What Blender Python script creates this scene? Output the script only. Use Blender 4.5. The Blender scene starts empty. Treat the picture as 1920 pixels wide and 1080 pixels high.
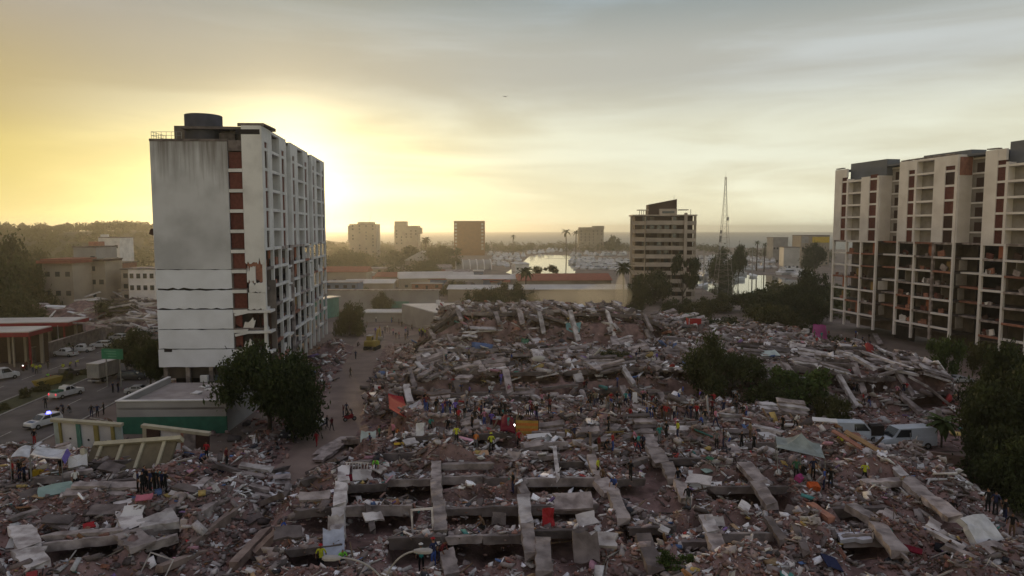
import bpy, math, random
import numpy as np
from mathutils import Vector, Matrix
R = math.radians
rng = np.random.default_rng(7)
random.seed(7)
SC = bpy.context.scene
COL = SC.collection

# ---------------------------------------------------------------- camera
CAM_Z, F, PITCH = 27.0, 1300.0, math.atan(110 / 1300)
cd = bpy.data.cameras.new('camera')
cd.sensor_width = 36; cd.lens = F / 1920 * 36; cd.clip_start = 0.5; cd.clip_end = 30000
cam = bpy.data.objects.new('camera', cd); COL.objects.link(cam)
cam.location = (0, 0, CAM_Z); cam.rotation_euler = (math.pi / 2 - PITCH, 0, 0)
SC.camera = cam

# ---------------------------------------------------------------- sky, sun, exposure
SUN_AZ = math.atan((545 - 960) / 1300)          # seen from the camera, behind the pale tower
SUN_EL = R(4.2)
sd = Vector((math.sin(SUN_AZ) * math.cos(SUN_EL), math.cos(SUN_AZ) * math.cos(SUN_EL), math.sin(SUN_EL)))
W = bpy.data.worlds.new('World'); SC.world = W; W.use_nodes = True
def build_world():
    nt = W.node_tree; N = nt.nodes; L = nt.links; N.clear()
    def nd(t, **k):
        n = N.new(t)
        for a, b in k.items(): setattr(n, a, b)
        return n
    def mth(op, a, b=None, clamp=False):
        n = nd('ShaderNodeMath', operation=op, use_clamp=clamp)
        for i, v in enumerate((a, b)):
            if v is None: continue
            if isinstance(v, (int, float)): n.inputs[i].default_value = v
            else: L.new(v, n.inputs[i])
        return n.outputs[0]
    def ramp(fac, stops, mode='EASE'):
        n = nd('ShaderNodeValToRGB'); n.color_ramp.interpolation = mode
        e = n.color_ramp.elements
        while len(e) < len(stops): e.new(0.5)
        for el, (p, c) in zip(e, stops): el.position = p; el.color = (*c, 1)
        L.new(fac, n.inputs[0]); return n.outputs[0]
    def mix(f, a, b, mode='MIX'):
        n = nd('ShaderNodeMix', data_type='RGBA', blend_type=mode)
        if isinstance(f, (int, float)): n.inputs[0].default_value = f
        else: L.new(f, n.inputs[0])
        for i, v in ((6, a), (7, b)):
            if isinstance(v, tuple): n.inputs[i].default_value = (*v, 1)
            else: L.new(v, n.inputs[i])
        return n.outputs[2]
    out = nd('ShaderNodeOutputWorld')
    tc = nd('ShaderNodeTexCoord'); vec = tc.outputs['Generated']
    nrm = nd('ShaderNodeVectorMath', operation='NORMALIZE'); L.new(vec, nrm.inputs[0]); vec = nrm.outputs[0]
    sep = nd('ShaderNodeSeparateXYZ'); L.new(vec, sep.inputs[0])
    el = mth('MULTIPLY', mth('ARCSINE', sep.outputs[2]), 180 / math.pi)          # elevation in degrees
    dot = nd('ShaderNodeVectorMath', operation='DOT_PRODUCT'); L.new(vec, dot.inputs[0]); dot.inputs[1].default_value = sd
    ang = mth('MULTIPLY', mth('ARCCOSINE', mth('MINIMUM', dot.outputs['Value'], 0.99999)), 180 / math.pi)
    eln = mth('DIVIDE', el, 90, True)
    # high cloud veil by elevation: cream at the horizon, grey above
    veil = ramp(eln, [(0.0, SKY['h0']), (0.075, SKY['h1']), (0.14, SKY['h2']), (0.215, SKY['h3']), (1.0, SKY['h4'])])
    # cloud streaks: noise stretched sideways
    mp = nd('ShaderNodeMapping'); mp.inputs['Scale'].default_value = (1.6, 1.6, 11); mp.inputs['Rotation'].default_value = (0, R(-8), 0)
    L.new(vec, mp.inputs[0])
    nz = nd('ShaderNodeTexNoise'); nz.inputs['Scale'].default_value = 1.5; nz.inputs['Detail'].default_value = 5; nz.inputs['Roughness'].default_value = .52; nz.inputs['Distortion'].default_value = .4
    L.new(mp.outputs[0], nz.inputs['Vector'])
    cl = ramp(nz.outputs[0], [(0.36, (0, 0, 0)), (0.66, (1, 1, 1))])
    veil = mix(1.0, veil, mix(cl, (0.90, 0.875, 0.84), (1.09, 1.11, 1.15)), 'MULTIPLY')
    # warm glow round the hidden sun
    g1 = mth('POWER', 2.718, mth('MULTIPLY', mth('DIVIDE', ang, SKY['w1']), -1.0))
    az0 = mth('MULTIPLY', mth('ARCTAN2', sep.outputs[0], sep.outputs[1]), 180 / math.pi)
    da = mth('SUBTRACT', az0, math.degrees(SUN_AZ)); de = mth('MULTIPLY', mth('SUBTRACT', el, 3.4), 2.7)
    ell = mth('SQRT', mth('ADD', mth('MULTIPLY', da, da), mth('MULTIPLY', de, de)))
    a2 = mth('DIVIDE', ell, SKY['w2']); g2 = mth('POWER', 2.718, mth('MULTIPLY', mth('MULTIPLY', a2, a2), -1.0))
    a3 = mth('DIVIDE', ang, SKY['w3']); g3 = mth('POWER', 2.718, mth('MULTIPLY', mth('MULTIPLY', a3, a3), -1.0))
    low = mth('POWER', 2.718, mth('MULTIPLY', mth('MAXIMUM', el, 0), -1 / 5.5))
    brk = mth('ADD', 0.78, mth('MULTIPLY', cl, 0.44))
    def col(c, f):
        n = nd('ShaderNodeVectorMath', operation='SCALE'); n.inputs[0].default_value = c; L.new(f, n.inputs['Scale']); return n.outputs[0]
    def add(a, b):
        n = nd('ShaderNodeVectorMath', operation='ADD'); L.new(a, n.inputs[0]); L.new(b, n.inputs[1]); return n.outputs[0]
    warm = mth('POWER', 2.718, mth('MULTIPLY', mth('DIVIDE', ang, 8), -1.0))
    veil = mix(warm, veil, SKY['warm'])
    # darker tan cloud bank to the west of the sun
    az = mth('MULTIPLY', mth('ARCTAN2', sep.outputs[0], sep.outputs[1]), 180 / math.pi)
    mr = nd('ShaderNodeMapRange', interpolation_type='SMOOTHSTEP'); L.new(az, mr.inputs[0]); mr.inputs[1].default_value = -16; mr.inputs[2].default_value = -40
    m3 = nd('ShaderNodeMapRange', interpolation_type='SMOOTHSTEP'); L.new(el, m3.inputs[0]); m3.inputs[1].default_value = 60; m3.inputs[2].default_value = 30
    bank = ramp(eln, [(0.0, (.80, .66, .26)), (.055, (.70, .555, .19)), (.10, (.52, .41, .20)), (.19, (.40, .35, .29)), (.4, (.33, .32, .34))])
    veil = mix(mth('MULTIPLY', mr.outputs[0], m3.outputs[0]), veil, bank)
    tot = add(veil, col(SKY['g1'], mth('MULTIPLY', mth('MULTIPLY', g1, low), brk)))
    tot = add(tot, col(SKY['g2'], mth('MULTIPLY', g2, brk)))
    tot = add(tot, col(SKY['g3'], g3))
    bg = nd('ShaderNodeBackground'); L.new(tot, bg.inputs[0]); bg.inputs[1].default_value = SKY['strength']
    sky = nd('ShaderNodeTexSky', sky_type='NISHITA'); sky.sun_disc = False
    sky.sun_elevation = SUN_EL; sky.sun_rotation = SUN_AZ; sky.dust_density = 3.0; sky.air_density = 1.2
    bs = nd('ShaderNodeBackground'); L.new(sky.outputs[0], bs.inputs[0]); bs.inputs[1].default_value = 0.002
    ad = nd('ShaderNodeAddShader'); L.new(bg.outputs[0], ad.inputs[0]); L.new(bs.outputs[0], ad.inputs[1])
    L.new(ad.outputs[0], out.inputs['Surface'])
SKY = dict(h0=(.98, .95, .70), h1=(.78, .78, .62), h2=(.53, .55, .52), h3=(.29, .355, .385), h4=(.41, .365, .46),
           warm=(.50, .40, .20), bank=(.34, .22, .10), g1=(.62, .50, .06), w1=14.0, g2=(.95, .78, .26), w2=11.0, g3=(1.2, 1.05, .75), w3=4.5, strength=1.0)
build_world()
sl = bpy.data.lights.new('sun', 'SUN'); sl.energy = 1.3; sl.angle = R(2.0); sl.color = (1.0, .72, .38)
sun = bpy.data.objects.new('sun', sl); COL.objects.link(sun)
sun.rotation_euler = sd.to_track_quat('Z', 'Y').to_euler()
vs = SC.view_settings
vs.view_transform = 'Standard'; vs.look = 'None'; vs.gamma = 1; vs.use_curve_mapping = False; vs.exposure = 0.0
cy = SC.cycles
cy.max_bounces = 5; cy.diffuse_bounces = 3; cy.glossy_bounces = 2; cy.transmission_bounces = 3; cy.transparent_max_bounces = 6; cy.volume_bounces = 0
cy.sample_clamp_indirect = 4.0; cy.caustics_reflective = False; cy.caustics_refractive = False
cy.use_denoising = True

HAZE = 0.00023
# ---------------------------------------------------------------- helpers: camera maths, materials, meshes
CP, SP = math.cos(PITCH), math.sin(PITCH)
def ray(px, py):
    a, b = (px - 960) / F, (540 - py) / F
    return Vector((a, CP + b * SP, -SP + b * CP))
def at(px, py, z=0.0):
    d = ray(px, py); t = (z - CAM_Z) / d.z
    return Vector((d.x * t, d.y * t, z))
def atd(px, py, y):
    d = ray(px, py); t = y / d.y
    return Vector((d.x * t, y, CAM_Z + d.z * t))

MATS = {}
def mat(name, c, c2=None, scale=1.0, rough=0.9, bump=0.0, spec=0.25, metal=0.0, detail=4, rnd=0.0, thr=(.35, .65), bscale=None, emit=None, alpha=None, stretch=(1, 1, 1)):
    """Principled material: two tones mixed by world-space noise, per-object tone shift, optional bump."""
    if name in MATS: return MATS[name]
    m = bpy.data.materials.new(name); MATS[name] = m; m.use_nodes = True
    nt = m.node_tree; N = nt.nodes; L = nt.links
    b = N['Principled BSDF']; b.inputs['Roughness'].default_value = rough; b.inputs['Metallic'].default_value = metal
    b.inputs['Specular IOR Level'].default_value = spec
    c2 = c2 or tuple(v * .72 for v in c)
    geo = N.new('ShaderNodeNewGeometry')
    mp = N.new('ShaderNodeMapping'); mp.inputs['Scale'].default_value = stretch; L.new(geo.outputs['Position'], mp.inputs[0])
    nz = N.new('ShaderNodeTexNoise'); nz.inputs['Scale'].default_value = scale; nz.inputs['Detail'].default_value = detail
    L.new(mp.outputs[0], nz.inputs['Vector'])
    rp = N.new('ShaderNodeValToRGB'); e = rp.color_ramp.elements
    e[0].position = thr[0]; e[0].color = (*c2, 1); e[1].position = thr[1]; e[1].color = (*c, 1)
    L.new(nz.outputs[0], rp.inputs[0]); col = rp.outputs[0]
    if rnd:
        oi = N.new('ShaderNodeObjectInfo'); mr = N.new('ShaderNodeMapRange')
        mr.inputs[3].default_value = 1 - rnd; mr.inputs[4].default_value = 1 + rnd; L.new(oi.outputs['Random'], mr.inputs[0])
        sc_ = N.new('ShaderNodeVectorMath'); sc_.operation = 'SCALE'; L.new(col, sc_.inputs[0]); L.new(mr.outputs[0], sc_.inputs['Scale']); col = sc_.outputs[0]
    L.new(col, b.inputs['Base Color'])
    if bump:
        n2 = N.new('ShaderNodeTexNoise'); n2.inputs['Scale'].default_value = bscale or scale * 4; n2.inputs['Detail'].default_value = 5
        L.new(geo.outputs['Position'], n2.inputs['Vector'])
        bp = N.new('ShaderNodeBump'); bp.inputs['Strength'].default_value = bump; bp.inputs['Distance'].default_value = .1
        L.new(n2.outputs[0], bp.inputs['Height']); L.new(bp.outputs[0], b.inputs['Normal'])
    if emit:
        b.inputs['Emission Color'].default_value = (*emit[0], 1); b.inputs['Emission Strength'].default_value = emit[1]
    return m

def new(name, data, parent=None, loc=(0, 0, 0), rot=None, scale=None, **props):
    o = bpy.data.objects.new(name, data); COL.objects.link(o)
    if parent is not None: o.parent = parent
    o.location = loc
    if rot is not None: o.rotation_euler = rot
    if scale is not None: o.scale = scale
    for k, v in props.items():
        if v is not None: o[k] = v
    return o
def thing(name, label, cat, loc=(0, 0, 0), rz=0.0, group=None, data=None, scale=None):
    return new(name, data, None, loc, (0, 0, rz), scale, label=label, category=cat, group=group)
def mesh(name, v, f, m=None, smooth=False):
    me = bpy.data.meshes.new(name); me.from_pydata([tuple(p) for p in v], [], [tuple(q) for q in f])
    for x in (m if isinstance(m, (list, tuple)) else [m]):
        if x is not None: me.materials.append(x)
    if smooth: me.polygons.foreach_set('use_smooth', [True] * len(me.polygons))
    me.update(); return me
def np_mesh(name, v, quads, m, tint=None, smooth=False):
    """v (n,3), quads (k,4) numpy arrays -> mesh; tint (n,3) goes to a point colour attribute."""
    me = bpy.data.meshes.new(name); k = len(quads); w = quads.shape[1]
    me.vertices.add(len(v)); me.vertices.foreach_set('co', np.ascontiguousarray(v, np.float32).ravel())
    me.loops.add(k * w); me.loops.foreach_set('vertex_index', quads.astype(np.int32).ravel())
    me.polygons.add(k); me.polygons.foreach_set('loop_start', np.arange(0, k * w, w, dtype=np.int32))
    me.materials.append(m)
    if tint is not None:
        a = me.color_attributes.new('tint', 'FLOAT_COLOR', 'POINT')
        a.data.foreach_set('color', np.concatenate([tint, np.ones((len(tint), 1))], 1).astype(np.float32).ravel())
    me.update(calc_edges=True)
    if smooth: me.polygons.foreach_set('use_smooth', np.ones(k, bool))
    return me
BV = [(x, y, z) for x in (-.5, .5) for y in (-.5, .5) for z in (-.5, .5)]
BF = [(0, 1, 3, 2), (4, 6, 7, 5), (0, 4, 5, 1), (2, 3, 7, 6), (0, 2, 6, 4), (1, 5, 7, 3)]
_bc = {}
def box(name, parent, c, s, m, rot=None, **props):
    me = _bc.get(m.name)
    if me is None: me = _bc[m.name] = mesh('block_' + m.name, BV, BF, m)
    return new(name, me, parent, c, rot, s, **props)
class MB:
    """collects boxes, prisms and tubes into one mesh"""
    def __init__(s): s.v = []; s.f = []; s.mi = []
    def add(s, v, f, mi=0):
        n = len(s.v); s.v += [tuple(p) for p in v]; s.f += [tuple(i + n for i in q) for q in f]; s.mi += [mi] * len(f); return s
    def box(s, c, d, rz=0, mi=0, M=None):
        if M is None: M = Matrix.Rotation(rz, 3, 'Z')
        return s.add([Vector(c) + M @ Vector((p[0] * d[0], p[1] * d[1], p[2] * d[2])) for p in BV], BF, mi)
    def tube(s, a, b, r, r2=None, n=6, mi=0):
        a, b = Vector(a), Vector(b); r2 = r if r2 is None else r2
        q = (b - a).to_track_quat('Z', 'Y')
        v = [a + q @ Vector((r * math.cos(t), r * math.sin(t), 0)) for t in [i * 2 * math.pi / n for i in range(n)]]
        v += [b + q @ Vector((r2 * math.cos(t), r2 * math.sin(t), 0)) for t in [i * 2 * math.pi / n for i in range(n)]]
        f = [(i, (i + 1) % n, n + (i + 1) % n, n + i) for i in range(n)] + [tuple(range(n))[::-1], tuple(range(n, 2 * n))]
        return s.add(v, f, mi)
    def prism(s, poly, axis, t0, t1, mi=0):
        """extrude 2D polygon along axis 0/1/2 from t0 to t1"""
        def P(p, t):
            return (t, p[0], p[1]) if axis == 0 else (p[0], t, p[1]) if axis == 1 else (p[0], p[1], t)
        n = len(poly); v = [P(p, t0) for p in poly] + [P(p, t1) for p in poly]
        f = [(i, (i + 1) % n, n + (i + 1) % n, n + i) for i in range(n)] + [tuple(range(n))[::-1], tuple(range(n, 2 * n))]
        return s.add(v, f, mi)
    def mesh(s, name, *m, smooth=False):
        me = mesh(name, s.v, s.f, list(m), smooth)
        if any(s.mi): me.polygons.foreach_set('material_index', s.mi)
        import bmesh as _b
        bm = _b.new(); bm.from_mesh(me); _b.ops.recalc_face_normals(bm, faces=bm.faces); bm.to_mesh(me); bm.free()
        return me
def basis(d, up=Vector((0, 0, 1)), roll=0.0):
    """euler that turns local X along d and local Z as near up as it can be"""
    x = Vector(d).normalized(); y = Vector(up).cross(x)
    if y.length < 1e-4: y = Vector((0, 1, 0))
    y.normalize(); z = x.cross(y)
    M = Matrix((x, y, z)).transposed() @ Matrix.Rotation(roll, 3, 'X')
    return M.to_euler()

# shared materials
M_WHITE = mat('white_plaster', (.70, .68, .67), (.54, .52, .51), .35, bump=.1, thr=(.3, .6))
M_CREAM = mat('cream_plaster', (.77, .735, .715), (.64, .60, .575), .3, bump=.1, thr=(.3, .6))
M_CONC = mat('concrete', (.37, .315, .298), (.17, .14, .132), .9, bump=.5, rnd=.28, detail=8, thr=(.38, .62))
M_CONCL = mat('pale_concrete', (.56, .52, .505), (.25, .215, .205), .8, bump=.45, rnd=.22, detail=8, thr=(.36, .58))
M_CONCD = mat('dark_concrete', (.18, .148, .14), (.085, .068, .064), .9, bump=.35, rnd=.3)
M_TANC = mat('tan_concrete', (.31, .235, .20), (.18, .13, .11), .9, bump=.4, rnd=.2, detail=8)
M_BRICK = mat('red_brick', (.155, .055, .042), (.11, .038, .03), 2.5, bump=.25, rnd=.22)
M_BRICKL = mat('hollow_clay_brick', (.36, .17, .115), (.24, .11, .08), 1.5, bump=.4, rnd=.25)
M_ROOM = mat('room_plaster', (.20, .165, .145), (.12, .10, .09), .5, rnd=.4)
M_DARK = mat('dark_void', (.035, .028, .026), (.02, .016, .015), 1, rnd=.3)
M_DARKWOOD = mat('dark_wood', (.07, .04, .03), None, 3)
M_METAL = mat('grey_metal', (.35, .35, .35), None, 2, rough=.5, metal=.6)
M_GLASS = mat('dark_glass', (.03, .035, .04), None, 1, rough=.12, spec=.6)
M_TYRE = mat('tyre_rubber', (.02, .02, .02), None, 4)
# ---------------------------------------------------------------- ground heights
def vnoise(x, y, s, seed):
    g = np.random.default_rng(seed).random((256, 256))
    u, v = np.asarray(x) / s + 1000, np.asarray(y) / s + 1000
    i, j = np.floor(u).astype(int), np.floor(v).astype(int)
    a, b = u - i, v - j; a = a * a * (3 - 2 * a); b = b * b * (3 - 2 * b)
    G = lambda p, q: g[p % 256, q % 256]
    return (G(i, j) * (1 - a) + G(i + 1, j) * a) * (1 - b) + (G(i, j + 1) * (1 - a) + G(i + 1, j + 1) * a) * b - .5
def sstep(t):
    t = np.clip(t, 0, 1); return t * t * (3 - 2 * t)
def mound(x, y, cx, cy, hx, hy, rot, h, e):
    c, s = math.cos(R(rot)), math.sin(R(rot))
    u, v = (x - cx) * c + (y - cy) * s, -(x - cx) * s + (y - cy) * c
    w = vnoise(x, y, 9, 31) * 5 + vnoise(x, y, 4, 32) * 2
    return h * sstep((np.minimum(hx - np.abs(u), hy - np.abs(v)) + w) / e + .5)
def smooth_h(x, y):
    x, y = np.asarray(x, float), np.asarray(y, float)
    h = np.zeros_like(x)
    for a in ((11, 57, 29, 23, 0, 5.4, 5), (-39, 55, 17, 15, 0, 4.5, 6), (-22, 50, 10, 14, 0, 3.0, 5), (33, 53, 7, 16, 0, 4.4, 4), (10, 84, 24, 9, 0, 3.8, 6), (33, 84, 6, 6, 0, 2.0, 5),
              (25, 113, 44, 15, 4, 5.2, 8), (42, 122, 26, 12, 4, 4.6, 8), (5, 148, 23, 15, 3, 8.6, 8), (44, 143, 20, 16, 3, 4.8, 10), (28, 150, 15, 12, 0, 6.5, 8),
              (-24, 118, 3, 20, 6, 1.6, 4), (-36, 145, 5, 14, 6, 1.5, 4), (-60, 66, 8, 14, 0, 2.2, 5)):
        h = np.maximum(h, mound(x, y, *a))
    h = h + .45 * sstep((75 - np.abs(x)) / 20) * sstep((170 - y) / 20)
    h = h * (1 - .93 * sstep((x - 38.5) / 3.5) * sstep((84 - y) / 6))
    # the dirt lane beside the tall pale block, the road, and the lane before the open block stay clear
    lx = np.interp(y, [55, 74, 95, 130, 170], [-19, -23, -24.5, -29.5, -35])
    h = h * sstep((np.abs(x - lx) - 2.5) / 5 + (y < 70) * (70 - y) / 6 * (y < 70))
    h = h * sstep((x + 61.5) / 5)
    rx = np.interp(y, [80, 100, 125, 150], [62, 66, 74, 80]); h = h * (1 - sstep((x - rx + 3) / 5) * sstep((y - 84) / 8))
    h = h * (1 - sstep((y - 158) / 8))
    h = h * (1 - .85 * sstep((x - 33) / 5) * sstep((y - 65) / 5) * sstep((93 - y) / 5))
    h = h * (1 - .9 * sstep((y - 76) / 6) * sstep((108 - y) / 8) * sstep((-31 - x) / 4))
    return h
GX0, GX1, GY0, GY1, GS = -75.0, 95.0, 22.0, 182.0, 0.5
gx = np.arange(GX0, GX1 + .01, GS); gy = np.arange(GY0, GY1 + .01, GS)
XX, YY = np.meshgrid(gx, gy, indexing='ij')
HS = smooth_h(XX, YY)
msk = np.clip(HS / 2.0, 0, 1)
HN = HS + msk * (vnoise(XX, YY, 6, 1) * 2.0 + vnoise(XX, YY, 2.6, 2) * 1.5 + vnoise(XX, YY, 1.2, 3) * 1.0) + (.12 + .3 * msk) * vnoise(XX, YY, .9, 4)
HN = np.maximum(HN, .02)
def samp(A, x, y):
    u = np.clip((np.asarray(x) - GX0) / GS, 0, len(gx) - 1.001); v = np.clip((np.asarray(y) - GY0) / GS, 0, len(gy) - 1.001)
    i, j = u.astype(int), v.astype(int); a, b = u - i, v - j
    return (A[i, j] * (1 - a) + A[i + 1, j] * a) * (1 - b) + (A[i, j + 1] * (1 - a) + A[i + 1, j + 1] * a) * b
def inside(x, y): return GX0 < x < GX1 and GY0 < y < GY1
HT = HN.copy()                    # top surface for people and debris (slabs raise it)
def hit(px, py, A=None, dz=0.0):
    """where the sight line through a pixel of the photograph meets the ground: used to lay things out on the site"""
    A = HS if A is None else A
    d = ray(px, py); t = np.arange(24, 420, .2) / d.y
    x, y, z = d.x * t, d.y * t, CAM_Z + d.z * t
    ins = (x > GX0) & (x < GX1) & (y > GY0) & (y < GY1)
    g = np.where(ins, samp(A, x, y), 0) + dz
    k = np.argmax(z <= g)
    if not (z <= g).any(): k = len(t) - 1
    return Vector((x[k], y[k], g[k]))
def carve(A, B, back, gap, front=3.2, lift=0.0):
    """hollow under a lifted floor edge A-B: a ramp down in front of it, a dark gap behind it"""
    global HN
    a, b = np.array(A[:2]), np.array(B[:2]); L = np.linalg.norm(b - a); u = (b - a) / L; n = np.array((-u[1], u[0]))
    if n[1] < 0: n = -n
    s = (XX - a[0]) * u[0] + (YY - a[1]) * u[1]; t = (XX - a[0]) * n[0] + (YY - a[1]) * n[1]
    zt = A[2] + (B[2] - A[2]) * np.clip(s / L, 0, 1)
    side = np.clip(np.minimum(s + .4, L + .4 - s) / .5, 0, 1)
    low = zt - gap - .25 + vnoise(XX, YY, 1.2, 9) * .5
    f = np.clip(1 + t / front, 0, 1) * (t <= 0) + 1.0 * ((t > 0) & (t < back))
    HN = np.where((side > 0) & (f > 0), np.minimum(HN, HN * (1 - f * side) + np.minimum(low, HN) * f * side), HN)
# ---------------------------------------------------------------- broken concrete pieces (shared meshes)
def broken_bar(seed, m, seg=6, rag=.08):
    """a beam or column of unit size along X with chipped arrises and ragged ends"""
    r = random.Random(seed); v = []; f = []
    for i in range(seg + 1):
        x = -.5 + i / seg
        for (y, z) in ((-.5, -.5), (.5, -.5), (.5, .5), (-.5, .5)):
            e = rag * 1.2 if i in (0, seg) else rag * .35
            v.append((x + (r.uniform(-1, 1) * e if i in (0, seg) else 0), y + r.uniform(-1, 1) * rag, z + r.uniform(-1, 1) * rag))
        if i:
            o = 4 * i
            f += [(o - 4 + k, o - 4 + (k + 1) % 4, o + (k + 1) % 4, o + k) for k in range(4)]
    f += [(3, 2, 1, 0), (4 * seg, 4 * seg + 1, 4 * seg + 2, 4 * seg + 3)]
    return mesh('broken_bar', v, f, m)
def broken_slab(seed, m, n=11, rag=.13):
    """a flat plate of unit size with a torn outline, slightly warped"""
    r = random.Random(seed); P = []; C = [(-.5, -.5), (.5, -.5), (.5, .5), (-.5, .5)]; torn = {seed % 4, (seed // 4 + 1) % 4}
    for k in range(4):
        a, b = C[k], C[(k + 1) % 4]; P.append((a[0] * r.uniform(.9, 1), a[1] * r.uniform(.9, 1)))
        for t in ((.25, .5, .75) if k in torn else (.5,)):
            e = 1 - (r.uniform(0, rag * 2.4) if k in torn else r.uniform(0, .02)); x, y = a[0] + (b[0] - a[0]) * (t + r.uniform(-.08, .08)), a[1] + (b[1] - a[1]) * (t + r.uniform(-.08, .08))
            P.append((x * (e if abs(a[0] - b[0]) < .1 else 1), y * (e if abs(a[1] - b[1]) < .1 else 1)))
    n = len(P)
    w = [r.uniform(-.25, .25) for _ in P]
    v = [(x, y, .5 + z) for (x, y), z in zip(P, w)] + [(x * (1 + r.uniform(-.04, .02)), y * (1 + r.uniform(-.04, .02)), -.5 + z) for (x, y), z in zip(P, w)] + [(0, 0, .5), (0, 0, -.5)]
    f = [(2 * n, i, (i + 1) % n) for i in range(n)] + [(2 * n + 1, n + (i + 1) % n, n + i) for i in range(n)] + [(i, n + i, n + (i + 1) % n, (i + 1) % n) for i in range(n)]
    return mesh('broken_slab', v, f, m)
def chunk_mesh(seed, m):
    r = random.Random(seed)
    return mesh('chunk', [tuple(c * r.uniform(.55, 1.15) + r.uniform(-.08, .08) for c in p) for p in BV], BF, m)
_pc = {}
def piece(kind, m, k=None):
    k = random.randrange(5) if k is None else k
    key = (kind, m.name, k)
    if key not in _pc:
        _pc[key] = {'bar': broken_bar, 'slab': broken_slab, 'chunk': chunk_mesh}[kind](hash(kind) % 97 * 0 + k * 13 + len(kind), m)
    return _pc[key]
def bar(name, parent, a, b, w, t, m, roll=0.0, **props):
    a, b = Vector(a), Vector(b); d = b - a
    return new(name, piece('bar', m), parent, (a + b) / 2 - parent.location, basis(d, roll=roll), (d.length, w, t), **props)
def slab(name, parent, c, sx, sy, t, rot, m, **props):
    return new(name, piece('slab', m), parent, Vector(c) - (parent.location if parent else Vector()), rot, (sx, sy, t), **props)

TOPS = []           # slab tops that people and debris may stand on: centre, u, v, half sizes
def lift_tops():
    global HT
    HT = HN.copy()
    for (A, u, n, L, back, z0, z1, dip) in TOPS:
        s = (XX - A[0]) * u[0] + (YY - A[1]) * u[1]; t = (XX - A[0]) * n[0] + (YY - A[1]) * n[1]
        ok = (s > 0) & (s < L) & (t > -.1) & (t < back)
        z = z0 + (z1 - z0) * np.clip(s / L, 0, 1) - dip * np.clip(t / back, 0, 1)
        HT = np.where(ok, np.maximum(HT, z), HT)
def bay(par, A, B, back=4.2, gap=1.7, dip=1.2, beam=.6, m=None, mb=None):
    """a floor edge A-B lifted on one side: edge beam, floor slab dipping away from the viewer, hollow below"""
    A, B = Vector(A), Vector(B); m = m or random.choice((M_CONC, M_CONC, M_CONCD)); mb = mb or random.choice((M_CONC, M_CONCD, M_CONCD))
    u = B - A; L = u.length; u2 = Vector((u.x, u.y, 0)).normalized(); n = Vector((-u2.y, u2.x, 0))
    if n.y < 0: n = -n
    carve(A, B, back - .8, gap)
    nn = (n * back - Vector((0, 0, dip))); c = (A + B) / 2 + nn / 2 + Vector((0, 0, -.14))
    x = u.normalized(); y = nn.normalized(); z = x.cross(y); 
    if z.z < 0: z = -z; x = -x
    rot = Matrix((x, y, z)).transposed().to_euler()
    new('floor_slab', piece('slab', m), par, c - par.location, rot, (L * 1.02, nn.length, .22))
    o = Vector((0, 0, -beam / 2 + .03)) + n * -.08
    bar('beam', par, A + o, B + o, .34, beam, mb, roll=random.uniform(-.12, .12))
    TOPS.append((A, u2, n, L, back, A.z, B.z, dip))
def up(p, dz): return Vector((p.x, p.y, p.z + dz))

def ruin(label, loc): return thing('collapsed_apartment_block', label, 'collapsed building', loc)
R1 = ruin('pancaked block nearest the curved street lamps, beams and columns in a grid over black gaps', (10, 56, 0))
R2 = ruin('long heap of fallen floors behind the crowd, between dirt lane and open white tower', (24, 112, 0))
R3 = ruin('farthest collapsed block, rows of brown beams below the low roofs and drifting dust', (5, 148, 0))
R4 = ruin('collapsed block with long diagonal brown beams, beside the painted shop wall and white canopies', (-38, 54, 0))

# --- front ruin: floor edges (pixel pairs on the site), hollow under each
for (x0, y0, x1, y1, back, gap) in (
    (648, 918, 727, 915, 4.0, 1.8), (730, 908, 815, 906, 4.0, 1.7), (826, 902, 905, 900, 4.4, 2.4), (906, 904, 962, 902, 4.2, 2.2),
    (985, 905, 1120, 903, 4.2, 1.6), (1150, 906, 1210, 905, 3.6, 1.2), (652, 957, 775, 955, 4.2, 2.0), (552, 968, 634, 958, 4.0, 1.6),
    (824, 962, 905, 960, 3.8, 1.5), (905, 960, 985, 957, 4.0, 1.4), (990, 955, 1120, 953, 4.2, 1.3), (735, 1018, 830, 1015, 4.0, 1.7),
    (840, 1016, 905, 1014, 4.0, 1.8), (906, 1013, 990, 1010, 4.2, 2.3), (1000, 1003, 1100, 1001, 4.0, 1.9), (1182, 998, 1262, 996, 4.0, 1.6),
    (542, 1040, 640, 1028, 4.0, 2.0), (1335, 920, 1475, 920, 4.2, 2.2), (1320, 1010, 1440, 1008, 4.2, 2.2), (1265, 1024, 1330, 1022, 3.4, 1.6),
    (1046, 874, 1092, 873, 4.0, 1.4), (1560, 960, 1662, 958, 4.0, 1.4), (1580, 1012, 1655, 1010, 4.0, 1.5), (600, 880, 640, 868, 4.0, 1.2),
    (720, 858, 780, 856, 4.0, 1.2), (800, 842, 880, 840, 4.0, 1.0), (1225, 868, 1330, 866, 3.6, 1.1), (1380, 838, 1480, 836, 4.0, 1.3),
    (980, 838, 1060, 836, 3.6, .9), (1200, 800, 1330, 796, 4.5, 1.6), (640, 830, 740, 826, 4.0, 1.3), (745, 826, 960, 818, 4.5, 1.4)):
    a, b = up(hit(x0, y0), .35), up(hit(x1, y1), .35)
    bay(R1, a, b, back, gap, dip=gap * .62, beam=random.uniform(.5, .85))
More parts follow.
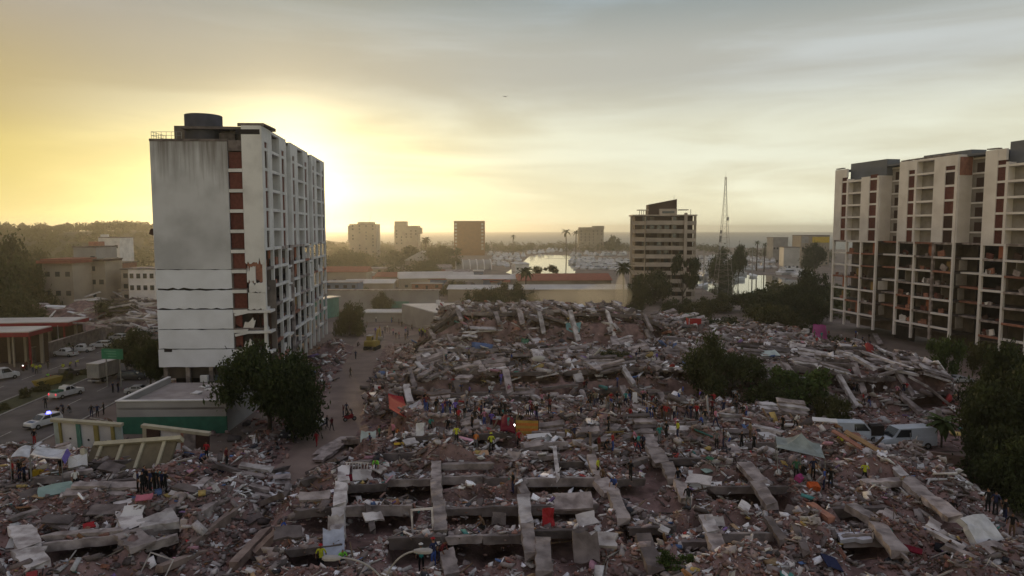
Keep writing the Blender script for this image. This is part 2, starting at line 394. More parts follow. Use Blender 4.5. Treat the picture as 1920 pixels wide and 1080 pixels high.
# columns that bridge from one floor edge to the next
for (x0, y0, x1, y1, w, c) in (
    (645, 890, 643, 914, .95, 2), (641, 922, 637, 962, .95, 2), (635, 972, 634, 1024, .95, 2), (818, 882, 818, 911, .85, 1), (817, 914, 821, 956, .9, 1), (823, 958, 826, 1010, .95, 1),
    (838, 1052, 848, 1095, .95, 1), (962, 902, 985, 940, .75, 1), (981, 946, 987, 994, .9, 2), (988, 1003, 997, 1056, .9, 1), (1018, 1030, 1020, 1090, 1.0, 1),
    (1125, 915, 1148, 936, 1.4, 1), (1150, 940, 1170, 990, .95, 1), (1212, 820, 1222, 850, 1.25, 1), (1226, 853, 1242, 880, 1.35, 1), (1250, 884, 1265, 912, 1.1, 1),
    (1275, 921, 1287, 950, .95, 1), (1205, 1026, 1228, 1082, 1.05, 0), (1322, 985, 1336, 1010, .9, 2), (1337, 1024, 1358, 1066, 1.05, 1), (1369, 844, 1390, 878, .95, 1), (1395, 884, 1424, 914, 1.2, 1),
    (1418, 920, 1445, 958, .95, 1), (1595, 966, 1640, 988, 1.1, 1), (1645, 1000, 1688, 1052, 1.1, 1), (1662, 874, 1697, 906, .8, 2), (1698, 912, 1740, 948, 1.3, 1),
    (1745, 950, 1792, 984, 1.2, 1), (1085, 1012, 1092, 1040, .8, 0), (1040, 855, 1046, 905, .35, 2), (1108, 870, 1122, 905, .8, 1)):
    a, b = up(hit(x0, y0), .55), up(hit(x1, y1), .35)
    bar('column', R1, a, b, w, .5, (M_CONC, M_CONC, M_CONCL)[c] if c else M_CONCD, roll=random.uniform(-.1, .1))
# other beams lying about
for (x0, y0, x1, y1, w, t, c) in (
    (567, 915, 634, 896, .5, .6, 0), (597, 870, 641, 838, 1.3, .35, 1), (598, 856, 650, 826, 1.3, .35, 1), (585, 893, 645, 868, 1.2, .4, 3), (830, 884, 925, 882, .5, .55, 1),
    (1100, 842, 1155, 798, .9, .6, 0), (1130, 838, 1160, 806, .8, .5, 1), (1088, 822, 1152, 790, 1.0, .5, 0), (1082, 836, 1118, 850, .9, .4, 2), (1160, 835, 1215, 812, .8, .35, 0),
    (1545, 800, 1600, 820, .9, .5, 2), (1568, 880, 1618, 877, .7, .5, 1), (1620, 916, 1690, 913, .9, .5, 1), (1625, 840, 1660, 866, 1.6, .4, 2), (1598, 815, 1628, 842, .8, .3, 4), (1520, 958, 1560, 988, .6, .4, 4),
    (1405, 806, 1470, 822, .9, .5, 2), (1355, 815, 1405, 818, .8, .4, 2), (1300, 806, 1350, 806, .8, .4, 1), (1440, 760, 1500, 800, .6, .5, 0), (1290, 762, 1322, 790, .4, .3, 2), (1700, 920, 1780, 965, .25, .25, 0),
    (1630, 1000, 1700, 1062, .15, .25, 1), (1000, 820, 1060, 823, .6, .4, 1), (905, 850, 935, 830, .3, .15, 2), (995, 870, 1050, 862, .6, .4, 1), (1180, 880, 1210, 870, .6, .4, 0), (660, 880, 700, 872, .8, .3, 1),
    (1490, 1000, 1510, 1050, .5, .4, 0), (1730, 1000, 1800, 1040, .4, .3, 2), (1770, 1035, 1830, 1065, .5, .4, 1), (1440, 985, 1470, 1030, .6, .4, 0), (690, 960, 700, 1010, .4, .3, 0)):
    a, b = up(hit(x0, y0), .4), up(hit(x1, y1), .4)
    bar('beam', R1, a, b, w, t, (M_CONCD, M_CONC, M_CONCL, M_CONCD, M_BRICKL)[c])
# loose floor and wall plates
for (px, py, sx, sy, t, tilt, yaw, c) in (
    (680, 905, 2.2, 1.6, .15, 25, 20, 2), (710, 893, 1.8, 1.0, .12, 20, -40, 2), (1100, 990, 1.9, 1.3, .12, 35, 10, 2), (1130, 1030, 2.6, 1.5, .25, 22, -15, 2), (1098, 1045, 2.2, 2.6, .2, 55, 8, 0),
    (1072, 955, 4.0, 2.2, .2, 20, -4, 1), (1340, 995, 1.7, 1.1, .15, 40, 5, 2), (700, 985, 1.8, 1.2, .14, 20, 30, 2), (935, 990, 1.3, 1.2, .12, 50, 5, 0), (1440, 860, 2.2, 1.6, .4, 18, 40, 2),
    (1310, 913, 2.6, 1.6, .1, 20, -25, 2), (1000, 845, 2.4, 1.2, .12, 15, 10, 1), (1010, 863, 2.2, 1.0, .12, 10, -8, 1), (850, 870, 1.8, 1.3, .12, 30, 30, 1), (770, 840, 1.9, 1.2, .15, 20, 40, 2),
    (1395, 965, 1.6, 1.0, .15, 25, 60, 2), (960, 870, 1.6, 1.8, .2, 45, -30, 1), (630, 1000, 1.4, 1.8, .12, 60, 12, 2), (540, 1015, 2.4, 1.6, .2, 20, 20, 0), (590, 945, 3.0, 1.4, .2, 20, 12, 1),
    (1245, 1010, 1.4, 1.0, .15, 20, 70, 2), (1660, 985, 2.4, 1.6, .2, 15, 30, 1), (1750, 1000, 1.6, 1.2, .12, 25, 50, 2), (1860, 1045, 2.2, 1.3, .15, 15, 20, 1), (1495, 975, 2.2, 1.4, .18, 22, -40, 0)):
    p = up(hit(px, py), .6)
    slab('wall_plate', R1, p, sx * .8, sy * .8, t, (R(tilt), R(random.uniform(-9, 9)), R(yaw)), (M_CONCD, M_CONC, M_CONCL)[c])

# --- far-left ruin by the painted wall
for (x0, y0, x1, y1, back, gap) in ((170, 876, 330, 862, 4.5, 2.0), (60, 905, 150, 898, 4.0, 1.0), (185, 912, 262, 905, 4.0, 1.2), (90, 1030, 235, 1012, 4.0, 1.4), (262, 1008, 340, 990, 4.0, 1.2), (275, 1030, 330, 1016, 3.5, 1.9)):
    bay(R4, up(hit(x0, y0), .4), up(hit(x1, y1), .4), back, gap, gap * .5)
for (x0, y0, x1, y1, w, t, c) in (
    (330, 965, 392, 910, .7, .6, 1), (350, 995, 448, 930, .7, .9, 1), (362, 1040, 462, 962, .6, 1.2, 3), (440, 1075, 500, 1010, .6, .7, 3), (300, 985, 345, 950, .7, .5, 1), (92, 1020, 232, 1010, .6, .5, 1),
    (265, 1004, 338, 992, .8, .5, 2), (232, 955, 248, 998, 1.6, .35, 2), (40, 1002, 58, 1042, 1.4, .35, 2), (48, 1045, 75, 1078, 1.4, .35, 2), (240, 1012, 270, 1040, 1.7, .35, 1), (235, 868, 310, 862, .5, .4, 0),
    (0, 950, 50, 930, .5, .4, 0), (120, 900, 175, 893, .5, .4, 1), (400, 880, 470, 900, .5, .4, 0), (470, 905, 540, 885, .5, .4, 0), (430, 925, 520, 915, .7, .5, 0), (20, 985, 70, 968, .5, .3, 1), (480, 960, 540, 935, .8, .4, 0), (300, 1080, 380, 1050, .5, .5, 3), (480, 1050, 530, 1000, .6, .5, 3)):
    bar('beam', R4, up(hit(x0, y0), .45), up(hit(x1, y1), .45), w, t, (M_CONCD, M_CONC, M_CONCL, M_TANC)[c])
for (px, py, sx, sy, t, tilt, yaw, c) in ((295, 990, 3.0, 1.6, .15, 18, 40, 2), (325, 962, 1.8, 2.6, .15, 40, -30, 1), (200, 970, 3.0, 1.8, .15, 15, 0, 0), (60, 945, 2.2, 1.6, .4, 35, 50, 0), (165, 945, 1.6, .9, .12, 15, 20, 1),
    (405, 958, 1.6, .9, .2, 25, 35, 2), (210, 890, 2.6, 1.3, .2, 20, -10, 0), (110, 990, 2.4, 1.5, .15, 12, 10, 0), (470, 985, 2.0, 1.5, .2, 20, 50, 0)):
    slab('wall_plate', R4, up(hit(px, py), .6), sx * .85, sy * .85, t, (R(tilt), R(random.uniform(-8, 8)), R(yaw)), (M_CONCD, M_CONC, M_CONCL)[c])

# --- second and third ruin: rows of floor edges with columns lying across them
def rows(par, x0, x1, y0, dy, n, rot, span, p_edge, p_col, lean, gap, lift=.5):
    c, s = math.cos(R(rot)), math.sin(R(rot))
    for j in range(n):
        x = x0 + random.uniform(-1, 1)
        while x < x1:
            L = random.uniform(.75, 1.35) * span
            def W(px, py):
                X, Y = px * c - (py - y0) * s, y0 + px * s + (py - y0) * c
                return Vector((X, Y, float(samp(HS, X, Y)) + lift)) if inside(X, Y) else Vector((X, Y, .4))
            yy = y0 + j * dy + random.uniform(-.8, .8)
            A, B = W(x, yy), W(x + L, yy + random.uniform(-.7, .7)); A.z += random.uniform(-.3, .5); B.z += random.uniform(-.3, .5)
            if min(A.z, B.z) > 2.3:
                if random.random() < p_edge:
                    bay(par, A, B, dy * .8, gap * random.uniform(.7, 1.2), gap * .5, beam=random.uniform(.45, .75))
                if random.random() < p_col:
                    q = W(x + lean + random.uniform(-.4, .4), yy - dy * random.uniform(.75, 1.0))
                    bar('column', par, up(A, .3), up(q, .15), random.uniform(.7, 1.0), .5, random.choice((M_CONC, M_CONCL, M_CONC)))
            x += L + random.uniform(.1, 1.2)
rows(R2, -14, 62, 97, 4.2, 8, 3, 6.5, .85, .55, .8, 1.9)
rows(R3, -16, 4, 137, 3.9, 6, 3, 5.2, .95, .95, .9, 1.7, 1.25)
rows(R3, 5, 27, 137, 3.9, 6, 2, 5.2, .95, .95, .9, 1.7, 1.25)
# dipping stack of floor edges at the lane end of the second ruin, and its mate by the open tower
for (x0, y0, x1, y1, w, t, c) in (
    (772, 702, 799, 676, 1.0, .5, 1), (780, 707, 806, 686, 1.0, .5, 2), (788, 716, 815, 697, 1.1, .5, 2), (768, 690, 790, 668, 1.0, .5, 1), (795, 725, 822, 708, 1.0, .5, 1), (775, 680, 800, 662, .9, .5, 1),
    (785, 668, 815, 650, .9, .5, 1), (790, 660, 832, 640, .9, .5, 2), (800, 650, 840, 632, .9, .5, 1), (778, 655, 812, 638, .9, .5, 1), (800, 722, 840, 700, .7, .6, 0), (765, 712, 785, 690, .7, .5, 0),
    (797, 673, 812, 684, 1.8, .5, 2), (808, 683, 822, 700, 1.9, .5, 1), (842, 638, 852, 652, 1.8, .5, 2), (893, 686, 905, 705, 1.6, .5, 1), (855, 728, 862, 746, 1.4, .5, 1), (1082, 710, 1088, 726, 1.8, .4, 2),
    (990, 636, 1002, 647, 2.0, .4, 2), (1002, 643, 1018, 655, 2.2, .4, 2), (1016, 656, 1028, 670, 2.2, .4, 2), (1145, 622, 1148, 636, 2.0, .4, 2), (1150, 640, 1155, 654, 1.8, .4, 1), (1212, 625, 1220, 640, 1.6, .4, 1),
    (1220, 648, 1228, 664, 1.5, .4, 2), (1226, 672, 1233, 688, 1.5, .4, 2), (1445, 632, 1455, 641, 1.8, .5, 2), (1452, 640, 1460, 650, 1.8, .5, 2), (862, 642, 895, 626, .9, .4, 2), (870, 632, 1010, 620, .7, .3, 2),
    (850, 752, 940, 746, .7, .7, 0), (1020, 738, 1080, 730, .7, .5, 1), (1180, 750, 1260, 744, .7, .5, 0), (1270, 705, 1320, 700, .7, .6, 0), (1180, 672, 1300, 668, .8, .5, 1),
    (1620, 668, 1690, 692, .9, .5, 2), (1640, 660, 1702, 680, .9, .5, 2), (1650, 680, 1712, 700, .9, .5, 2), (1660, 700, 1718, 712, .9, .5, 2), (1600, 640, 1645, 655, 1.0, .4, 2), (1640, 632, 1650, 648, 1.4, .4, 2),
    (1678, 672, 1686, 700, 1.3, .4, 2), (1600, 690, 1618, 742, 1.2, .5, 1), (1545, 700, 1600, 722, .8, .6, 1), (1625, 720, 1680, 704, .7, .5, 1), (1540, 690, 1600, 692, .9, .5, 0), (1480, 692, 1545, 698, .9, .5, 0), (1560, 738, 1610, 745, .8, .4, 0),
    (1704, 718, 1738, 735, .4, .4, 2), (1740, 738, 1780, 765, .4, .4, 1), (1680, 735, 1690, 750, .8, .6, 1)):
    bar('beam', R2, up(hit(x0, y0), .7), up(hit(x1, y1), .5), w * .78, t * .8, random.choice(((M_CONCD,), (M_CONC, M_CONCD), (M_CONCL, M_CONC))[c]))
for (px, py, sx, sy, t, tilt, yaw, c) in ((905, 625, 7.0, 2.6, .2, 10, 4, 2), (1010, 672, 3.4, 3.0, .3, 25, 20, 2), (1345, 606, 3.2, 2.4, .2, 30, 20, 2), (1440, 675, 3.4, 3.2, .2, 15, 0, 2), (1495, 662, 3.6, 3.0, .25, 35, -25, 2),
    (1575, 677, 3.0, 1.8, .1, 8, -10, 2), (1265, 605, 2.6, 1.8, .15, 20, 20, 2), (1385, 640, 2.6, 2.6, .3, 55, 5, 0), (880, 640, 4.0, 1.4, .2, 12, 8, 2), (960, 655, 3.0, 1.6, .2, 14, 12, 1), (830, 668, 3.0, 2.0, .2, 25, 25, 1),
    (870, 700, 2.4, 1.6, .2, 20, -20, 2), (1120, 700, 2.6, 2.0, .2, 16, 40, 1), (1250, 640, 2.8, 1.6, .2, 18, -8, 1), (1290, 660, 2.6, 1.6, .2, 18, 15, 1), (1470, 640, 2.6, 1.6, .3, 30, -8, 1), (1330, 690, 2.0, 1.4, .2, 18, 0, 1), (1160, 690, 2.0, 2.4, .2, 60, 0, 0)):
    slab('wall_plate', R2, up(hit(px, py), .8), sx * .75, sy * .75, t, (R(tilt), R(random.uniform(-9, 9)), R(yaw)), (M_CONCD, M_CONC, M_CONCL)[c])
# thin floor edges stacked in layers, all dipping much the same way
def strata(par, n, x0, x1, y0, y1, seed, k_=1.0):
    r = random.Random(seed); k = 0
    while k < n:
        x, y = r.uniform(x0, x1), r.uniform(y0, y1)
        if not inside(x, y) or samp(HS, x, y) < 1.8: continue
        t = r.gauss(.03, .16); L = r.uniform(2.2, 6.0) * k_; q = Vector((x, y, float(samp(HS, x, y)) + r.uniform(.1, .7))); sl_ = -.10 if x > (x0 + x1) / 2 else .14
        d = Vector((math.cos(t), math.sin(t), sl_ + r.gauss(0, .08)))
        for j in range(r.choice((1, 2, 2, 3))):
            o = q + Vector((r.uniform(-.4, .4), j * .55, j * .42)); bar('slab_edge', par, o - d * L / 2, o + d * L / 2, r.uniform(.8, 1.8) * k_, r.uniform(.18, .32), r.choice((M_CONC, M_CONC, M_CONCD, M_CONCL)), roll=r.gauss(.25, .15)); k += 1
strata(R2, 170, -18, 66, 95, 132, 5, .75); strata(R3, 40, 28, 58, 132, 158, 6, .8); strata(R1, 60, -16, 38, 66, 92, 7, .55); strata(R4, 36, -54, -20, 40, 70, 8, .5)
lift_tops()

# ---------------------------------------------------------------- rubble surface and debris
def mat_tint(name, bump=.4):
    m = bpy.data.materials.new(name); m.use_nodes = True; nt = m.node_tree; b = nt.nodes['Principled BSDF']
    b.inputs['Roughness'].default_value = .92; b.inputs['Specular IOR Level'].default_value = .2
    a = nt.nodes.new('ShaderNodeAttribute'); a.attribute_name = 'tint'
    g = nt.nodes.new('ShaderNodeNewGeometry'); n = nt.nodes.new('ShaderNodeTexNoise'); n.inputs['Scale'].default_value = 6; n.inputs['Detail'].default_value = 4
    nt.links.new(g.outputs['Position'], n.inputs['Vector'])
    mr = nt.nodes.new('ShaderNodeMapRange'); mr.inputs[3].default_value = .55; mr.inputs[4].default_value = 1.4; nt.links.new(n.outputs[0], mr.inputs[0])
    s = nt.nodes.new('ShaderNodeVectorMath'); s.operation = 'SCALE'; nt.links.new(a.outputs['Color'], s.inputs[0]); nt.links.new(mr.outputs[0], s.inputs['Scale'])
    nt.links.new(s.outputs[0], b.inputs['Base Color']); return m
m_rub = mat('rubble_dust', (.27, .175, .158), (.12, .075, .068), .8, bump=.9, bscale=5, detail=8)
def grid_faces(ni, nj):
    i, j = np.meshgrid(np.arange(ni - 1), np.arange(nj - 1), indexing='ij'); a = (i * nj + j).ravel()
    return np.stack([a, a + nj, a + nj + 1, a + 1], 1)
gf = grid_faces(len(gx), len(gy))
keep = (HS > .06).ravel(); gk = gf[keep[gf].any(1)]
gv = np.stack([XX.ravel(), YY.ravel(), np.where(HS > .05, HN, -.15).ravel()], 1)
used, inv = np.unique(gk, return_inverse=True)
new('rubble_mound', np_mesh('rubble_mound', gv[used], inv.reshape(gk.shape), m_rub), kind='stuff', label='brown dusty rubble heaped over the whole site', category='rubble')

BVn = np.array(BV); BFn = np.array(BF)
def debris(name, label, n, pal, smin, smax, flat, seed, power=2.2, dens=1.25, onlane=.04, zoff=.1, stick=False):
    g = np.random.default_rng(seed); P = np.zeros((0, 2))
    while len(P) < n:
        q = np.stack([g.uniform(GX0 + 1, GX1 - 1, n * 3), g.uniform(30, GY1 - 12, n * 3)], 1)
        hs = samp(HS, q[:, 0], q[:, 1]); d = q[:, 1]
        w = np.clip(hs / 1.2, onlane, 1) * (42 / np.maximum(d, 42)) ** dens * (.22 + 1.9 * np.clip(vnoise(q[:, 0], q[:, 1], 4.5, seed) + .45, 0, 1) ** 1.7) * np.clip(1.25 - (hs - samp(HT, q[:, 0], q[:, 1])) * 1.3, .05, 1) * np.where((d > 133) & (q[:, 0] < 32), .45, 1)
        ok = (np.abs(q[:, 0]) < d * .80 + 3) & (hs > .02) & (g.random(len(q)) < w); P = np.concatenate([P, q[ok]])
    P = P[:n]; d = P[:, 1]
    s = smin * (smax / smin) ** (g.random(n) ** power) * np.clip(d / 60, .85, 1.9)
    dims = s[:, None] * np.stack([g.uniform(.6, 2.4, n), g.uniform(.35, 1.1, n), g.uniform(*flat, n)], 1)
    if stick: dims = s[:, None] * np.stack([g.uniform(2, 6, n), g.uniform(.15, .35, n), g.uniform(.1, .3, n)], 1)
    c = BVn[None] * (1 + g.uniform(-.28, .28, (n, 8, 3)))
    v = c * dims[:, None]
    e = np.stack([g.normal(0, .38, n), g.normal(0, .38, n), g.uniform(0, 6.28, n)], 1)
    cx, sx, cy_, sy, cz, sz = np.cos(e[:, 0]), np.sin(e[:, 0]), np.cos(e[:, 1]), np.sin(e[:, 1]), np.cos(e[:, 2]), np.sin(e[:, 2])
    Rm = np.stack([cz * cy_, cz * sy * sx - sz * cx, cz * sy * cx + sz * sx, sz * cy_, sz * sy * sx + cz * cx, sz * sy * cx - cz * sx, -sy, cy_ * sx, cy_ * cx], 1).reshape(n, 3, 3)
    v = np.einsum('nij,nkj->nki', Rm, v)
    v += np.stack([P[:, 0], P[:, 1], samp(HT, P[:, 0], P[:, 1]) + dims[:, 2] * .3 + zoff * s], 1)[:, None]
    q = (BFn[None] + 8 * np.arange(n)[:, None, None]).reshape(-1, 4)
    pal = np.array(pal); t = pal[g.integers(0, len(pal), n)] * g.uniform(.6, 1.3, (n, 1)) * (1 + .5 * vnoise(P[:, 0], P[:, 1], 9, 77))[:, None]
    new(name, np_mesh(name, v.reshape(-1, 3), q, M_TINT, np.repeat(t, 8, 0)), kind='stuff', label=label, category='debris')
M_TINT = mat_tint('debris_tint')
debris('brick_rubble', 'broken red brick and clay block strewn over the ruins', 68000, [(.29, .155, .125), (.23, .11, .09), (.34, .215, .18), (.18, .115, .10), (.28, .20, .18)], .05, .34, (.3, .8), 11, power=1.7)
debris('concrete_rubble', 'grey concrete lumps and plaster crumbs over the ruins', 56000, [(.29, .245, .23), (.20, .165, .155), (.42, .375, .36), (.12, .097, .092), (.24, .19, .18)], .05, .65, (.15, .6), 12, power=2.6)
debris('plaster_rubble', 'white tile, plaster and paper scraps scattered over the ruins', 26000, [(.72, .70, .69), (.60, .57, .56), (.76, .75, .77), (.50, .46, .43)], .06, .7, (.06, .25), 13, power=2.6, zoff=.16)
debris('household_litter', 'clothes, wood and coloured belongings scattered over the ruins', 2600, [(.10, .16, .32), (.35, .05, .05), (.08, .24, .22), (.45, .33, .12), (.30, .16, .08), (.22, .14, .30), (.55, .30, .36), (.04, .04, .05), (.05, .05, .06), (.35, .24, .14)], .15, .8, (.08, .35), 14, zoff=.18)
debris('timber_litter', 'splintered timber, pipes and bars lying over the ruins', 3500, [(.20, .13, .08), (.12, .085, .06), (.34, .30, .27), (.09, .075, .07), (.45, .42, .38)], .18, .55, (.1, .2), 15, zoff=.3, stick=True)
# the larger lumps are pieces of the block they fell from
def lumps(par, n, x0, x1, y0, y1, seed, smax=1.0):
    r = random.Random(seed); k = 0
    while k < n:
        x, y = r.uniform(x0, x1), r.uniform(y0, y1)
        if abs(x) > y * .78 or samp(HS, x, y) < 1.0: continue
        m = r.choice((M_CONC, M_CONCL, M_CONCD, M_BRICKL, M_CONCD)); s = r.uniform(.35, smax)
        nm = 'brick_chunk' if m is M_BRICKL else 'concrete_chunk'
        new(nm, piece('chunk', m, r.randrange(5)), par, Vector((x, y, float(samp(HT, x, y)) + s * .18)) - par.location, (r.gauss(0, .4), r.gauss(0, .4), r.uniform(0, 6)), (s * r.uniform(.8, 2.0), s, s * r.uniform(.15, .5)))
        k += 1
lumps(R1, 90, -17, 52, 37, 90, 1, .8); lumps(R4, 50, -55, -16, 36, 72, 2, .9); lumps(R2, 110, -18, 68, 95, 135, 3, 1.3); lumps(R3, 60, -18, 60, 132, 162, 4, 1.5)
# ---------------------------------------------------------------- ground, road, water, sea
m_ground = mat('dry_ground', (.20, .155, .13), (.12, .09, .075), .12, bump=.4, bscale=2, detail=8)
m_road = mat('worn_asphalt', (.135, .118, .11), (.085, .072, .066), .3, bump=.2, bscale=6, detail=6)
m_dirt = mat('packed_dirt', (.26, .195, .165), (.18, .13, .11), .25, bump=.3, bscale=3, detail=6)
m_grass = mat('scrub_grass', (.07, .075, .03), (.045, .04, .02), 1.5, bump=.8, bscale=6)
m_sea = mat('sea_water', (.10, .10, .10), (.08, .085, .09), .01, rough=.45, spec=.3, bump=.0)
m_water = mat('marina_water', (.03, .035, .03), None, .02, rough=.06, spec=.9, bump=.02, bscale=.7)
m_kerb = mat('kerb_stone', (.42, .39, .36), None, .8)
m_paint = mat('road_paint', (.55, .53, .48), (.3, .28, .25), 1.2)
def sheet(name, pts, z, m, **k):
    return new(name, mesh(name, [(x, y, z) for x, y in pts], [tuple(range(len(pts)))], m), kind='structure', **k)
COAST = [(-7300, 1500), (-600, 1350), (-150, 1180), (60, 1150), (300, 1050), (520, 900), (7300, 860)]
sheet('ground', [(-7300, -60), (7300, -60)] + COAST[::-1], 0.0, m_ground)
import bmesh
sheet('marina_water', [(4, 403), (38, 403), (41, 445), (54, 565), (70, 705), (30, 745), (17, 690), (8, 560), (-4, 432)], .03, m_water)
sheet('marina_water', [(84, 285), (128, 290), (150, 330), (152, 405), (120, 420), (92, 360)], .03, m_water)
sheet('marina_water', [(60, 470), (112, 470), (120, 540), (75, 560)], .03, m_water)
sheet('sea', [(-7400, 700), (7400, 700), (7400, 7200), (-7400, 7200)], -1.2, m_sea)
def strip(xa, ya, xb, yb, w, name, z, m):
    d = Vector((xb - xa, yb - ya)).normalized(); n = Vector((-d.y, d.x)) * w / 2
    return sheet(name, [(xa + n.x, ya + n.y), (xa - n.x, ya - n.y), (xb - n.x, yb - n.y), (xb + n.x, yb + n.y)], z, m)
road_x = lambda y: -69 - (y - 110) * .10
strip(road_x(20), 20, road_x(420), 420, 13, 'road', .008, m_road)
strip(road_x(20) - 18, 20, road_x(420) - 18, 420, 13, 'road', .008, m_road)
strip(road_x(20) - 9.0, 20, road_x(420) - 9.0, 420, 4.6, 'verge', .012, m_grass)
for s, nm in ((-6.6, 'kerb'), (-11.4, 'kerb'), (6.6, 'kerb')):
    xa, xb = road_x(30) + s, road_x(300) + s; L = math.hypot(xb - xa, 270)
    mb = MB(); mb.box(((xa + xb) / 2, 165, .06), (L, .22, .14), math.atan2(270, xb - xa))
    new(nm, mb.mesh(nm, m_kerb), kind='structure')
mk = MB()
for k in range(24):
    y = 60 + k * 9
    mk.add([(road_x(y) - .07, y, .012), (road_x(y) + .07, y, .012), (road_x(y + 4) + .07, y + 4, .012), (road_x(y + 4) - .07, y + 4, .012)], [(0, 1, 2, 3)])
    mk.add([(road_x(y) - 18.07, y, .012), (road_x(y) - 17.93, y, .012), (road_x(y + 4) - 17.93, y + 4, .012), (road_x(y + 4) - 18.07, y + 4, .012)], [(0, 1, 2, 3)])
new('road_marking', mk.mesh('road_marking', m_paint), kind='structure')
sheet('path', [(-27, 66), (-19, 66), (-19, 95), (-25, 132), (-29, 170), (-20, 185), (-40, 190), (-36, 150), (-31, 100)], .008, m_dirt)
sheet('path', [(59, 86), (90, 86), (92, 110), (90, 135), (74, 150), (68, 150), (73, 120), (60, 100)], .008, m_dirt)
# far wooded ridge beyond the road
hx = np.linspace(-900, -120, 60); hy = np.linspace(420, 1150, 40); HX, HY = np.meshgrid(hx, hy, indexing='ij')
hh = 23 * sstep((-150 - HX) / 260) * sstep((HY - 430) / 230) * sstep((1150 - HY) / 120) * (1 + .5 * vnoise(HX, HY, 160, 5)) - .4
m_hill = mat('wooded_hill', (.06, .058, .028), (.04, .038, .02), .05)
new('hill', np_mesh('hill', np.stack([HX.ravel(), HY.ravel(), hh.ravel()], 1), grid_faces(60, 40), m_hill, smooth=True), kind='structure')
def hill_z(x, y):
    return float(max(0, 23 * sstep((-150 - x) / 260) * sstep((y - 430) / 230) * sstep((1150 - y) / 120) * (1 + .5 * vnoise(x, y, 160, 5)) - .4))
# air
if HAZE:
    hz = bpy.data.materials.new('haze_air'); hz.use_nodes = True; nt = hz.node_tree; nt.nodes.clear()
    o_ = nt.nodes.new('ShaderNodeOutputMaterial'); v_ = nt.nodes.new('ShaderNodeVolumePrincipled')
    v_.inputs['Color'].default_value = (.97, .93, .85, 1); v_.inputs['Density'].default_value = HAZE; v_.inputs['Anisotropy'].default_value = .75
    nt.links.new(v_.outputs[0], o_.inputs['Volume'])
    mb = MB(); mb.box((0, 3500, 29), (15600, 7800, 62))
    new('haze', mb.mesh('haze', hz), kind='stuff')
# ---------------------------------------------------------------- the two standing apartment towers
FH = 3.09                      # storey height
TOP = 42.7
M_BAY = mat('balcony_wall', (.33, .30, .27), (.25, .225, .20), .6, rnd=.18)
M_ORANGE = mat('orange_room_paint', (.42, .15, .08), (.33, .12, .07), .8, rnd=.1)
M_YELLOWROOM = mat('yellow_room_paint', (.40, .26, .10), (.3, .2, .08), .8)
M_ROOFBLUE = mat('blue_grey_cladding', (.17, .18, .21), (.13, .14, .16), .4, thr=(.3, .7))
def ragged_wall(u0, u1, z0, z1, th, m, seed, rt=.10, rb=.10, nu=9):
    """wall panel with torn top and bottom edge, in the u-z plane (local x-z), thickness along y"""
    r = random.Random(seed); us = [u0 + (u1 - u0) * i / nu for i in range(nu + 1)]
    bt = [(u, z0 + abs(r.gauss(0, rb))) for u in us]; tp = [(u, z1 - abs(r.gauss(0, rt))) for u in us]
    b = MB()
    for i in range(nu):
        q = [bt[i], bt[i + 1], tp[i + 1], tp[i]]
        b.prism(q, 1, -th / 2, th / 2)
    return b.mesh('wall_panel', m)
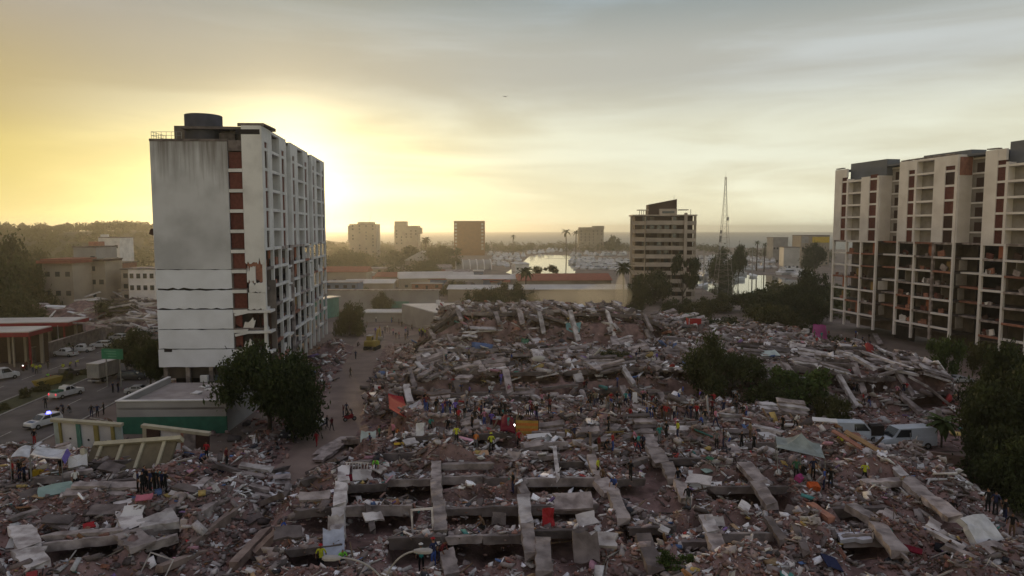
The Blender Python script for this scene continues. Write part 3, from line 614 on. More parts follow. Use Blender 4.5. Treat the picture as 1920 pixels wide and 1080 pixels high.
def facade_block(T, fr, u0, flip, nlow, seed, wallm, dep=5.0, E=(1.5, 3.4, 6.2, 11.6, 13.2, 15.4), drop=0.0):
    """one 16.8 m stretch of facade. fr(u, n, z): u along the front, n outward -> local point; box axes follow fr.ang"""
    r = random.Random(seed); Lb = 16.8; nf = 12
    U = (lambda a, b: (u0 + a, u0 + b)) if flip != 1 else (lambda a, b: (u0 + Lb - b, u0 + Lb - a))
    ang = fr.ang
    def bx(name, a, b, z0, z1, n0, n1, m, tilt=0.0, **k):
        ua, ub = U(a, b)
        c = fr((ua + ub) / 2, (n0 + n1) / 2, (z0 + z1) / 2)
        return box(name, T, c, (ub - ua, n1 - n0, z1 - z0), m, (0, tilt, ang), **k)
    zlow = TOP - (nf - nlow) * FH                                   # infill survives above this height
    # ---- intact upper storeys
    e1, e2, e3, e4, e5, e6 = E; TP = TOP - drop; db = e3 + (e4 - e3) * (.3 if drop or flip == 2 else .7)
    bx('wall', 0, e1, zlow, TP, -.5, 0, wallm); bx('wall', e2, e3, zlow, TP, -.5, 0, wallm)
    bx('wall', e4, e5, zlow, TP, -.5, 0, wallm); bx('wall', e6, Lb, zlow, TOP, -.5, 0, wallm)
    bx('parapet', e1, e2, TOP - 2.2, TP, -.48, -.02, wallm) if not drop else None; bx('parapet', e5, e6, TOP - 2.2, TOP, -.48, -.02, wallm)
    for k in range(nf - nlow):
        z1 = TOP - .45 - k * FH; z0 = z1 - FH + .45
        for (a, b) in ((e1, e2), (e5, e6)):
            zt = z1 if k else z1 - 1.75
            bx('brick_panel', a, b, z0, zt, -.32, -.2, M_DARKWOOD if r.random() < .1 else M_BRICK)
            bx('window_band', a, b, z0 - .45, z0, -.46, -.04, wallm)
        if k == 0 and drop: 
            bx('floor_slab', e3, e4, z0 - .45, z0, -1.9, -.03, wallm); continue
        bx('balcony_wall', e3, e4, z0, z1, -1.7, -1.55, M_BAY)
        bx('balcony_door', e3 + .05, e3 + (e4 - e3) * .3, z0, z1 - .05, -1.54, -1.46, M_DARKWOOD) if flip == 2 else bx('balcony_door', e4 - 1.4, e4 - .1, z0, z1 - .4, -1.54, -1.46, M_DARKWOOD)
        bx('floor_slab', e3, e4, z0 - .45, z0, -1.9, -.03, wallm)
    for a in (0.0, e3 - .12, e4 + .02, Lb - .1): bx('balcony_cheek', a, a + .1, zlow, (TP if e3 - 1 < a < e4 + 1 else TOP - (drop if a < 1 else 0)) - .05, -1.95, -.48, wallm)
    if not drop: bx('floor_slab', e3, e4, TOP - .45, TOP, -1.9, -.03, wallm)
    # ---- stripped lower storeys: frame, floors and rooms laid open
    zb = TOP - nf * FH - 1.2
    for (a, b) in ((0, .5), (5.4, 6.0), (11.0, 11.5), (16.2, 16.8)):
        bx('column', a, b, zb - 2.4, zlow, -.5, -.02, wallm if r.random() < .8 else M_CONC)
    for k in range(nlow + 1):
        z = zlow - k * FH
        for (a, b) in ((.5, 5.4), (6.0, 11.0), (11.5, 16.2)):
            t = r.gauss(0, .006) + (.0 if k < 2 else r.gauss(0, .006))
            bx('floor_slab', a, b, z - .42, z, -.55, .02 + r.uniform(-.03, .03), wallm if r.random() < .6 else r.choice((M_CONC, M_BRICKL, M_CONC)), tilt=t)
            if k:
                pass
            if k < nlow:
                zz0, zz1 = z - FH, z - .42
                q = r.random()
                if q < .35: bx('room_wall', a + r.uniform(.2, 1.5), b - r.uniform(1.5, 2.6), zz0, zz1, -2.4, -2.25, r.choice((M_ROOM, M_ROOM, M_BAY)))
                q = r.random()
                if q < .10: bx('room_wall', a + .3, a + 2.0, zz0, zz1, -1.2, -1.05, M_ORANGE)
                elif q < .16: bx('room_wall', a + 1.3, a + 2.6, zz0, zz1 - .6, -1.5, -1.35, M_YELLOWROOM)
                elif q < .42: bx('partition_wall', b - 2.0, b - 1.85, zz0, zz1, -dep + .2, -.7, r.choice((M_ROOM, M_ROOM, M_BAY)))
                if r.random() < .75:
                    for _ in range(r.choice((1, 2, 3))):
                        s = r.uniform(.3, 1.3); ua = r.uniform(a, b - 1)
                        bx('wall_remnant', ua, ua + s * 1.4, zz0, zz0 + s, -.9, -.6, r.choice((M_CREAM, M_BRICKL, M_BRICKL, M_CONC, M_BRICK, M_DARKWOOD)), tilt=r.gauss(0, .25))
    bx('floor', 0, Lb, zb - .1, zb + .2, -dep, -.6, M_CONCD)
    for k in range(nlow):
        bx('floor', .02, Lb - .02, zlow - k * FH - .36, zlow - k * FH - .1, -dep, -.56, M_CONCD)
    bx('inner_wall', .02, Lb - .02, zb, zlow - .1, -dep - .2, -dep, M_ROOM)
    return zlow
class Frame:
    def __init__(s, o, d, n): s.o, s.d, s.n = Vector(o), Vector(d), Vector(n); s.ang = math.atan2(d[1], d[0])
    def __call__(s, u, n, z): p = s.o + s.d * u + s.n * n; return (p.x, p.y, z)

# ---- tower with the blank gable
m_gable = mat('stained_gable', (.55, .545, .57), (.41, .405, .42), .22, bump=.1, thr=(.32, .6))
m_clean = mat('newer_gable_paint', (.72, .73, .79), (.63, .635, .68), .3, bump=.1)
def streaks(m, ztop):
    """rain streaks that run down from the roof edge"""
    nt = m.node_tree; N = nt.nodes; L = nt.links; b = N['Principled BSDF']; src = b.inputs['Base Color'].links[0].from_socket
    g = N.new('ShaderNodeNewGeometry'); mp = N.new('ShaderNodeMapping'); mp.inputs['Scale'].default_value = (1.1, 1.1, .07); L.new(g.outputs['Position'], mp.inputs[0])
    n = N.new('ShaderNodeTexNoise'); n.inputs['Scale'].default_value = 1.0; n.inputs['Detail'].default_value = 5; L.new(mp.outputs[0], n.inputs['Vector'])
    s = N.new('ShaderNodeSeparateXYZ'); L.new(g.outputs['Position'], s.inputs[0])
    mr = N.new('ShaderNodeMapRange'); mr.inputs[1].default_value = ztop - 11; mr.inputs[2].default_value = ztop; L.new(s.outputs[2], mr.inputs[0])
    x = N.new('ShaderNodeMath'); x.operation = 'MULTIPLY_ADD'; L.new(mr.outputs[0], x.inputs[0]); x.inputs[1].default_value = .42; L.new(n.outputs[0], x.inputs[2])
    r = N.new('ShaderNodeValToRGB'); r.color_ramp.elements[0].position = .70; r.color_ramp.elements[1].position = 1.0; L.new(x.outputs[0], r.inputs[0])
    mx = N.new('ShaderNodeMix'); mx.data_type = 'RGBA'; L.new(r.outputs[0], mx.inputs[0]); L.new(src, mx.inputs[6]); mx.inputs[7].default_value = (.20, .18, .17, 1); L.new(mx.outputs[2], b.inputs['Base Color'])
streaks(m_gable, 40.6)
def gable_tower():
    o = atd(501, 600, 107); o = Vector((o.x, 107, 0)); ph = R(6)
    T = thing('apartment_tower', 'pale high-rise with blank cracked gable and round roof tank, dark tree at its foot', 'apartment tower', o)
    d = Vector((-math.sin(ph), math.cos(ph), 0)); n = Vector((math.cos(ph), math.sin(ph) * .35, 0)).normalized()
    fr = Frame((0, 0, 0), d, n)
    lows = (6, 6, 6)
    for b in range(3):
        u0 = b * 20.6
        facade_block(T, fr, u0, 0, lows[b], 40 + b, M_WHITE)
        c = fr(u0 + 9.6, -9.5, 0)
        zl = TOP - (12 - lows[b]) * FH
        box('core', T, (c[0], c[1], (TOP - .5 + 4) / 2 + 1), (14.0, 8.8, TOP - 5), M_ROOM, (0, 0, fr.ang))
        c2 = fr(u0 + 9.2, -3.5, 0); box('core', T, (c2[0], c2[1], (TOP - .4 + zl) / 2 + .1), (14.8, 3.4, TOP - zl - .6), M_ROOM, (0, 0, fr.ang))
        if b < 2:
            c3 = fr(u0 + 18.7, -2.6, 0)
            box('recess_wall', T, (c3[0], c3[1], (TOP - 1 + 20) / 2), (3.9, .3, TOP - 21), M_WHITE, (0, 0, fr.ang))
            for k in range(6):
                c4 = fr(u0 + 18.7, -1.4, 23.4 - k * FH); box('floor_slab', T, c4, (3.9, 2.4, .35), M_WHITE, (0, random.gauss(0, .02), fr.ang))
                if k in (1, 2): box('wall_panel', T, fr(u0 + 18.6, -.6, 23.2 - k * FH - 1.5), (3.6, .25, 2.4), M_WHITE, (0, random.gauss(0, .02), fr.ang))
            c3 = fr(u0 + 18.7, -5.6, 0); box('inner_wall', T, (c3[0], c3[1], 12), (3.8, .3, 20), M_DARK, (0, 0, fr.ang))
    # ---- gable end: g runs from the left corner (0) to the facade corner (17.4)
    gd = Vector((math.cos(R(2)), math.sin(R(2)), 0)); gw = 16.75; gn = Vector((gd.y, -gd.x, 0)); ga = R(2)
    def G(g, out, z): p = gd * (g - gw) + gn * out; return Vector((p.x, p.y, z))
    zt = 40.3; z0 = 5.6
    def panel(name, g0, g1, za, zb, m, seed, rt, rb, out=0.0, th=.3):
        me = ragged_wall(g0 - (g0 + g1) / 2, g1 - (g0 + g1) / 2, za - (za + zb) / 2, zb - (za + zb) / 2, th, m, seed, rt, rb, nu=14)
        return new(name, me, T, G((g0 + g1) / 2, out, (za + zb) / 2), (0, 0, ga))
    zs = [zt - 6.3 * FH - i * FH for i in range(6)]                # cracked storeys below
    panel('wall', 0, 11.55, zs[0] + .02, zt, m_gable, 1, .01, .03)
    for i in range(5):
        panel('wall_panel', 0 + random.uniform(0, .12), 11.6 - random.uniform(0, .1), (zs[i + 1] if i < 4 else z0) + .04, zs[i] - .03, m_clean, 5 + i, .035 if i != 1 else .13, .04 if i not in (0, 1) else .12, out=random.uniform(-.06, .05))
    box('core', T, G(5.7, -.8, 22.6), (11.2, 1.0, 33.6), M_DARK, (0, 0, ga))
    c = G(8, -5.6, 21.5); box('core', T, G(7.6, -5.4, 21.5), (14.0, 7.2, 36), M_ROOM, (0, 0, ga))
    # stair strip of brick panels between white floor bands
    for k in range(12):
        z1 = zt - 1.55 - k * FH; z0_ = z1 - FH + .62
        if k < 8: box('brick_panel', T, G(12.65, -.35, (z1 + z0_) / 2), (2.1, .2, z1 - z0_), M_BRICK, (0, 0, ga))
        elif k < 11:
            new('brick_panel', ragged_wall(-.5, .6, -1.2, 1.2, .2, M_BRICK, k, .3, .3, 5), T, G(12.2, -.45, (z1 + z0_) / 2), (0, 0, ga))
            box('wall_remnant', T, G(13.4, -.5, z0_ + .5), (.7, .3, 1.0), M_CREAM, (0, .3, ga))
        box('floor_band', T, G(12.7, -.1, z0_ - .31), (2.2, .5, .5), M_WHITE, (0, -.01 if k < 7 else -.10 * (k - 6) / 4, ga))
    box('wall', T, G(12.7, -.15, zt - .6), (2.2, .4, 1.6), M_CONCD, (0, 0, ga))
    # corner wall
    panel('wall', 13.7, gw - .02, 21.6, TOP, M_WHITE, 30, .01, .35)
    panel('brick_panel', 13.9, gw - .1, 18.6, 22.2, M_BRICKL, 31, .1, .5, out=-.25)
    panel('wall_panel', 13.9, 15.2, 18.7, 21.4, M_WHITE, 32, .7, .3)
    panel('wall_panel', 14.2, gw - .05, 17.2, 18.9, M_WHITE, 35, .4, .1, out=.04)
    panel('wall_panel', 14.0, gw - .1, 14.5, 17.3, M_WHITE, 33, .1, .15)
    for k, z in enumerate((14.3, 11.1, 7.9, 4.8)):
        box('floor_slab', T, G(15.5, -.9, z), (3.8, 2.4, .4), M_WHITE, (0, -.02, ga))
        box('floor_slab', T, G(13.0, -.2, z - .25), (2.4, .9, .4), M_WHITE, (0, -.22, ga))
        if k:
            for j in range(5): box('curtain', T, G(14.4 + j * .6, -1.2, z + 1.45), (.45, .12, 2.4), M_DARKWOOD, (0, 0, ga + .3))
            new('wall_remnant', ragged_wall(-.5, .5, -1, 1, .2, M_CREAM, 60 + k, .7, .3, 4), T, G(14.2, -.4, z + 1.3), (0, .25, ga))
    box('inner_wall', T, G(14.5, -2.4, 11), (6, .3, 16), M_ROOM, (0, 0, ga))
    # roof, parapet, tank, railing
    box('roof', T, G(8.0, -5.2, zt - .9), (15, 9, .6), M_CONCD, (0, 0, ga))
    box('parapet', T, G(5.8, -.02, zt + .18), (11.7, .45, .36), M_CONCD, (0, 0, ga))
    b = MB(); b.box((.3, 0, 0), (3.9, .3, .4)); b.box((.3, 6, 0), (3.9, .3, .4)); b.box((.3, 3, .2), (3.9, 6.2, .2)); new('roof_cap', b.mesh('roof_cap', M_CONCD), T, G(14.8, -.1, TOP + .1), (0, 0, ga))
    box('roof_beam', T, G(14.7, .03, TOP - .95), (3.6, .3, .75), M_DARK, (0, 0, ga))
    box('roof', T, fr(29, -6.2, TOP - .35), (58, 11.5, .4), M_CONCD, (0, 0, fr.ang))
    n_ = 28; R_ = 2.75; v = [(R_ * math.cos(2 * math.pi * i / n_), R_ * math.sin(2 * math.pi * i / n_), z) for z in (0, 4.6) for i in range(n_)] + [(0, 0, 4.8)]
    f = [(i, (i + 1) % n_, n_ + (i + 1) % n_, n_ + i) for i in range(n_)] + [(n_ + i, n_ + (i + 1) % n_, 2 * n_) for i in range(n_)]
    mt = mat('dark_tank', (.075, .07, .085), (.05, .048, .055), .5)
    tk = new('water_tank', mesh('water_tank', v, f, mt, True), T, G(6.9, -3.1, zt - .3)); box('stair_housing', T, G(11.2, -2.4, zt + .5), (2.4, 3, 1.7), M_CONCD, (0, 0, ga))
    b = MB()
    for (p, q) in (((.1, -.3), (4.6, -.3)), ((.1, -.3), (.1, -5)),):
        P, Q = G(*p, zt + .3), G(*q, zt + .3)
        for i in range(7):
            a = P.lerp(Q, i / 6); b.tube(a, a + Vector((0, 0, 1.15)), .035, n=4)
        for h in (.6, 1.15): b.tube(P + Vector((0, 0, h)), Q + Vector((0, 0, h)), .03, n=4)
    new('railing', b.mesh('railing', M_METAL), T)
    # open ground storey
    for g in (.6, 4.0, 7.6, 11.2, 14, 17): box('column', T, G(g, -.9, 2.8), (.6, .6, 5.6), M_CONC, (0, 0, ga))
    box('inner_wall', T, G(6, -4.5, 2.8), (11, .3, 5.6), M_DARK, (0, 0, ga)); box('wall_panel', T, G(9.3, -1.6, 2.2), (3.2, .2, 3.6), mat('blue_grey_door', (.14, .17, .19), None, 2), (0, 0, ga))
    box('air_conditioner', T, G(7.0, .5, 3.9), (1.1, .6, 1.0), M_WHITE, (0, 0, ga)); box('wall_vent', T, G(1.5, .17, 8.3), (1.2, .08, .5), M_DARK, (0, 0, ga))
    box('satellite_dish', T, G(-.35, -.4, 26.6), (.7, .5, .9), M_DARKWOOD, (0, .4, ga))
    for k in range(4):
        P = G(10.4 + .3 * k, .17, 8.6 - k * .7); box('crack', T, P, (.1, .04, .9), M_DARK, (0, (-.5, .7, -.3, .4)[k], ga))
gable_tower()

# ---- long open tower on the other side
def open_tower():
    o = Vector((96.6, 134, 0)); dd = Vector((-.19, 1, 0)).normalized(); n = Vector((-dd.y, dd.x, 0))
    T = thing('apartment_tower', 'cream high-rise row with stripped lower storeys, rooms open above the rubble', 'apartment tower', o)
    fr = Frame((0, 0, 0), dd, n)
    starts = (37.5, 14.0, -9.5, -33.0)
    for b, u0 in enumerate(starts):
        zl = facade_block(T, fr, u0, 2, 6, 70 + b, M_CREAM, dep=6.0, E=(.7, 3.3, 6.4, 11.4, 12.0, 13.9), drop=(2.6, 0, 2.6, 0)[b])
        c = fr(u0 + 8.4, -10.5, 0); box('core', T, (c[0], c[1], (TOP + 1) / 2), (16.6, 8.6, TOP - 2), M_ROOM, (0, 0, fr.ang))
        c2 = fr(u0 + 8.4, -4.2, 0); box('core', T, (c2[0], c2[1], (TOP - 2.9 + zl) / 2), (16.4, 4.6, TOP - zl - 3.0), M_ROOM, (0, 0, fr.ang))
        # side wall towards the viewer in the recess, and the recessed back wall
        mw = M_CREAM
        dr = (2.6, 0, 2.6, 0)[b]; c3 = fr(u0 - .12, -1.85, (TOP - dr + zl) / 2); box('side_wall', T, c3, (.3, 3.2, TOP - dr - zl), mw, (0, 0, fr.ang))
        if b == 1: 
            c3 = fr(u0 - .3, -1.75, TOP - 2.4); box('brick_panel', T, c3, (.12, 3.0, 3.8), M_BRICKL, (0, 0, fr.ang))
        for k in range(6):
            z = zl - k * FH
            if random.random() < .6: box('side_wall', T, fr(u0 - .12, -1.9 - random.uniform(0, .6), z - 1.7), (.25, random.uniform(1.4, 2.6), random.uniform(2.0, 2.6)), random.choice((M_CREAM, M_BAY)), (random.gauss(0, .03), 0, fr.ang))
            box('floor_slab', T, fr(u0 - 3.3, -3.2, z - .2), (6.4, 2.6, .38), random.choice((M_CREAM, M_CONC, M_BRICKL)), (0, random.gauss(0, .012), fr.ang))
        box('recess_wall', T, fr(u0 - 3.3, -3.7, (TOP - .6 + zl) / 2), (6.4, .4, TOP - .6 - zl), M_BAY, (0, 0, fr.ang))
        for k in range(6):
            box('window', T, fr(u0 - 2.4, -3.46, TOP - 2.8 - k * FH), (2.0, .12, 1.9), M_DARKWOOD, (0, 0, fr.ang))
            box('floor_band', T, fr(u0 - 3.3, -3.4, TOP - .9 - k * FH), (6.3, .2, .35), M_CREAM, (0, 0, fr.ang))
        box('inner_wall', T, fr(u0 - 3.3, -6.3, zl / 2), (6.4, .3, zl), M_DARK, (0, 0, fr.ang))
        # roof: torn parapet edge and the blue-grey plant room set back
        for i in range(5 if b % 2 else 1):
            a = u0 + 1 + i * 3.2 + (0 if b % 2 else 12.9); box('roof_edge', T, fr(a + 1.4, -.5, TOP + .2 + random.uniform(-.05, .12)), (2.7, .9, .22), M_CONC, (0, random.gauss(0, .025), fr.ang))
        box('roof_housing', T, fr(u0 + 6.4, -3.6 - (b % 2) * 1.2, TOP - .8), (13.2, 3.6, 4.4 - (b % 2) * .6), M_ROOFBLUE, (0, 0, fr.ang))
    box('roof', T, fr(10.5, -8.2, TOP - .2), (88, 12.6, .4), M_ROOFBLUE, (0, 0, fr.ang))
open_tower()
# ---------------------------------------------------------------- the other buildings
M_TAN = mat('tan_render', (.36, .305, .245), (.27, .225, .18), .15, rnd=.1)
M_GREYW = mat('grey_render', (.36, .34, .33), (.27, .255, .245), .2)
M_TERRA = mat('terracotta_tile', (.28, .095, .06), (.2, .07, .05), .8, rnd=.15, stretch=(1, 1, 1))
M_SHEET = mat('pale_sheet_roof', (.55, .52, .49), (.42, .39, .36), .15, rough=.6)
M_BROWNB = mat('brown_brick_block', (.26, .12, .05), (.2, .09, .04), .3)
M_RED = mat('red_paint', (.27, .022, .03), (.2, .02, .025), 1)
M_BLUEW = mat('blue_house_paint', (.14, .18, .28), (.11, .15, .22), .6)
M_GREENW = mat('green_wall_paint', (.045, .15, .10), (.035, .11, .075), .8)
M_TEAL = mat('teal_paint', (.13, .28, .22), (.10, .22, .18), 1)
M_MUST = mat('mustard_paint', (.36, .30, .10), (.28, .23, .08), 1)
def face_windows(T, cx, cy, w, h, z0, nf, nc, face_y, m=M_GLASS, ww=1.4, wh=1.5, fh=3.0, skip=.1, fm=None):
    for k in range(nf):
        for i in range(nc):
            if random.random() < skip: continue
            x = cx - w / 2 + w * (i + .5) / nc
            f = box('window', T, (x, face_y, z0 + k * fh + 1.6), (ww, .14, wh), m)
            if fm: box('window_sill', T, (x, face_y - .05, z0 + k * fh + .75), (ww + .3, .2, .15), fm)
def block(px0, px1, py_top, d, label, wall, depth=14, nf=8, nc=4, roof=None, cat='building', z0=0.0, skip=.15, rz=0, ww=1.4, name='apartment_block', fm=None, win=True):
    a, b = atd(px0, py_top, d), atd(px1, py_top, d); w = b.x - a.x; h = a.z - z0
    T = thing(name, label, cat, ((a.x + b.x) / 2, d, z0), rz)
    box('wall', T, (0, depth / 2, h / 2), (w, depth, h), wall)
    box('roof', T, (0, depth / 2, h + .2), (w + .5, depth + .5, .4), roof or M_CONCD)
    if win: face_windows(T, 0, 0, w, h, 0, nf, nc, -.05, fh=h / nf, ww=min(ww, w / nc * .55), wh=min(1.5, h / nf * .5), skip=skip, fm=fm)
    return T, w, h
# distant mid-rise blocks on the skyline
T, w, h = block(655, 705, 421, 610, 'pale tan mid-rise with small windows, straight ahead under a thin aerial', M_TAN, 18, 11, 4, skip=.3)
box('stair_housing', T, (2, 6, h + 1.2), (w * .6, 8, 2.2), M_TAN); box('balcony', T, (-w / 2 - .8, 4, h - 8), (1.6, 6, 14), M_TAN)
b = MB(); b.tube((4, 6, h), (7.5, 6, h + 12), .16, .06, 5); new('aerial', b.mesh('aerial', M_METAL), T)
T, w, h = block(739, 784, 424, 760, 'stepped tan mid-rise with taller end and overhanging top floor', M_TAN, 18, 9, 5, skip=.45)
box('tower_wall', T, (-w / 2 + 6.5, 8, h + 2), (12.5, 14, 6.6), M_TAN); box('upper_floor', T, (w / 2 - 1, 7, h - 5), (8, 12, 7), M_TAN)
T, w, h = block(851, 908, 415, 720, 'brown brick mid-rise with open lattice edges beside the inlet', M_BROWNB, 18, 12, 1, win=False)
for s in (-1, 1):
    for k in range(8):
        q = box('window', T, (s * (w / 2 - 2), -.05, h - 3 - k * 3.6), (2.2, .2, 2.2), M_SHEET)
for k in range(10): box('floor_band', T, (0, -.1, h - 1 - k * 3.4), (w + .2, .3, .4), M_BROWNB)
T, w, h = block(1086, 1132, 430, 900, 'rounded hazy tan block on the sea shore', M_TAN, 20, 7, 6, skip=.2)
box('wing', T, (-6, 4, h + 1.2), (20, 16, 3), M_TAN); box('wing', T, (9, 4, h + 2.2), (14, 16, 4.4), M_TAN)
T, w, h = block(1450, 1478, 446, 560, 'low grey shore building with a flat roof near the marina', M_GREYW, 14, 2, 5)
T, w, h = block(1502, 1556, 442, 520, 'low building with a wide yellow panel under its roof', M_TAN, 16, 2, 6)
box('yellow_panel', T, (4, -.3, h - 3), (w - 9, .5, 4.2), mat('yellow_panel', (.62, .42, .05), (.5, .36, .05), 1)); box('end_panel', T, (-w / 2 + 3, -.2, h - 3), (5, .4, 5), M_GREYW)
T, w, h = block(1470, 1500, 464, 470, 'white arcade with square openings on the far quay', M_SHEET, 8, 1, 4, skip=0, ww=3)

# balcony tower by the marina
def balcony_tower():
    d = 268; a, b = atd(1187, 405, d), atd(1307, 405, d); w = b.x - a.x; h = a.z
    T = thing('balcony_tower', 'damaged tan balcony tower with sloping dark roof crown beside the marina', 'apartment tower', ((a.x + b.x) / 2, d, 0), R(-3))
    mt = mat('tower_concrete', (.47, .395, .33), (.36, .30, .25), .25, rnd=.14)
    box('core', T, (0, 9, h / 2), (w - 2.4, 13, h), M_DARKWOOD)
    n = 10; fh = h / n
    for k in range(n):
        z = k * fh + .6; j = lambda s: random.uniform(-s, s)
        box('balcony_parapet', T, (-w * .0, -.5 + j(.3), z + j(.12)), (w * .58, .4, 1.55), mt, (0, j(.008), j(.01)))
        box('balcony_parapet', T, (-w * .395, 1.6 + j(.2), z + j(.15)), (w * .25, .4, 1.55), mt, (0, j(.02), R(-38)))
        box('balcony_parapet', T, (w * .41, .6 + j(.4), z - .2 + j(.2)), (w * .17, .4, 1.4), mt, (0, j(.05), R(12) + j(.1)))
        box('balcony_floor', T, (0, 2.2, z - .7), (w * .94, 5.2, .3), mt)
        for i in range(6):
            x = -w * .30 + i * w * .115
            if random.random() < .8: box('window', T, (x, 2.55, z + 1.6), (w * .07, .15, 1.7), M_GLASS if random.random() < .5 else M_ROOM)
        box('partition_wall', T, (-w * .30, 1.8, z + 1.4), (.3, 2.2, 2.0), mt); box('partition_wall', T, (w * .12, 1.8, z + 1.4), (.3, 2.2, 2.0), mt)
    box('column', T, (w * .315, -.9, h / 2 + 1.2), (1.1, .8, h), mt); box('column', T, (-w * .5, 4, h / 2), (.9, .9, h), mt); box('column', T, (w * .49, 3, h / 2), (.9, .9, h), mt)
    box('roof', T, (0, 7, h + .3), (w, 14, .5), mt)
    b = MB(); b.prism([(-w * .24, 0), (w * .205, 0), (w * .205, 6.2), (-w * .24, 4.1)], 1, 3.5, 10); new('roof_crown', b.mesh('roof_crown', M_DARKWOOD), T, (0, 0, h + .4))
    box('penthouse', T, (w * .06, 2.6, h + 1.6), (w * .27, 2.4, 2.4), mt); box('window', T, (w * .06, 1.35, h + 1.5), (w * .19, .15, .9), M_GLASS)
    for i in range(5): box('pergola_post', T, (-w * .38 + i * .8, 3, h + 1.3), (.22, .22, 2), mt)
    box('pergola_beam', T, (-w * .33, 3, h + 2.35), (w * .18, 3, .3), mt); box('pergola_beam', T, (w * .30, 3, h + 2.4), (w * .14, 4, .35), mt)
    b = MB(); b.tube((w * .17, 5, h + 6), (w * .17, 5, h + 8.2), .06, n=4); b.tube((w * .42, 3, h), (w * .42, 3, h + 2.6), .12, n=4); new('aerial', b.mesh('aerial', M_METAL), T)
balcony_tower()
# lattice mast
def mast():
    p = at(1357, 452, 0); d = 330; x = (1357 - 960) / F * d; zt = atd(1357, 332, d).z
    m_m = mat('mast_steel', (.30, .24, .21), (.42, .38, .34), .12, rough=.6)
    T = thing('lattice_mast', 'tall red and white lattice mast rising over the marina trees', 'mast', (x, d, 0))
    b = MB(); n = 20
    for i in range(n):
        z0, z1 = zt * i / n, zt * (i + 1) / n; r0, r1 = 3.5 * (1 - i / n) ** 1.5 + .3, 3.5 * (1 - (i + 1) / n) ** 1.5 + .3
        c = [(1, 1), (1, -1), (-1, -1), (-1, 1)]
        for k in range(4):
            A, B = c[k], c[(k + 1) % 4]
            b.tube((A[0] * r0, A[1] * r0, z0), (A[0] * r1, A[1] * r1, z1), .10, n=3)
            b.tube((A[0] * r0, A[1] * r0, z0), (B[0] * r1, B[1] * r1, z1), .035, n=3); b.tube((A[0] * r1, A[1] * r1, z1), (B[0] * r1, B[1] * r1, z1), .035, n=3)
    new('lattice', b.mesh('lattice', m_m), T)
    for i, z in enumerate((.42, .50, .62, .35, .45)):
        b = MB(); b.tube((0, 0, -.8), (0, 0, .8), .5, n=8); new('antenna_drum', b.mesh('antenna_drum', M_METAL), T, (random.choice((-1, 1)) * (3.5 * (1 - z) ** 1.5 + .5), -.6, zt * z))
    b = MB(); b.tube((0, 0, zt), (0, 0, zt + 3), .05, n=3); new('spike', b.mesh('spike', m_m), T)
mast()

# pitched and flat low buildings
def house(px, py, d_or_z, w, dp, h, label, wall, roofm, rz=0.0, pitch=1.6, ridge='x', nwin=4, cat='house', name='house', over=.5, storeys=1, win=True):
    p = at(px, py, 0)
    T = thing(name, label, cat, p, R(rz))
    box('wall', T, (0, dp / 2, h / 2), (w, dp, h), wall)
    b = MB(); W2, D2 = w / 2 + over, dp / 2 + over
    if pitch <= .01: b.box((0, dp / 2, h + .15), (2 * W2, 2 * D2, .3))
    elif ridge == 'x': b.prism([(-D2, 0), (D2, 0), (D2, .18), (0, pitch), (-D2, .18)], 0, -W2, W2); b.v = [(x, y + dp / 2, z + h) for x, y, z in b.v]
    elif ridge == 'shed': b.prism([(-D2, 0), (D2, pitch), (D2, pitch + .25), (-D2, .25)], 0, -W2, W2); b.v = [(x, y + dp / 2, z + h) for x, y, z in b.v]
    else: b.prism([(-W2, 0), (W2, 0), (W2, .18), (0, pitch), (-W2, .18)], 1, -D2, D2); b.v = [(x, y + dp / 2, z + h) for x, y, z in b.v]
    new('roof', b.mesh('roof', roofm), T)
    if win:
        for k in range(storeys):
            for i in range(nwin):
                x = -w / 2 + w * (i + .5) / nwin
                if i == nwin // 2 and k == 0: box('door', T, (x, -.04, 1.05), (1.0, .12, 2.1), M_DARKWOOD)
                else: box('window', T, (x, -.04, k * 3 + 1.7), (min(1.4, w / nwin * .6), .12, 1.2), M_GLASS)
    return T
house(640, 560, 0, 13, 10, 6.2, 'blue two-storey house beside the pale tower', M_BLUEW, M_GREYW, 0, 0, storeys=2, nwin=4)
house(640, 547, 0, 22, 12, 8.5, 'house with broad terracotta roof behind the blue house', M_TAN, M_TERRA, 0, 2.2, storeys=2)
house(690, 555, 0, 20, 10, 5.0, 'tan flat-roofed shed with pale lean-to behind the long grey wall', M_TAN, M_SHEET, 3, .9, 'shed')
T = house(695, 580, 0, 46, 1.0, 6.4, 'long plain grey boundary building beyond the dirt lane', M_GREYW, M_CONC, 0, 0, win=False, cat='building', name='warehouse')
box('teal_panel', T, (-46 / 2 + 33, -.1, 1.6), (6, .15, 2.2), M_TEAL)
# flat white roof with plant units and an angled side wall
def flat_roof():
    p = atd(765, 0, 172); T = thing('flat_roof_building', 'low grey building with white flat roof carrying tanks and red crates', 'building', (-24, 178, 0), R(0))
    b = MB(); b.prism([(-8, 22), (4, 0), (22, 2), (22, 26)], 2, 0, 5.4); new('wall', b.mesh('wall', M_GREYW), T)
    b = MB(); b.prism([(-7.6, 21.6), (4.1, .5), (21.6, 2.5), (21.6, 25.6)], 2, 5.4, 5.55); new('roof', b.mesh('roof', M_SHEET), T)
    r = random.Random(3)
    for i in range(9): box('roof_unit', T, (r.uniform(0, 18), r.uniform(8, 22), 6.1), (r.uniform(.8, 1.8), r.uniform(.8, 1.8), r.uniform(.7, 1.3)), r.choice((M_WHITE, M_CONCD, M_CONC)))
    for i in range(3): box('crate', T, (12 + i * 2.6, 5.5, 6.5), (2.2, 1.6, 1.9), (M_DARKWOOD, M_BRICKL, M_RED)[i])
flat_roof()
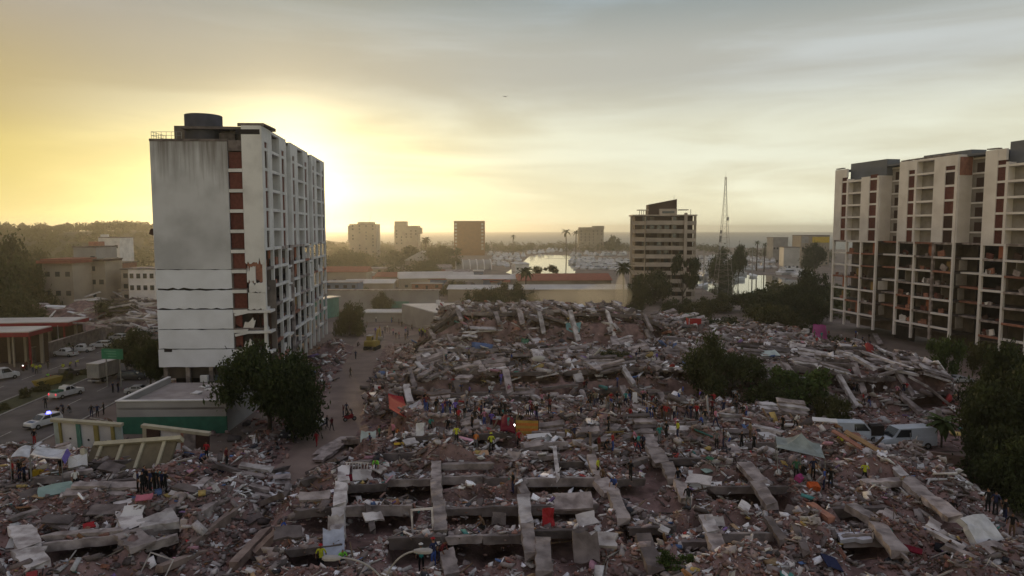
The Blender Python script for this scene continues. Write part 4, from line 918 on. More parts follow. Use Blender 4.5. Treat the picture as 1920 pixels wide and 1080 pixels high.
house(735, 604, 0, 17, 8, 2.6, 'pale low concrete roof beyond the crowd in the lane', M_GREYW, M_SHEET, 0, 0, win=False, cat='shed', name='shed')
house(620, 596, 0, 9, 3, 6.0, 'mint-green corner wall beside the pale tower', M_TEAL, M_SHEET, 70, 0, win=False, cat='building', name='annex')
T = house(925, 566, 0, 34, 16, 4.6, 'long hall with pale roof and arched doorway behind the farthest rubble', M_TAN, M_SHEET, -1, 1.2, 'x', 9, 'building', 'long_hall', win=False)
T = house(1105, 570, 0, 46, 14, 5.2, 'low dusty hall with grey roof beside the palm and balcony tower', M_TAN, M_SHEET, 1, 1.4, 'x', 7, 'building', 'long_hall', win=False)
house(1060, 548, 0, 40, 18, 5.0, 'low hall with red ridge roof in front of the bright inlet', M_TAN, M_TERRA, 4, 2.6, 'x', 6, 'building', 'long_hall')
house(910, 545, 0, 34, 14, 5.0, 'grey-roofed shed in front of the vaulted hangar', M_GREYW, M_SHEET, -3, 1.6, 'x', 5, 'shed', 'shed')
house(800, 543, 0, 24, 12, 5.0, 'house with collapsed tilted grey roof among bricks', M_TAN, M_SHEET, 12, 2.8, 'x', 4)
house(745, 538, 0, 22, 12, 4.6, 'tan house with low brown roof near the collapsed roof', M_TAN, M_TERRA, -8, 2.0, 'x', 4)
house(700, 525, 0, 26, 12, 6, 'ruined pale shell of a building below the skyline blocks', M_TAN, M_CONC, 5, 0, storeys=2)
house(790, 505, 0, 22, 14, 6, 'house with steep grey gable roof among the trees', M_TAN, M_SHEET, 0, 6.5, 'y', 3)
rh = random.Random(17)
for i in range(20):
    px, py = rh.uniform(625, 1010), rh.uniform(508, 552)
    house(px, py, 0, rh.uniform(7, 14), rh.uniform(6, 10), rh.uniform(2.8, 5.0), 'small low house among the hazy roofs between tower and marina', rh.choice((M_TAN, M_GREYW, M_CREAM, M_BRICKL, M_BLUEW)), rh.choice((M_SHEET, M_SHEET, M_TERRA, M_CONC, M_CONCD)), rh.uniform(-25, 25), rh.choice((0, 1.0, 1.8)), rh.choice(('x', 'y', 'shed')), 3)['group'] = 'small houses behind the ruins'
# vaulted hangar with ribs
def hangar():
    p = at(886, 505, 0); T = thing('vaulted_hangar', 'barrel-vaulted white hangar with bold ribs by the marina', 'hangar', p, R(12))
    L, r = 24, 5.6; n = 12
    v = [(x, -r * math.cos(math.pi * i / n), r * 1.15 * math.sin(math.pi * i / n)) for x in (-L / 2, L / 2) for i in range(n + 1)]
    f = [(i, i + 1, n + 2 + i, n + 1 + i) for i in range(n)]
    new('vault', mesh('vault', v, f, M_GREYW), T)
    for k in range(6):
        x = -L / 2 + L * k / 5; b = MB()
        for i in range(n): 
            a0, a1 = math.pi * i / n, math.pi * (i + 1) / n
            b.tube((x, -r * 1.04 * math.cos(a0), r * 1.2 * math.sin(a0)), (x, -r * 1.04 * math.cos(a1), r * 1.2 * math.sin(a1)), .4, n=5)
        new('rib', b.mesh('rib', M_WHITE), T)
    new('end_wall', mesh('end_wall', [(L / 2 - .3, -r * math.cos(math.pi * i / n), r * 1.12 * math.sin(math.pi * i / n)) for i in range(n + 1)], [tuple(range(n + 1))], M_TAN), T)
hangar()

# ---- left side: houses below the ridge, canopy, walls
house(70, 486, 0, 40, 14, 6, 'long low house with faded red roof below the wooded ridge', M_TERRA, M_TERRA, 0, 2.2, nwin=6)
T, w, h = block(78, 135, 488, 212, 'cream three-storey house with dark red eaves beside bushes', M_TAN, 12, 3, 3, roof=M_TERRA, name='house', cat='house', skip=0); box('eaves', T, (0, 5, h - .5), (w + 1.6, 13, .9), M_TERRA)
T, w, h = block(137, 180, 464, 230, 'tall bare grey block beside the cream house', M_GREYW, 12, 4, 3, skip=.7, name='house', cat='house'); box('parapet', T, (w * .3, 3, h + 1.2), (3, 4, 1.4), M_BRICKL)
T, w, h = block(166, 196, 488, 222, 'narrow tan block with dark eaves against the grey block', M_TAN, 10, 4, 2, skip=.2, name='house', cat='house'); box('eaves', T, (0, 4, h), (w + 1.2, 10, .6), M_DARKWOOD)
T, w, h = block(190, 226, 494, 232, 'brown brick house with a few dark windows', M_BRICKL, 10, 4, 2, skip=.3, name='house', cat='house')
T, w, h = block(184, 224, 446, 330, 'white villa with broken roof edge among the ridge trees', M_WHITE, 12, 4, 3, skip=.3, name='house', cat='house'); box('parapet', T, (-w * .3, 2, h + .8), (3, 2, 1.6), M_WHITE)
T, w, h = block(240, 290, 505, 215, 'ruined pale shell with empty windows behind the fallen beams', M_CREAM, 8, 4, 4, skip=.1, name='house', cat='house', roof=M_CONC)
T, w, h = block(226, 244, 506, 225, 'slim tan house with flat canopy roof', M_TAN, 8, 4, 1, skip=0, name='house', cat='house')
def canopy(px0, px1, py, d, z, label, dp):
    a, b = atd(px0, py, d), atd(px1, py, d); w = b.x - a.x
    T = thing('forecourt_canopy', label, 'canopy', ((a.x + b.x) / 2, d, 0), R(6)); z = a.z
    box('roof', T, (0, dp / 2, z), (w, dp, .3), M_SHEET); box('fascia', T, (0, -.1, z - .45), (w + .2, .3, .8), M_RED); box('fascia', T, (w / 2, dp / 2, z - .45), (.3, dp, .8), M_RED)
    for i in range(4):
        box('post', T, (-w * .4 + i * w * .27, 2, z / 2 - .4), (.3, .3, z - .9), M_RED if i % 2 else M_TAN); box('post', T, (-w * .4 + i * w * .27, dp - 2, z / 2 - .4), (.5, .5, z - .9), M_TAN)
    box('back_wall', T, (0, dp - .6, z / 2 - .5), (w * .9, .3, z - 1.1), M_DARKWOOD)
canopy(-60, 122, 606, 152, 6, 'long flat canopy with red fascia, farther from the road', 9)
canopy(-60, 50, 624, 132, 6, 'shorter flat canopy with red fascia beside the far carriageway', 8)
T = thing('boundary_wall', 'long dark grey wall along the far carriageway', 'wall', (-100, 168, 0), R(90 + 6)); 
box('wall_panel', T, (0, 0, 1.6), (60, .3, 3.2), M_CONCD); box('coping', T, (0, 0, 3.25), (60, .5, .12), M_CONC)
# green-walled flat building in front of the tower
def green_shop():
    a, b = at(217, 800, 0), at(402, 800, 0)
    d = 90; x0, x1 = atd(217, 700, d).x, atd(420, 700, d).x; w = x1 - x0; zr = atd(217, 752, d).z; dp = 15
    T = thing('flat_roof_shop', 'low flat-roofed shop with green lower wall, dusty roof behind a parapet', 'shop', ((x0 + x1) / 2, d, 0), R(2))
    box('wall', T, (0, .15, zr / 2 + .9), (w, .3, zr - 1.8), M_GREYW); box('wall', T, (0, .12, (zr - 2.1) / 2), (w + .04, .32, zr - 2.1), M_GREENW)
    box('side_wall', T, (-w / 2 + .15, dp / 2 + .2, zr / 2), (.3, dp, zr), M_GREYW); box('side_wall', T, (w / 2 - .15, dp / 2 + .2, zr / 2), (.3, dp, zr), M_GREYW)
    box('roof', T, (0, dp / 2, zr - 1.0), (w - .5, dp, .3), mat('dusty_roof', (.40, .35, .33), (.28, .24, .225), .5, bump=.2))
    box('coping', T, (0, .14, zr + .06), (w + .2, .5, .14), M_WHITE); box('coping', T, (-w / 2 + .15, dp / 2, zr + .06), (.5, dp, .14), M_WHITE)
    for i in range(7): slab('roof_scrap', T, T.location + Vector((random.uniform(-2, w / 2 - 1), random.uniform(6, 13), zr - .7)), random.uniform(1, 3.4), random.uniform(.8, 1.8), .15, (random.gauss(0, .06), random.gauss(0, .06), random.uniform(0, 3)), random.choice((M_CONC, M_CONCD, M_WHITE)))
green_shop()
# painted shop wall, split in two leaning lengths
def painted_wall(px0, px1, py0, py1, d, hgt, seq, label, lean, rz):
    a = atd(px0, py1, d); b = atd(px1, py1, d); w = b.x - a.x
    T = thing('painted_wall', label, 'wall', ((a.x + b.x) / 2, d, a.z - .5), R(rz)); T.rotation_euler = (R(lean[0]), R(lean[1]), R(rz))
    x = -w / 2; tot = sum(s for s, _ in seq); k = w / tot
    for s, m in seq:
        L = s * k; proud = .22 if m not in (M_WHITE, M_TEALW) else 0.0
        nm = 'pilaster' if proud else 'wall_panel'
        box(nm, T, (x + L / 2, -proud / 2, hgt / 2), (L - .02, .25 + proud, hgt), m)
        if not proud and s > 2: 
            b_ = MB(); b_.tube((0, -.03, 0), (0, .0, 0), .14, n=8); new('knob', b_.mesh('knob', M_DARK), T, (x + L / 2, -.15, hgt * .5))
        x += L
    box('coping', T, (0, -.1, hgt + .18), (w + .3, .6, .36), M_MUSTW)
M_TEALW = mat('pale_teal_paint', (.48, .55, .52), None, 1); M_MUSTW = mat('faded_cream_trim', (.46, .42, .30), (.36, .32, .24), 1)
painted_wall(104, 236, 780, 846, 83, 4.2, ((1.4, M_TEALW), (.5, M_MUST), (3.6, M_WHITE), (.9, M_TEAL), (3.2, M_WHITE), (1.0, M_MUST), (3.0, M_WHITE), (.7, M_MUST), (1.6, M_TEALW)), 'leaning white wall with teal and mustard pilasters behind the fallen roof slab', (8, 3, 0), -4)
painted_wall(268, 396, 792, 866, 79, 4.4, ((.8, M_MUSTW), (2.6, M_DARKWOOD), (2.2, M_WHITE), (2.0, M_WHITE), (.6, M_BRICKL), (2.4, M_CONC), (2.4, M_DARKWOOD)), 'broken brown and white wall with one white door leaf below the green shop', (6, 5, 0), -6)
s_ = thing('fallen_roof_slab', 'big tilted cream roof slab fallen against the painted wall', 'roof slab', up(hit(245, 868), .5)); s_.rotation_euler = (R(46), R(-5), R(-3))
box('slab', s_, (0, 0, 0), (8.4, 2.9, .3), mat('ribbed_underside', (.17, .14, .09), (.11, .09, .06), .8)); box('edge_beam', s_, (.4, 1.5, .1), (8.6, .4, .75), M_MUSTW); box('edge_beam', s_, (-4.3, -.2, .1), (.4, 2.9, .6), M_MUSTW, (0, 0, .5))
for i in range(4): box('rib', s_, (-3.2 + i * 2.1, 0, .22), (.3, 2.6, .22), M_MUSTW)
# brown boundary wall by the white van
T = thing('boundary_wall', 'plain brown wall sloping down in front of the white vans', 'wall', (0, 0, 0))
a, b = at(1672, 905, 0), at(1800, 930, 0)
A, B = Vector((42.8, 78.5, 0)), Vector((57, 65, 0)); mw = mat('brown_render', (.17, .115, .095), (.13, .085, .07), .5, bump=.2)
mb = MB(); u = (B - A).normalized(); nn = Vector((-u.y, u.x, 0)) * .2
zA, zB = 2.2, 3.3
mb.add([A - nn, B - nn, B + nn, A + nn, A - nn + Vector((0, 0, zA)), B - nn + Vector((0, 0, zB)), B + nn + Vector((0, 0, zB)), A + nn + Vector((0, 0, zA))], [(0, 1, 5, 4), (1, 2, 6, 5), (2, 3, 7, 6), (3, 0, 4, 7), (4, 5, 6, 7)])
new('wall_panel', mb.mesh('wall_panel', mw), T)
# fallen roofs and beams on the far side of the road
R5 = thing('collapsed_house', 'heap of pale fallen beams below the houses, behind the roadside tree', 'collapsed house', (-100, 195, 0))
rr = random.Random(8)
for i in range(60):
    q = at(rr.uniform(120, 296), rr.uniform(535, 608), rr.uniform(4, 8)); dz = rr.uniform(-1.5, 1.5); L = rr.uniform(3, 9); t = rr.uniform(-.5, .9)
    bar('beam', R5, q, q + Vector((L * math.cos(t), L * math.sin(t) * .6, dz)), rr.uniform(.3, .9), rr.uniform(.25, .5), rr.choice((M_CONC, M_CONCL, M_CONCL, M_CONCD)))
for i in range(40):
    q = at(rr.uniform(60, 296), rr.uniform(548, 608), rr.uniform(3, 7)); slab('roof_plate', R5, q, rr.uniform(2, 5), rr.uniform(1.5, 3), .2, (rr.gauss(0, .3), rr.gauss(0, .3), rr.uniform(0, 3)), rr.choice((M_CONC, M_CONCL, M_WHITE, M_CONCD)))
hm = MB()
for i in range(5): 
    x, y = -132 + i * 11, 192 + (i % 2) * 6
    hm.add([(x - 12, y - 14, -.1), (x + 12, y - 14, -.1), (x + 12, y + 14, -.1), (x - 12, y + 14, -.1), (x + rr.uniform(-3, 3), y, 7.0)], [(0, 1, 4), (1, 2, 4), (2, 3, 4), (3, 0, 4)])
new('debris_heap', hm.mesh('debris_heap', m_rub), R5, -R5.location)
for i in range(4):
    T = thing('sheet_roof', ('long fallen pale metal roof sheet beyond the canopies', 'upper fallen metal roof sheet beside the hillside bushes', 'short bent roof sheet below the cream house', 'white fallen roof sheet nearest the far canopy')[i], 'roof sheet', at((70, 95, 88, 60)[i], (560, 552, 568, 585)[i], 2.0))
    me = broken_slab(i, M_SHEET); T.rotation_euler = (R(-12), R(3), R((5, -4, 8, 3)[i])); new('sheet', me, T, (0, 0, 0), None, ((14, 10, 12, 9)[i], 4, .2))
# ---------------------------------------------------------------- trees and plants
def leaf_mat(name, c, c2):
    m = mat(name, c, c2, .8, rough=.7, spec=.15, thr=(.35, .65), rnd=.2)
    nt = m.node_tree; N = nt.nodes; L = nt.links; b = N['Principled BSDF']; src = b.inputs['Base Color'].links[0].from_socket
    t = N.new('ShaderNodeBsdfTranslucent'); L.new(src, t.inputs[0]); mx = N.new('ShaderNodeMixShader'); mx.inputs[0].default_value = .28
    L.new(b.outputs[0], mx.inputs[1]); L.new(t.outputs[0], mx.inputs[2]); L.new(mx.outputs[0], N['Material Output'].inputs[0]); return m
M_LEAF = leaf_mat('dark_foliage', (.055, .068, .022), (.028, .036, .014))
M_LEAF2 = leaf_mat('olive_foliage', (.085, .085, .03), (.045, .05, .018))
M_LEAFG = leaf_mat('fresh_foliage', (.075, .11, .03), (.04, .06, .02))
M_DRY = leaf_mat('dry_fronds', (.25, .17, .07), (.16, .11, .05))
M_BARK = mat('bark', (.10, .075, .055), (.06, .045, .035), 3, bump=.5)
def crown_mesh(seed, n, blobs, leaf, m, flat=.75, name='crown'):
    """leaf clumps scattered through uneven lobes; unit box is about 1 wide and 1 tall, base at z=0"""
    g = np.random.default_rng(seed); bl = []
    for i in range(blobs):
        t = g.uniform(0, 6.28); rr = math.sqrt(g.random()) * .42; z = .28 + g.random() * .50 * (1 - rr * 1.2) + (.08 if i == 0 else 0)
        bl.append((rr * math.cos(t), rr * math.sin(t), z, g.uniform(.06, .19)))
    bl = np.array(bl); k = g.choice(len(bl), n, p=bl[:, 3] ** 2 / (bl[:, 3] ** 2).sum())
    d = g.normal(size=(n, 3)); d /= np.linalg.norm(d, axis=1)[:, None]
    r = bl[k, 3] * (g.random(n) ** .45) * (1 + .25 * g.normal(size=n))
    p = bl[k, :3] + d * r[:, None] * np.array((1.15, 1.15, flat))
    a = g.normal(size=(n, 3)); a /= np.linalg.norm(a, axis=1)[:, None]; b = np.cross(a, g.normal(size=(n, 3))); b /= np.linalg.norm(b, axis=1)[:, None]
    s = leaf * g.uniform(.5, 1.5, n)[:, None]
    v = np.stack([p - a * s, p + b * s * .45, p + a * s, p - b * s * .45], 1).reshape(-1, 3)
    return np_mesh(name, v, np.arange(4 * n).reshape(-1, 4), m)
def trunk_mesh(seed, m, h=.45, n=7):
    r = random.Random(seed); b = MB(); b.tube((0, 0, -.05), (r.uniform(-.03, .03), r.uniform(-.03, .03), h * .55), .032, .024, 7)
    for i in range(n):
        t = i / n * 6.28 + r.uniform(-.3, .3); e = Vector((math.cos(t) * r.uniform(.12, .3), math.sin(t) * r.uniform(.12, .3), h + r.uniform(0, .25))); s = Vector((0, 0, h * r.uniform(.35, .55)))
        q = s.lerp(e, .5) + Vector((0, 0, -.03)); b.tube(s, q, .017, .011, 5); b.tube(q, e, .011, .004, 5)
    return b.mesh('trunk', m, smooth=True)
CR = {}
def crown(kind, k):
    if (kind, k) not in CR:
        n, bl, lf, m, fl = {'big': (15000, 34, .018, M_LEAF, .7), 'mid': (6500, 24, .024, M_LEAF, .8), 'olive': (6500, 22, .026, M_LEAF2, .8), 'far': (1500, 12, .05, M_LEAF2, .8),
                            'fresh': (5000, 14, .028, M_LEAFG, .8), 'open': (3000, 9, .03, M_LEAF, .6), 'round': (1800, 20, .045, M_LEAF, .9)}[kind]
        CR[(kind, k)] = crown_mesh(100 + k * 7 + len(kind), n, bl, lf, m, fl)
    return CR[(kind, k)]
TRK = [trunk_mesh(i, M_BARK) for i in range(3)]
_ti = [0]; CSZ = {}
def tree(p, w, h, kind, label, group=None, name='broadleaf_tree', cat='tree', base=0.0):
    """w, h: crown width and full height in metres; base: fraction of the crown pulled down to the ground"""
    _ti[0] += 1; k = _ti[0] % 3
    T = thing(name, label, cat, p, random.uniform(0, 6.28), group)
    new('trunk', TRK[k], T, (0, 0, 0), None, (w * .8, w * .8, h))
    cm = crown(kind, k)
    if cm.name not in CSZ:
        q = np.empty(len(cm.vertices) * 3, np.float32); cm.vertices.foreach_get('co', q); q = q.reshape(-1, 3); CSZ[cm.name] = (float(np.percentile(np.hypot(q[:, 0], q[:, 1]), 97)) * 2, float(np.percentile(q[:, 2], 99.6)))
    cw, ch = CSZ[cm.name]; new('crown', cm, T, (0, 0, -base * h), None, (w / cw, w / cw, h * (1 + base) / ch))
    return T
def tree_px(px, py_base, py_top, wpx, d, kind, label, z=None, base=.1, **k):
    """tree at distance d whose trunk is seen at column px and whose top and width appear as given"""
    q = atd(px, py_top, d); x = q.x; zb = (float(samp(HS, x, d)) if inside(x, d) else 0.0) if z is None else z
    return tree((x, d, zb), wpx / F * d, q.z - zb, kind, label, base=base, **k)
tree_px(500, 815, 650, 195, 90, 'big', 'large dark spreading tree in front of the pale tower', base=.1)
tree_px(545, 815, 700, 110, 86, 'mid', 'smaller dark tree beside the buried white pickup', base=.25)
tree_px(256, 720, 618, 105, 132, 'mid', 'dark roadside tree behind the box truck', base=.25)
tree_px(222, 620, 562, 80, 190, 'olive', 'olive roadside tree below the fallen beams', base=.3)
tree_px(278, 705, 640, 60, 118, 'mid', 'slim dark tree against the blank gable by the dark pickup', base=.2)
for i, (px, top, w, d, kd) in enumerate(((18, 446, 120, 240, 'mid'), (-10, 470, 130, 200, 'mid'), (45, 500, 90, 205, 'olive'), (22, 545, 110, 175, 'olive'), (70, 470, 70, 300, 'olive'), (-30, 436, 130, 230, 'mid'))):
    tree_px(px, 0, top, w, d, kd, ('tall dark tree at the edge of the view below the ridge', 'dark tree lower on the slope at the edge of the view', 'olive bushy tree beside the cream house', 'low olive tree above the red canopies', 'olive tree above the faded red roof', 'tallest dark tree on the slope, cut by the view edge')[i], base=.3)
# centre of the site
tree_px(1345, 760, 628, 115, 98, 'mid', 'dark tree standing in the rubble behind the crowd', base=.2)
tree_px(1395, 765, 662, 95, 99, 'mid', 'dark tree between the tall rubble tree and the green bush', base=.3)
tree_px(1480, 770, 690, 160, 97, 'fresh', 'wide low green bush-like tree in the middle of the rubble', base=.4)
tree_px(1432, 800, 715, 90, 94, 'mid', 'low dark shrub tree below the wide green one', base=.5)
tree_px(1560, 800, 745, 70, 92, 'olive', 'small olive shrub on the rubble slope near the white vans', base=.6, name='shrub', cat='shrub')
tree_px(762, 775, 722, 60, 104, 'olive', 'brown-green shrub at the lane edge below the dipping slabs', base=.6, name='shrub', cat='shrub')
tree_px(945, 760, 712, 60, 104, 'olive', 'dusty shrub among the second row of rubble', base=.6, name='shrub', cat='shrub')
tree_px(1150, 780, 660, 70, 112, 'olive', 'dusty sapling beside a leaning column in the middle ruin', base=.3, name='sapling')
tree_px(1280, 1110, 1040, 100, 41, 'fresh', 'green and rusty bush poking up beside the nearest broken column', base=.6, name='shrub', cat='shrub')
tree_px(1060, 640, 600, 40, 140, 'olive', 'green shrub caught between the farthest beams', base=.5, name='shrub', cat='shrub')
# right edge
for a in ((1775, 690, 632, 66, 126, 'fresh', 'round green tree at the foot of the open tower'), (1905, 800, 650, 170, 92, 'big', 'tall dark tree at the foot of the open tower, cut by the view edge'),
          (1915, 900, 700, 220, 76, 'big', 'massive dark tree behind the brown sloping wall'), (1858, 880, 760, 100, 75, 'mid', 'dark tree overhanging the brown wall by the white van'),
          (1890, 930, 806, 140, 70, 'mid', 'dense dark tree at the lower end of the brown wall'), (1925, 970, 830, 150, 66, 'mid', 'dark tree nearest the rubble slope at the view edge')):
    tree_px(*a, base=.3)
tree_px(1845, 690, 640, 50, 128, 'olive', 'yellowish tree in a recess of the open tower', base=.3)
# middle distance
for a in ((1228, 570, 508, 84, 250, 'mid', 'dark tree in front of the balcony tower', .3), (1282, 560, 478, 56, 245, 'open', 'slender tree with a thin crown beside the balcony tower', .0), (1200, 560, 520, 50, 245, 'mid', 'dark bush at the corner of the balcony tower', .4),
          (1440, 600, 543, 90, 215, 'mid', 'dark tree between the rubble and the marina water', .3), (1480, 600, 540, 90, 205, 'mid', 'dark tree left of the open tower by the marina', .3), (1395, 600, 548, 60, 225, 'open', 'thin tree with marina water glinting through it', .2),
          (1522, 560, 505, 76, 240, 'mid', 'round dark tree beside the open tower above the white roof', .3), (1530, 610, 552, 80, 200, 'mid', 'low dark tree touching the open tower', .4), (1455, 630, 572, 110, 180, 'olive', 'low olive scrub tree behind the pink cloth', .5), (1345, 600, 550, 70, 225, 'olive', 'olive bush beside the quay behind the rubble', .4),
          (1025, 530, 498, 52, 330, 'open', 'feathery dark tree in front of the bright inlet', .1), (955, 562, 530, 60, 255, 'mid', 'dark bush below the palm at the inlet', .4), (975, 575, 545, 60, 215, 'mid', 'dark bush in front of the long hall', .4), (900, 575, 548, 60, 210, 'olive', 'olive bush before the grey-roofed shed', .4),
          (655, 605, 570, 56, 175, 'olive', 'olive bush against the mint-green wall', .5), (640, 560, 470, 90, 420, 'olive', 'hazy tree in front of the tan mid-rise with the aerial', .4), (672, 520, 474, 80, 400, 'olive', 'hazy round tree below the tan mid-rise', .4),
          (830, 500, 462, 70, 460, 'olive', 'hazy tree beside the steep grey gable', .4), (800, 535, 490, 60, 380, 'olive', 'dark hazy tree behind the collapsed grey roof', .4), (735, 535, 500, 60, 370, 'olive', 'hazy tree above the low brown roof', .4), (765, 500, 462, 70, 520, 'far', 'hazy tree below the stepped mid-rise', .4),
          (1148, 470, 442, 34, 900, 'round', 'rounded hazy tree beside the shore block', .3), (1350, 490, 466, 66, 345, 'mid', 'wide dense tree crown at the foot of the lattice mast', .4), (1386, 490, 460, 34, 350, 'mid', 'small round-headed tree beside the lattice mast', .0), (1530, 500, 456, 46, 420, 'mid', 'dark tree in front of the yellow panel building', .2)):
    tree_px(a[0], a[1], a[2], a[3], a[4], a[5], a[6], base=a[7])
for i, (px, top, w, d) in enumerate(((880, 548, 40, 205), (905, 540, 46, 212), (928, 550, 44, 204), (1000, 548, 40, 210), (1270, 560, 60, 215), (1310, 566, 60, 205), (720, 548, 44, 230), (850, 528, 50, 280), (690, 540, 36, 240), (1190, 548, 40, 225), (760, 520, 50, 330), (720, 500, 60, 420), (640, 500, 60, 430))):
    tree_px(px, 0, top, w, d, ('mid', 'olive')[i % 2], 'dusty bush or small tree among the low roofs behind the rubble', base=.4, group='trees among the low roofs', name='small_tree')
# palms
def frond_mesh(seed, m):
    r = random.Random(seed); v = []; f = []; n = 9
    for i in range(n + 1):
        t = i / n; x = t * .95; z = .38 * t - .75 * t * t; w = .115 * (math.sin(math.pi * min(t * .9 + .12, 1)) + .05)
        v += [(x, -w, z - w * .55), (x, 0, z), (x, w, z - w * .55)]
        if i and i % 1 == 0:
            o = 3 * i; f += [(o - 3, o, o + 1, o - 2), (o - 2, o + 1, o + 2, o - 1)] if i % 2 else [(o - 3, o - 3 + 0, o + 1, o - 2)][:0] + [(o - 2, o + 1, o + 2, o - 1), (o - 3, o, o + 1, o - 2)]
    return mesh('frond', v, f, m)
FR = {m.name: [frond_mesh(i, m) for i in range(2)] for m in (M_LEAF, M_DRY, M_LEAFG)}
ptr = MB(); 
for i in range(6): ptr.tube((.004 * i * i * .2, 0, i / 6), (.004 * (i + 1) ** 2 * .2, 0, (i + 1) / 6), .03, .027, 7)
PTR = ptr.mesh('trunk', M_BARK)
def palm(px, py_top, d, wpx, label, m=M_LEAF, n=20, z=None, skirt=True, name='palm_tree'):
    q = atd(px, py_top, d); zb = (float(samp(HS, q.x, d)) if inside(q.x, d) else 0) if z is None else z; h = q.z - zb; L = wpx / F * d * .55
    T = thing(name, label, 'palm', (q.x, d, zb), random.uniform(0, 6))
    th = max(h - L * .25, .3); new('trunk', PTR, T, (0, 0, 0), None, (max(h, 6) * .7, max(h, 6) * .7, th))
    for i in range(n):
        t = i * 2.4; e = .75 - 1.5 * (i / n) ** 1.1
        new('frond', FR[m.name][i % 2], T, (0, 0, th), (0, -e, t), (L, L * 1.3, L))
palm(986, 503, 262, 40, 'palm with shaggy round head in front of the bright inlet'); palm(1170, 494, 250, 44, 'tall palm beside the balcony tower'); palm(838, 690, 106, 44, 'dry yellow palm standing in the lane-side rubble', M_DRY)
palm(798, 446, 520, 24, 'hazy palm between the stepped and the brown mid-rise'); palm(962, 441, 700, 14, 'lone hazy palm over the far tree line', n=10)
palm(1062, 431, 700, 24, 'pair-forming tall palm before the sea, nearer the inlet', n=12); palm(1080, 433, 720, 18, 'slimmer tall palm just beside the rounded shore block', n=12); palm(1420, 452, 450, 16, 'short palm on the far quay', n=10); palm(1434, 456, 440, 16, 'short palm nearer the white arcade', n=10)
palm(1768, 782, 84, 70, 'broad green palm clump at the wall corner behind the white van', M_LEAFG, 26, name='palm_shrub')
# bushes on the road verge
for i in range(16):
    y = 84 + i * 6.3 + random.uniform(-1, 1); x = road_x(y) - 9 + random.uniform(-1, 1)
    tree((x, y, 0), random.uniform(2, 3.4), random.uniform(.9, 1.7), 'far', 'low scrubby bush on the strip between the two carriageways', 'bushes on the road verge', 'shrub', 'shrub', base=.6)
# far woodland: one mass on the ridge and along the shore
def woodland(name, label, spots, m, leaf):
    g = np.random.default_rng(len(spots)); V = []; 
    for (x, y, z, w, h, n) in spots:
        d = g.normal(size=(n, 3)); d /= np.linalg.norm(d, axis=1)[:, None]; d[:, 2] = np.abs(d[:, 2]) * 1.1 - .1
        p = np.array((x, y, z)) + d * np.array((w / 2, w / 2, h)) * (g.random(n) ** .3)[:, None]
        a = g.normal(size=(n, 3)); a /= np.linalg.norm(a, axis=1)[:, None]; b = np.cross(a, g.normal(size=(n, 3))); b /= np.linalg.norm(b, axis=1)[:, None]; s = leaf * g.uniform(.5, 1.4, n)[:, None]
        V.append(np.stack([p - a * s, p + b * s * .6, p + a * s, p - b * s * .6], 1).reshape(-1, 3))
    v = np.concatenate(V); new(name, np_mesh(name, v, np.arange(len(v)).reshape(-1, 4), m), kind='stuff', label=label, category='woodland')
sp = []
for i in range(420):
    y = random.uniform(430, 900); x = random.uniform(-y * .80, -140 - (y - 430) * .05); h = random.uniform(6, 12)
    sp.append((x, y, hill_z(x, y) + h * .3, random.uniform(9, 20), h * .7, 150))
woodland('woodland', 'hazy wooded ridge beyond the houses', sp, M_LEAF2, 1.1)
sp = []
for i in range(330):
    y = random.uniform(780, 1080); x = random.uniform(-260, 260)
    if x > -20 + (y - 780) * .0 and y < 800: continue
    h = random.uniform(5, 11); sp.append((x, y, 1, random.uniform(9, 18), h, 90))
for i in range(130):
    y = random.uniform(430, 780); x = random.uniform(-.20 * y - 60, -60); h = random.uniform(5, 10); sp.append((x, y, 0, random.uniform(8, 14), h, 130))
for i in range(90):
    y = random.uniform(560, 860); x = random.uniform(.28 * y, .46 * y)
    if x < 240: continue
    h = random.uniform(4, 9); sp.append((x, y, 0, random.uniform(8, 16), h, 110))
for i in range(60):
    y = random.uniform(205, 300); x = random.uniform(.37 * y, .55 * y); h = random.uniform(3, 6); sp.append((x, y, 0, random.uniform(6, 11), h, 160))
woodland('woodland', 'hazy trees along the shore and around the marina', sp, M_LEAF2, .8)
# scrub at ground level behind the ruins
sp = [(random.uniform(45, 80), random.uniform(165, 200), 0, random.uniform(3, 8), random.uniform(1, 2.6), 160) for _ in range(70)]
sp += [(random.uniform(-110, -88), random.uniform(150, 190), 0, random.uniform(3, 7), random.uniform(1, 3), 140) for _ in range(24)]
woodland('undergrowth', 'dark scrub behind the ruins', sp, M_LEAF, .35)
# ---------------------------------------------------------------- vehicles
M_CARW = mat('white_car_paint', (.62, .62, .63), (.52, .51, .50), 1.5, rough=.35, spec=.5)
M_CARD = mat('dark_car_paint', (.035, .035, .045), None, 1, rough=.35, spec=.5)
M_CARG = mat('silver_car_paint', (.33, .33, .34), None, 1, rough=.35, spec=.5)
M_VANB = mat('pale_blue_van_paint', (.50, .55, .60), (.42, .46, .50), .8, rough=.4, spec=.4)
M_OCHRE = mat('ochre_machine_paint', (.36, .27, .05), (.28, .2, .04), 1, rough=.6)
M_TAIL = mat('tail_light', (.35, .02, .02), None, 1, emit=((1, .05, .08), 1.6))
M_HEADL = mat('lit_headlight', (.8, .8, .8), None, 1, emit=((1, .96, .9), 14))
M_LAMP = mat('unlit_lamp', (.55, .55, .55), None, 1, rough=.3)
M_BLUEL = mat('blue_beacon', (.05, .05, .5), None, 1, emit=((.12, .12, 1), 7))
WH = MB(); WH.tube((0, -.11, 0), (0, .11, 0), .34, n=12); WHEEL = WH.mesh('wheel', M_TYRE)
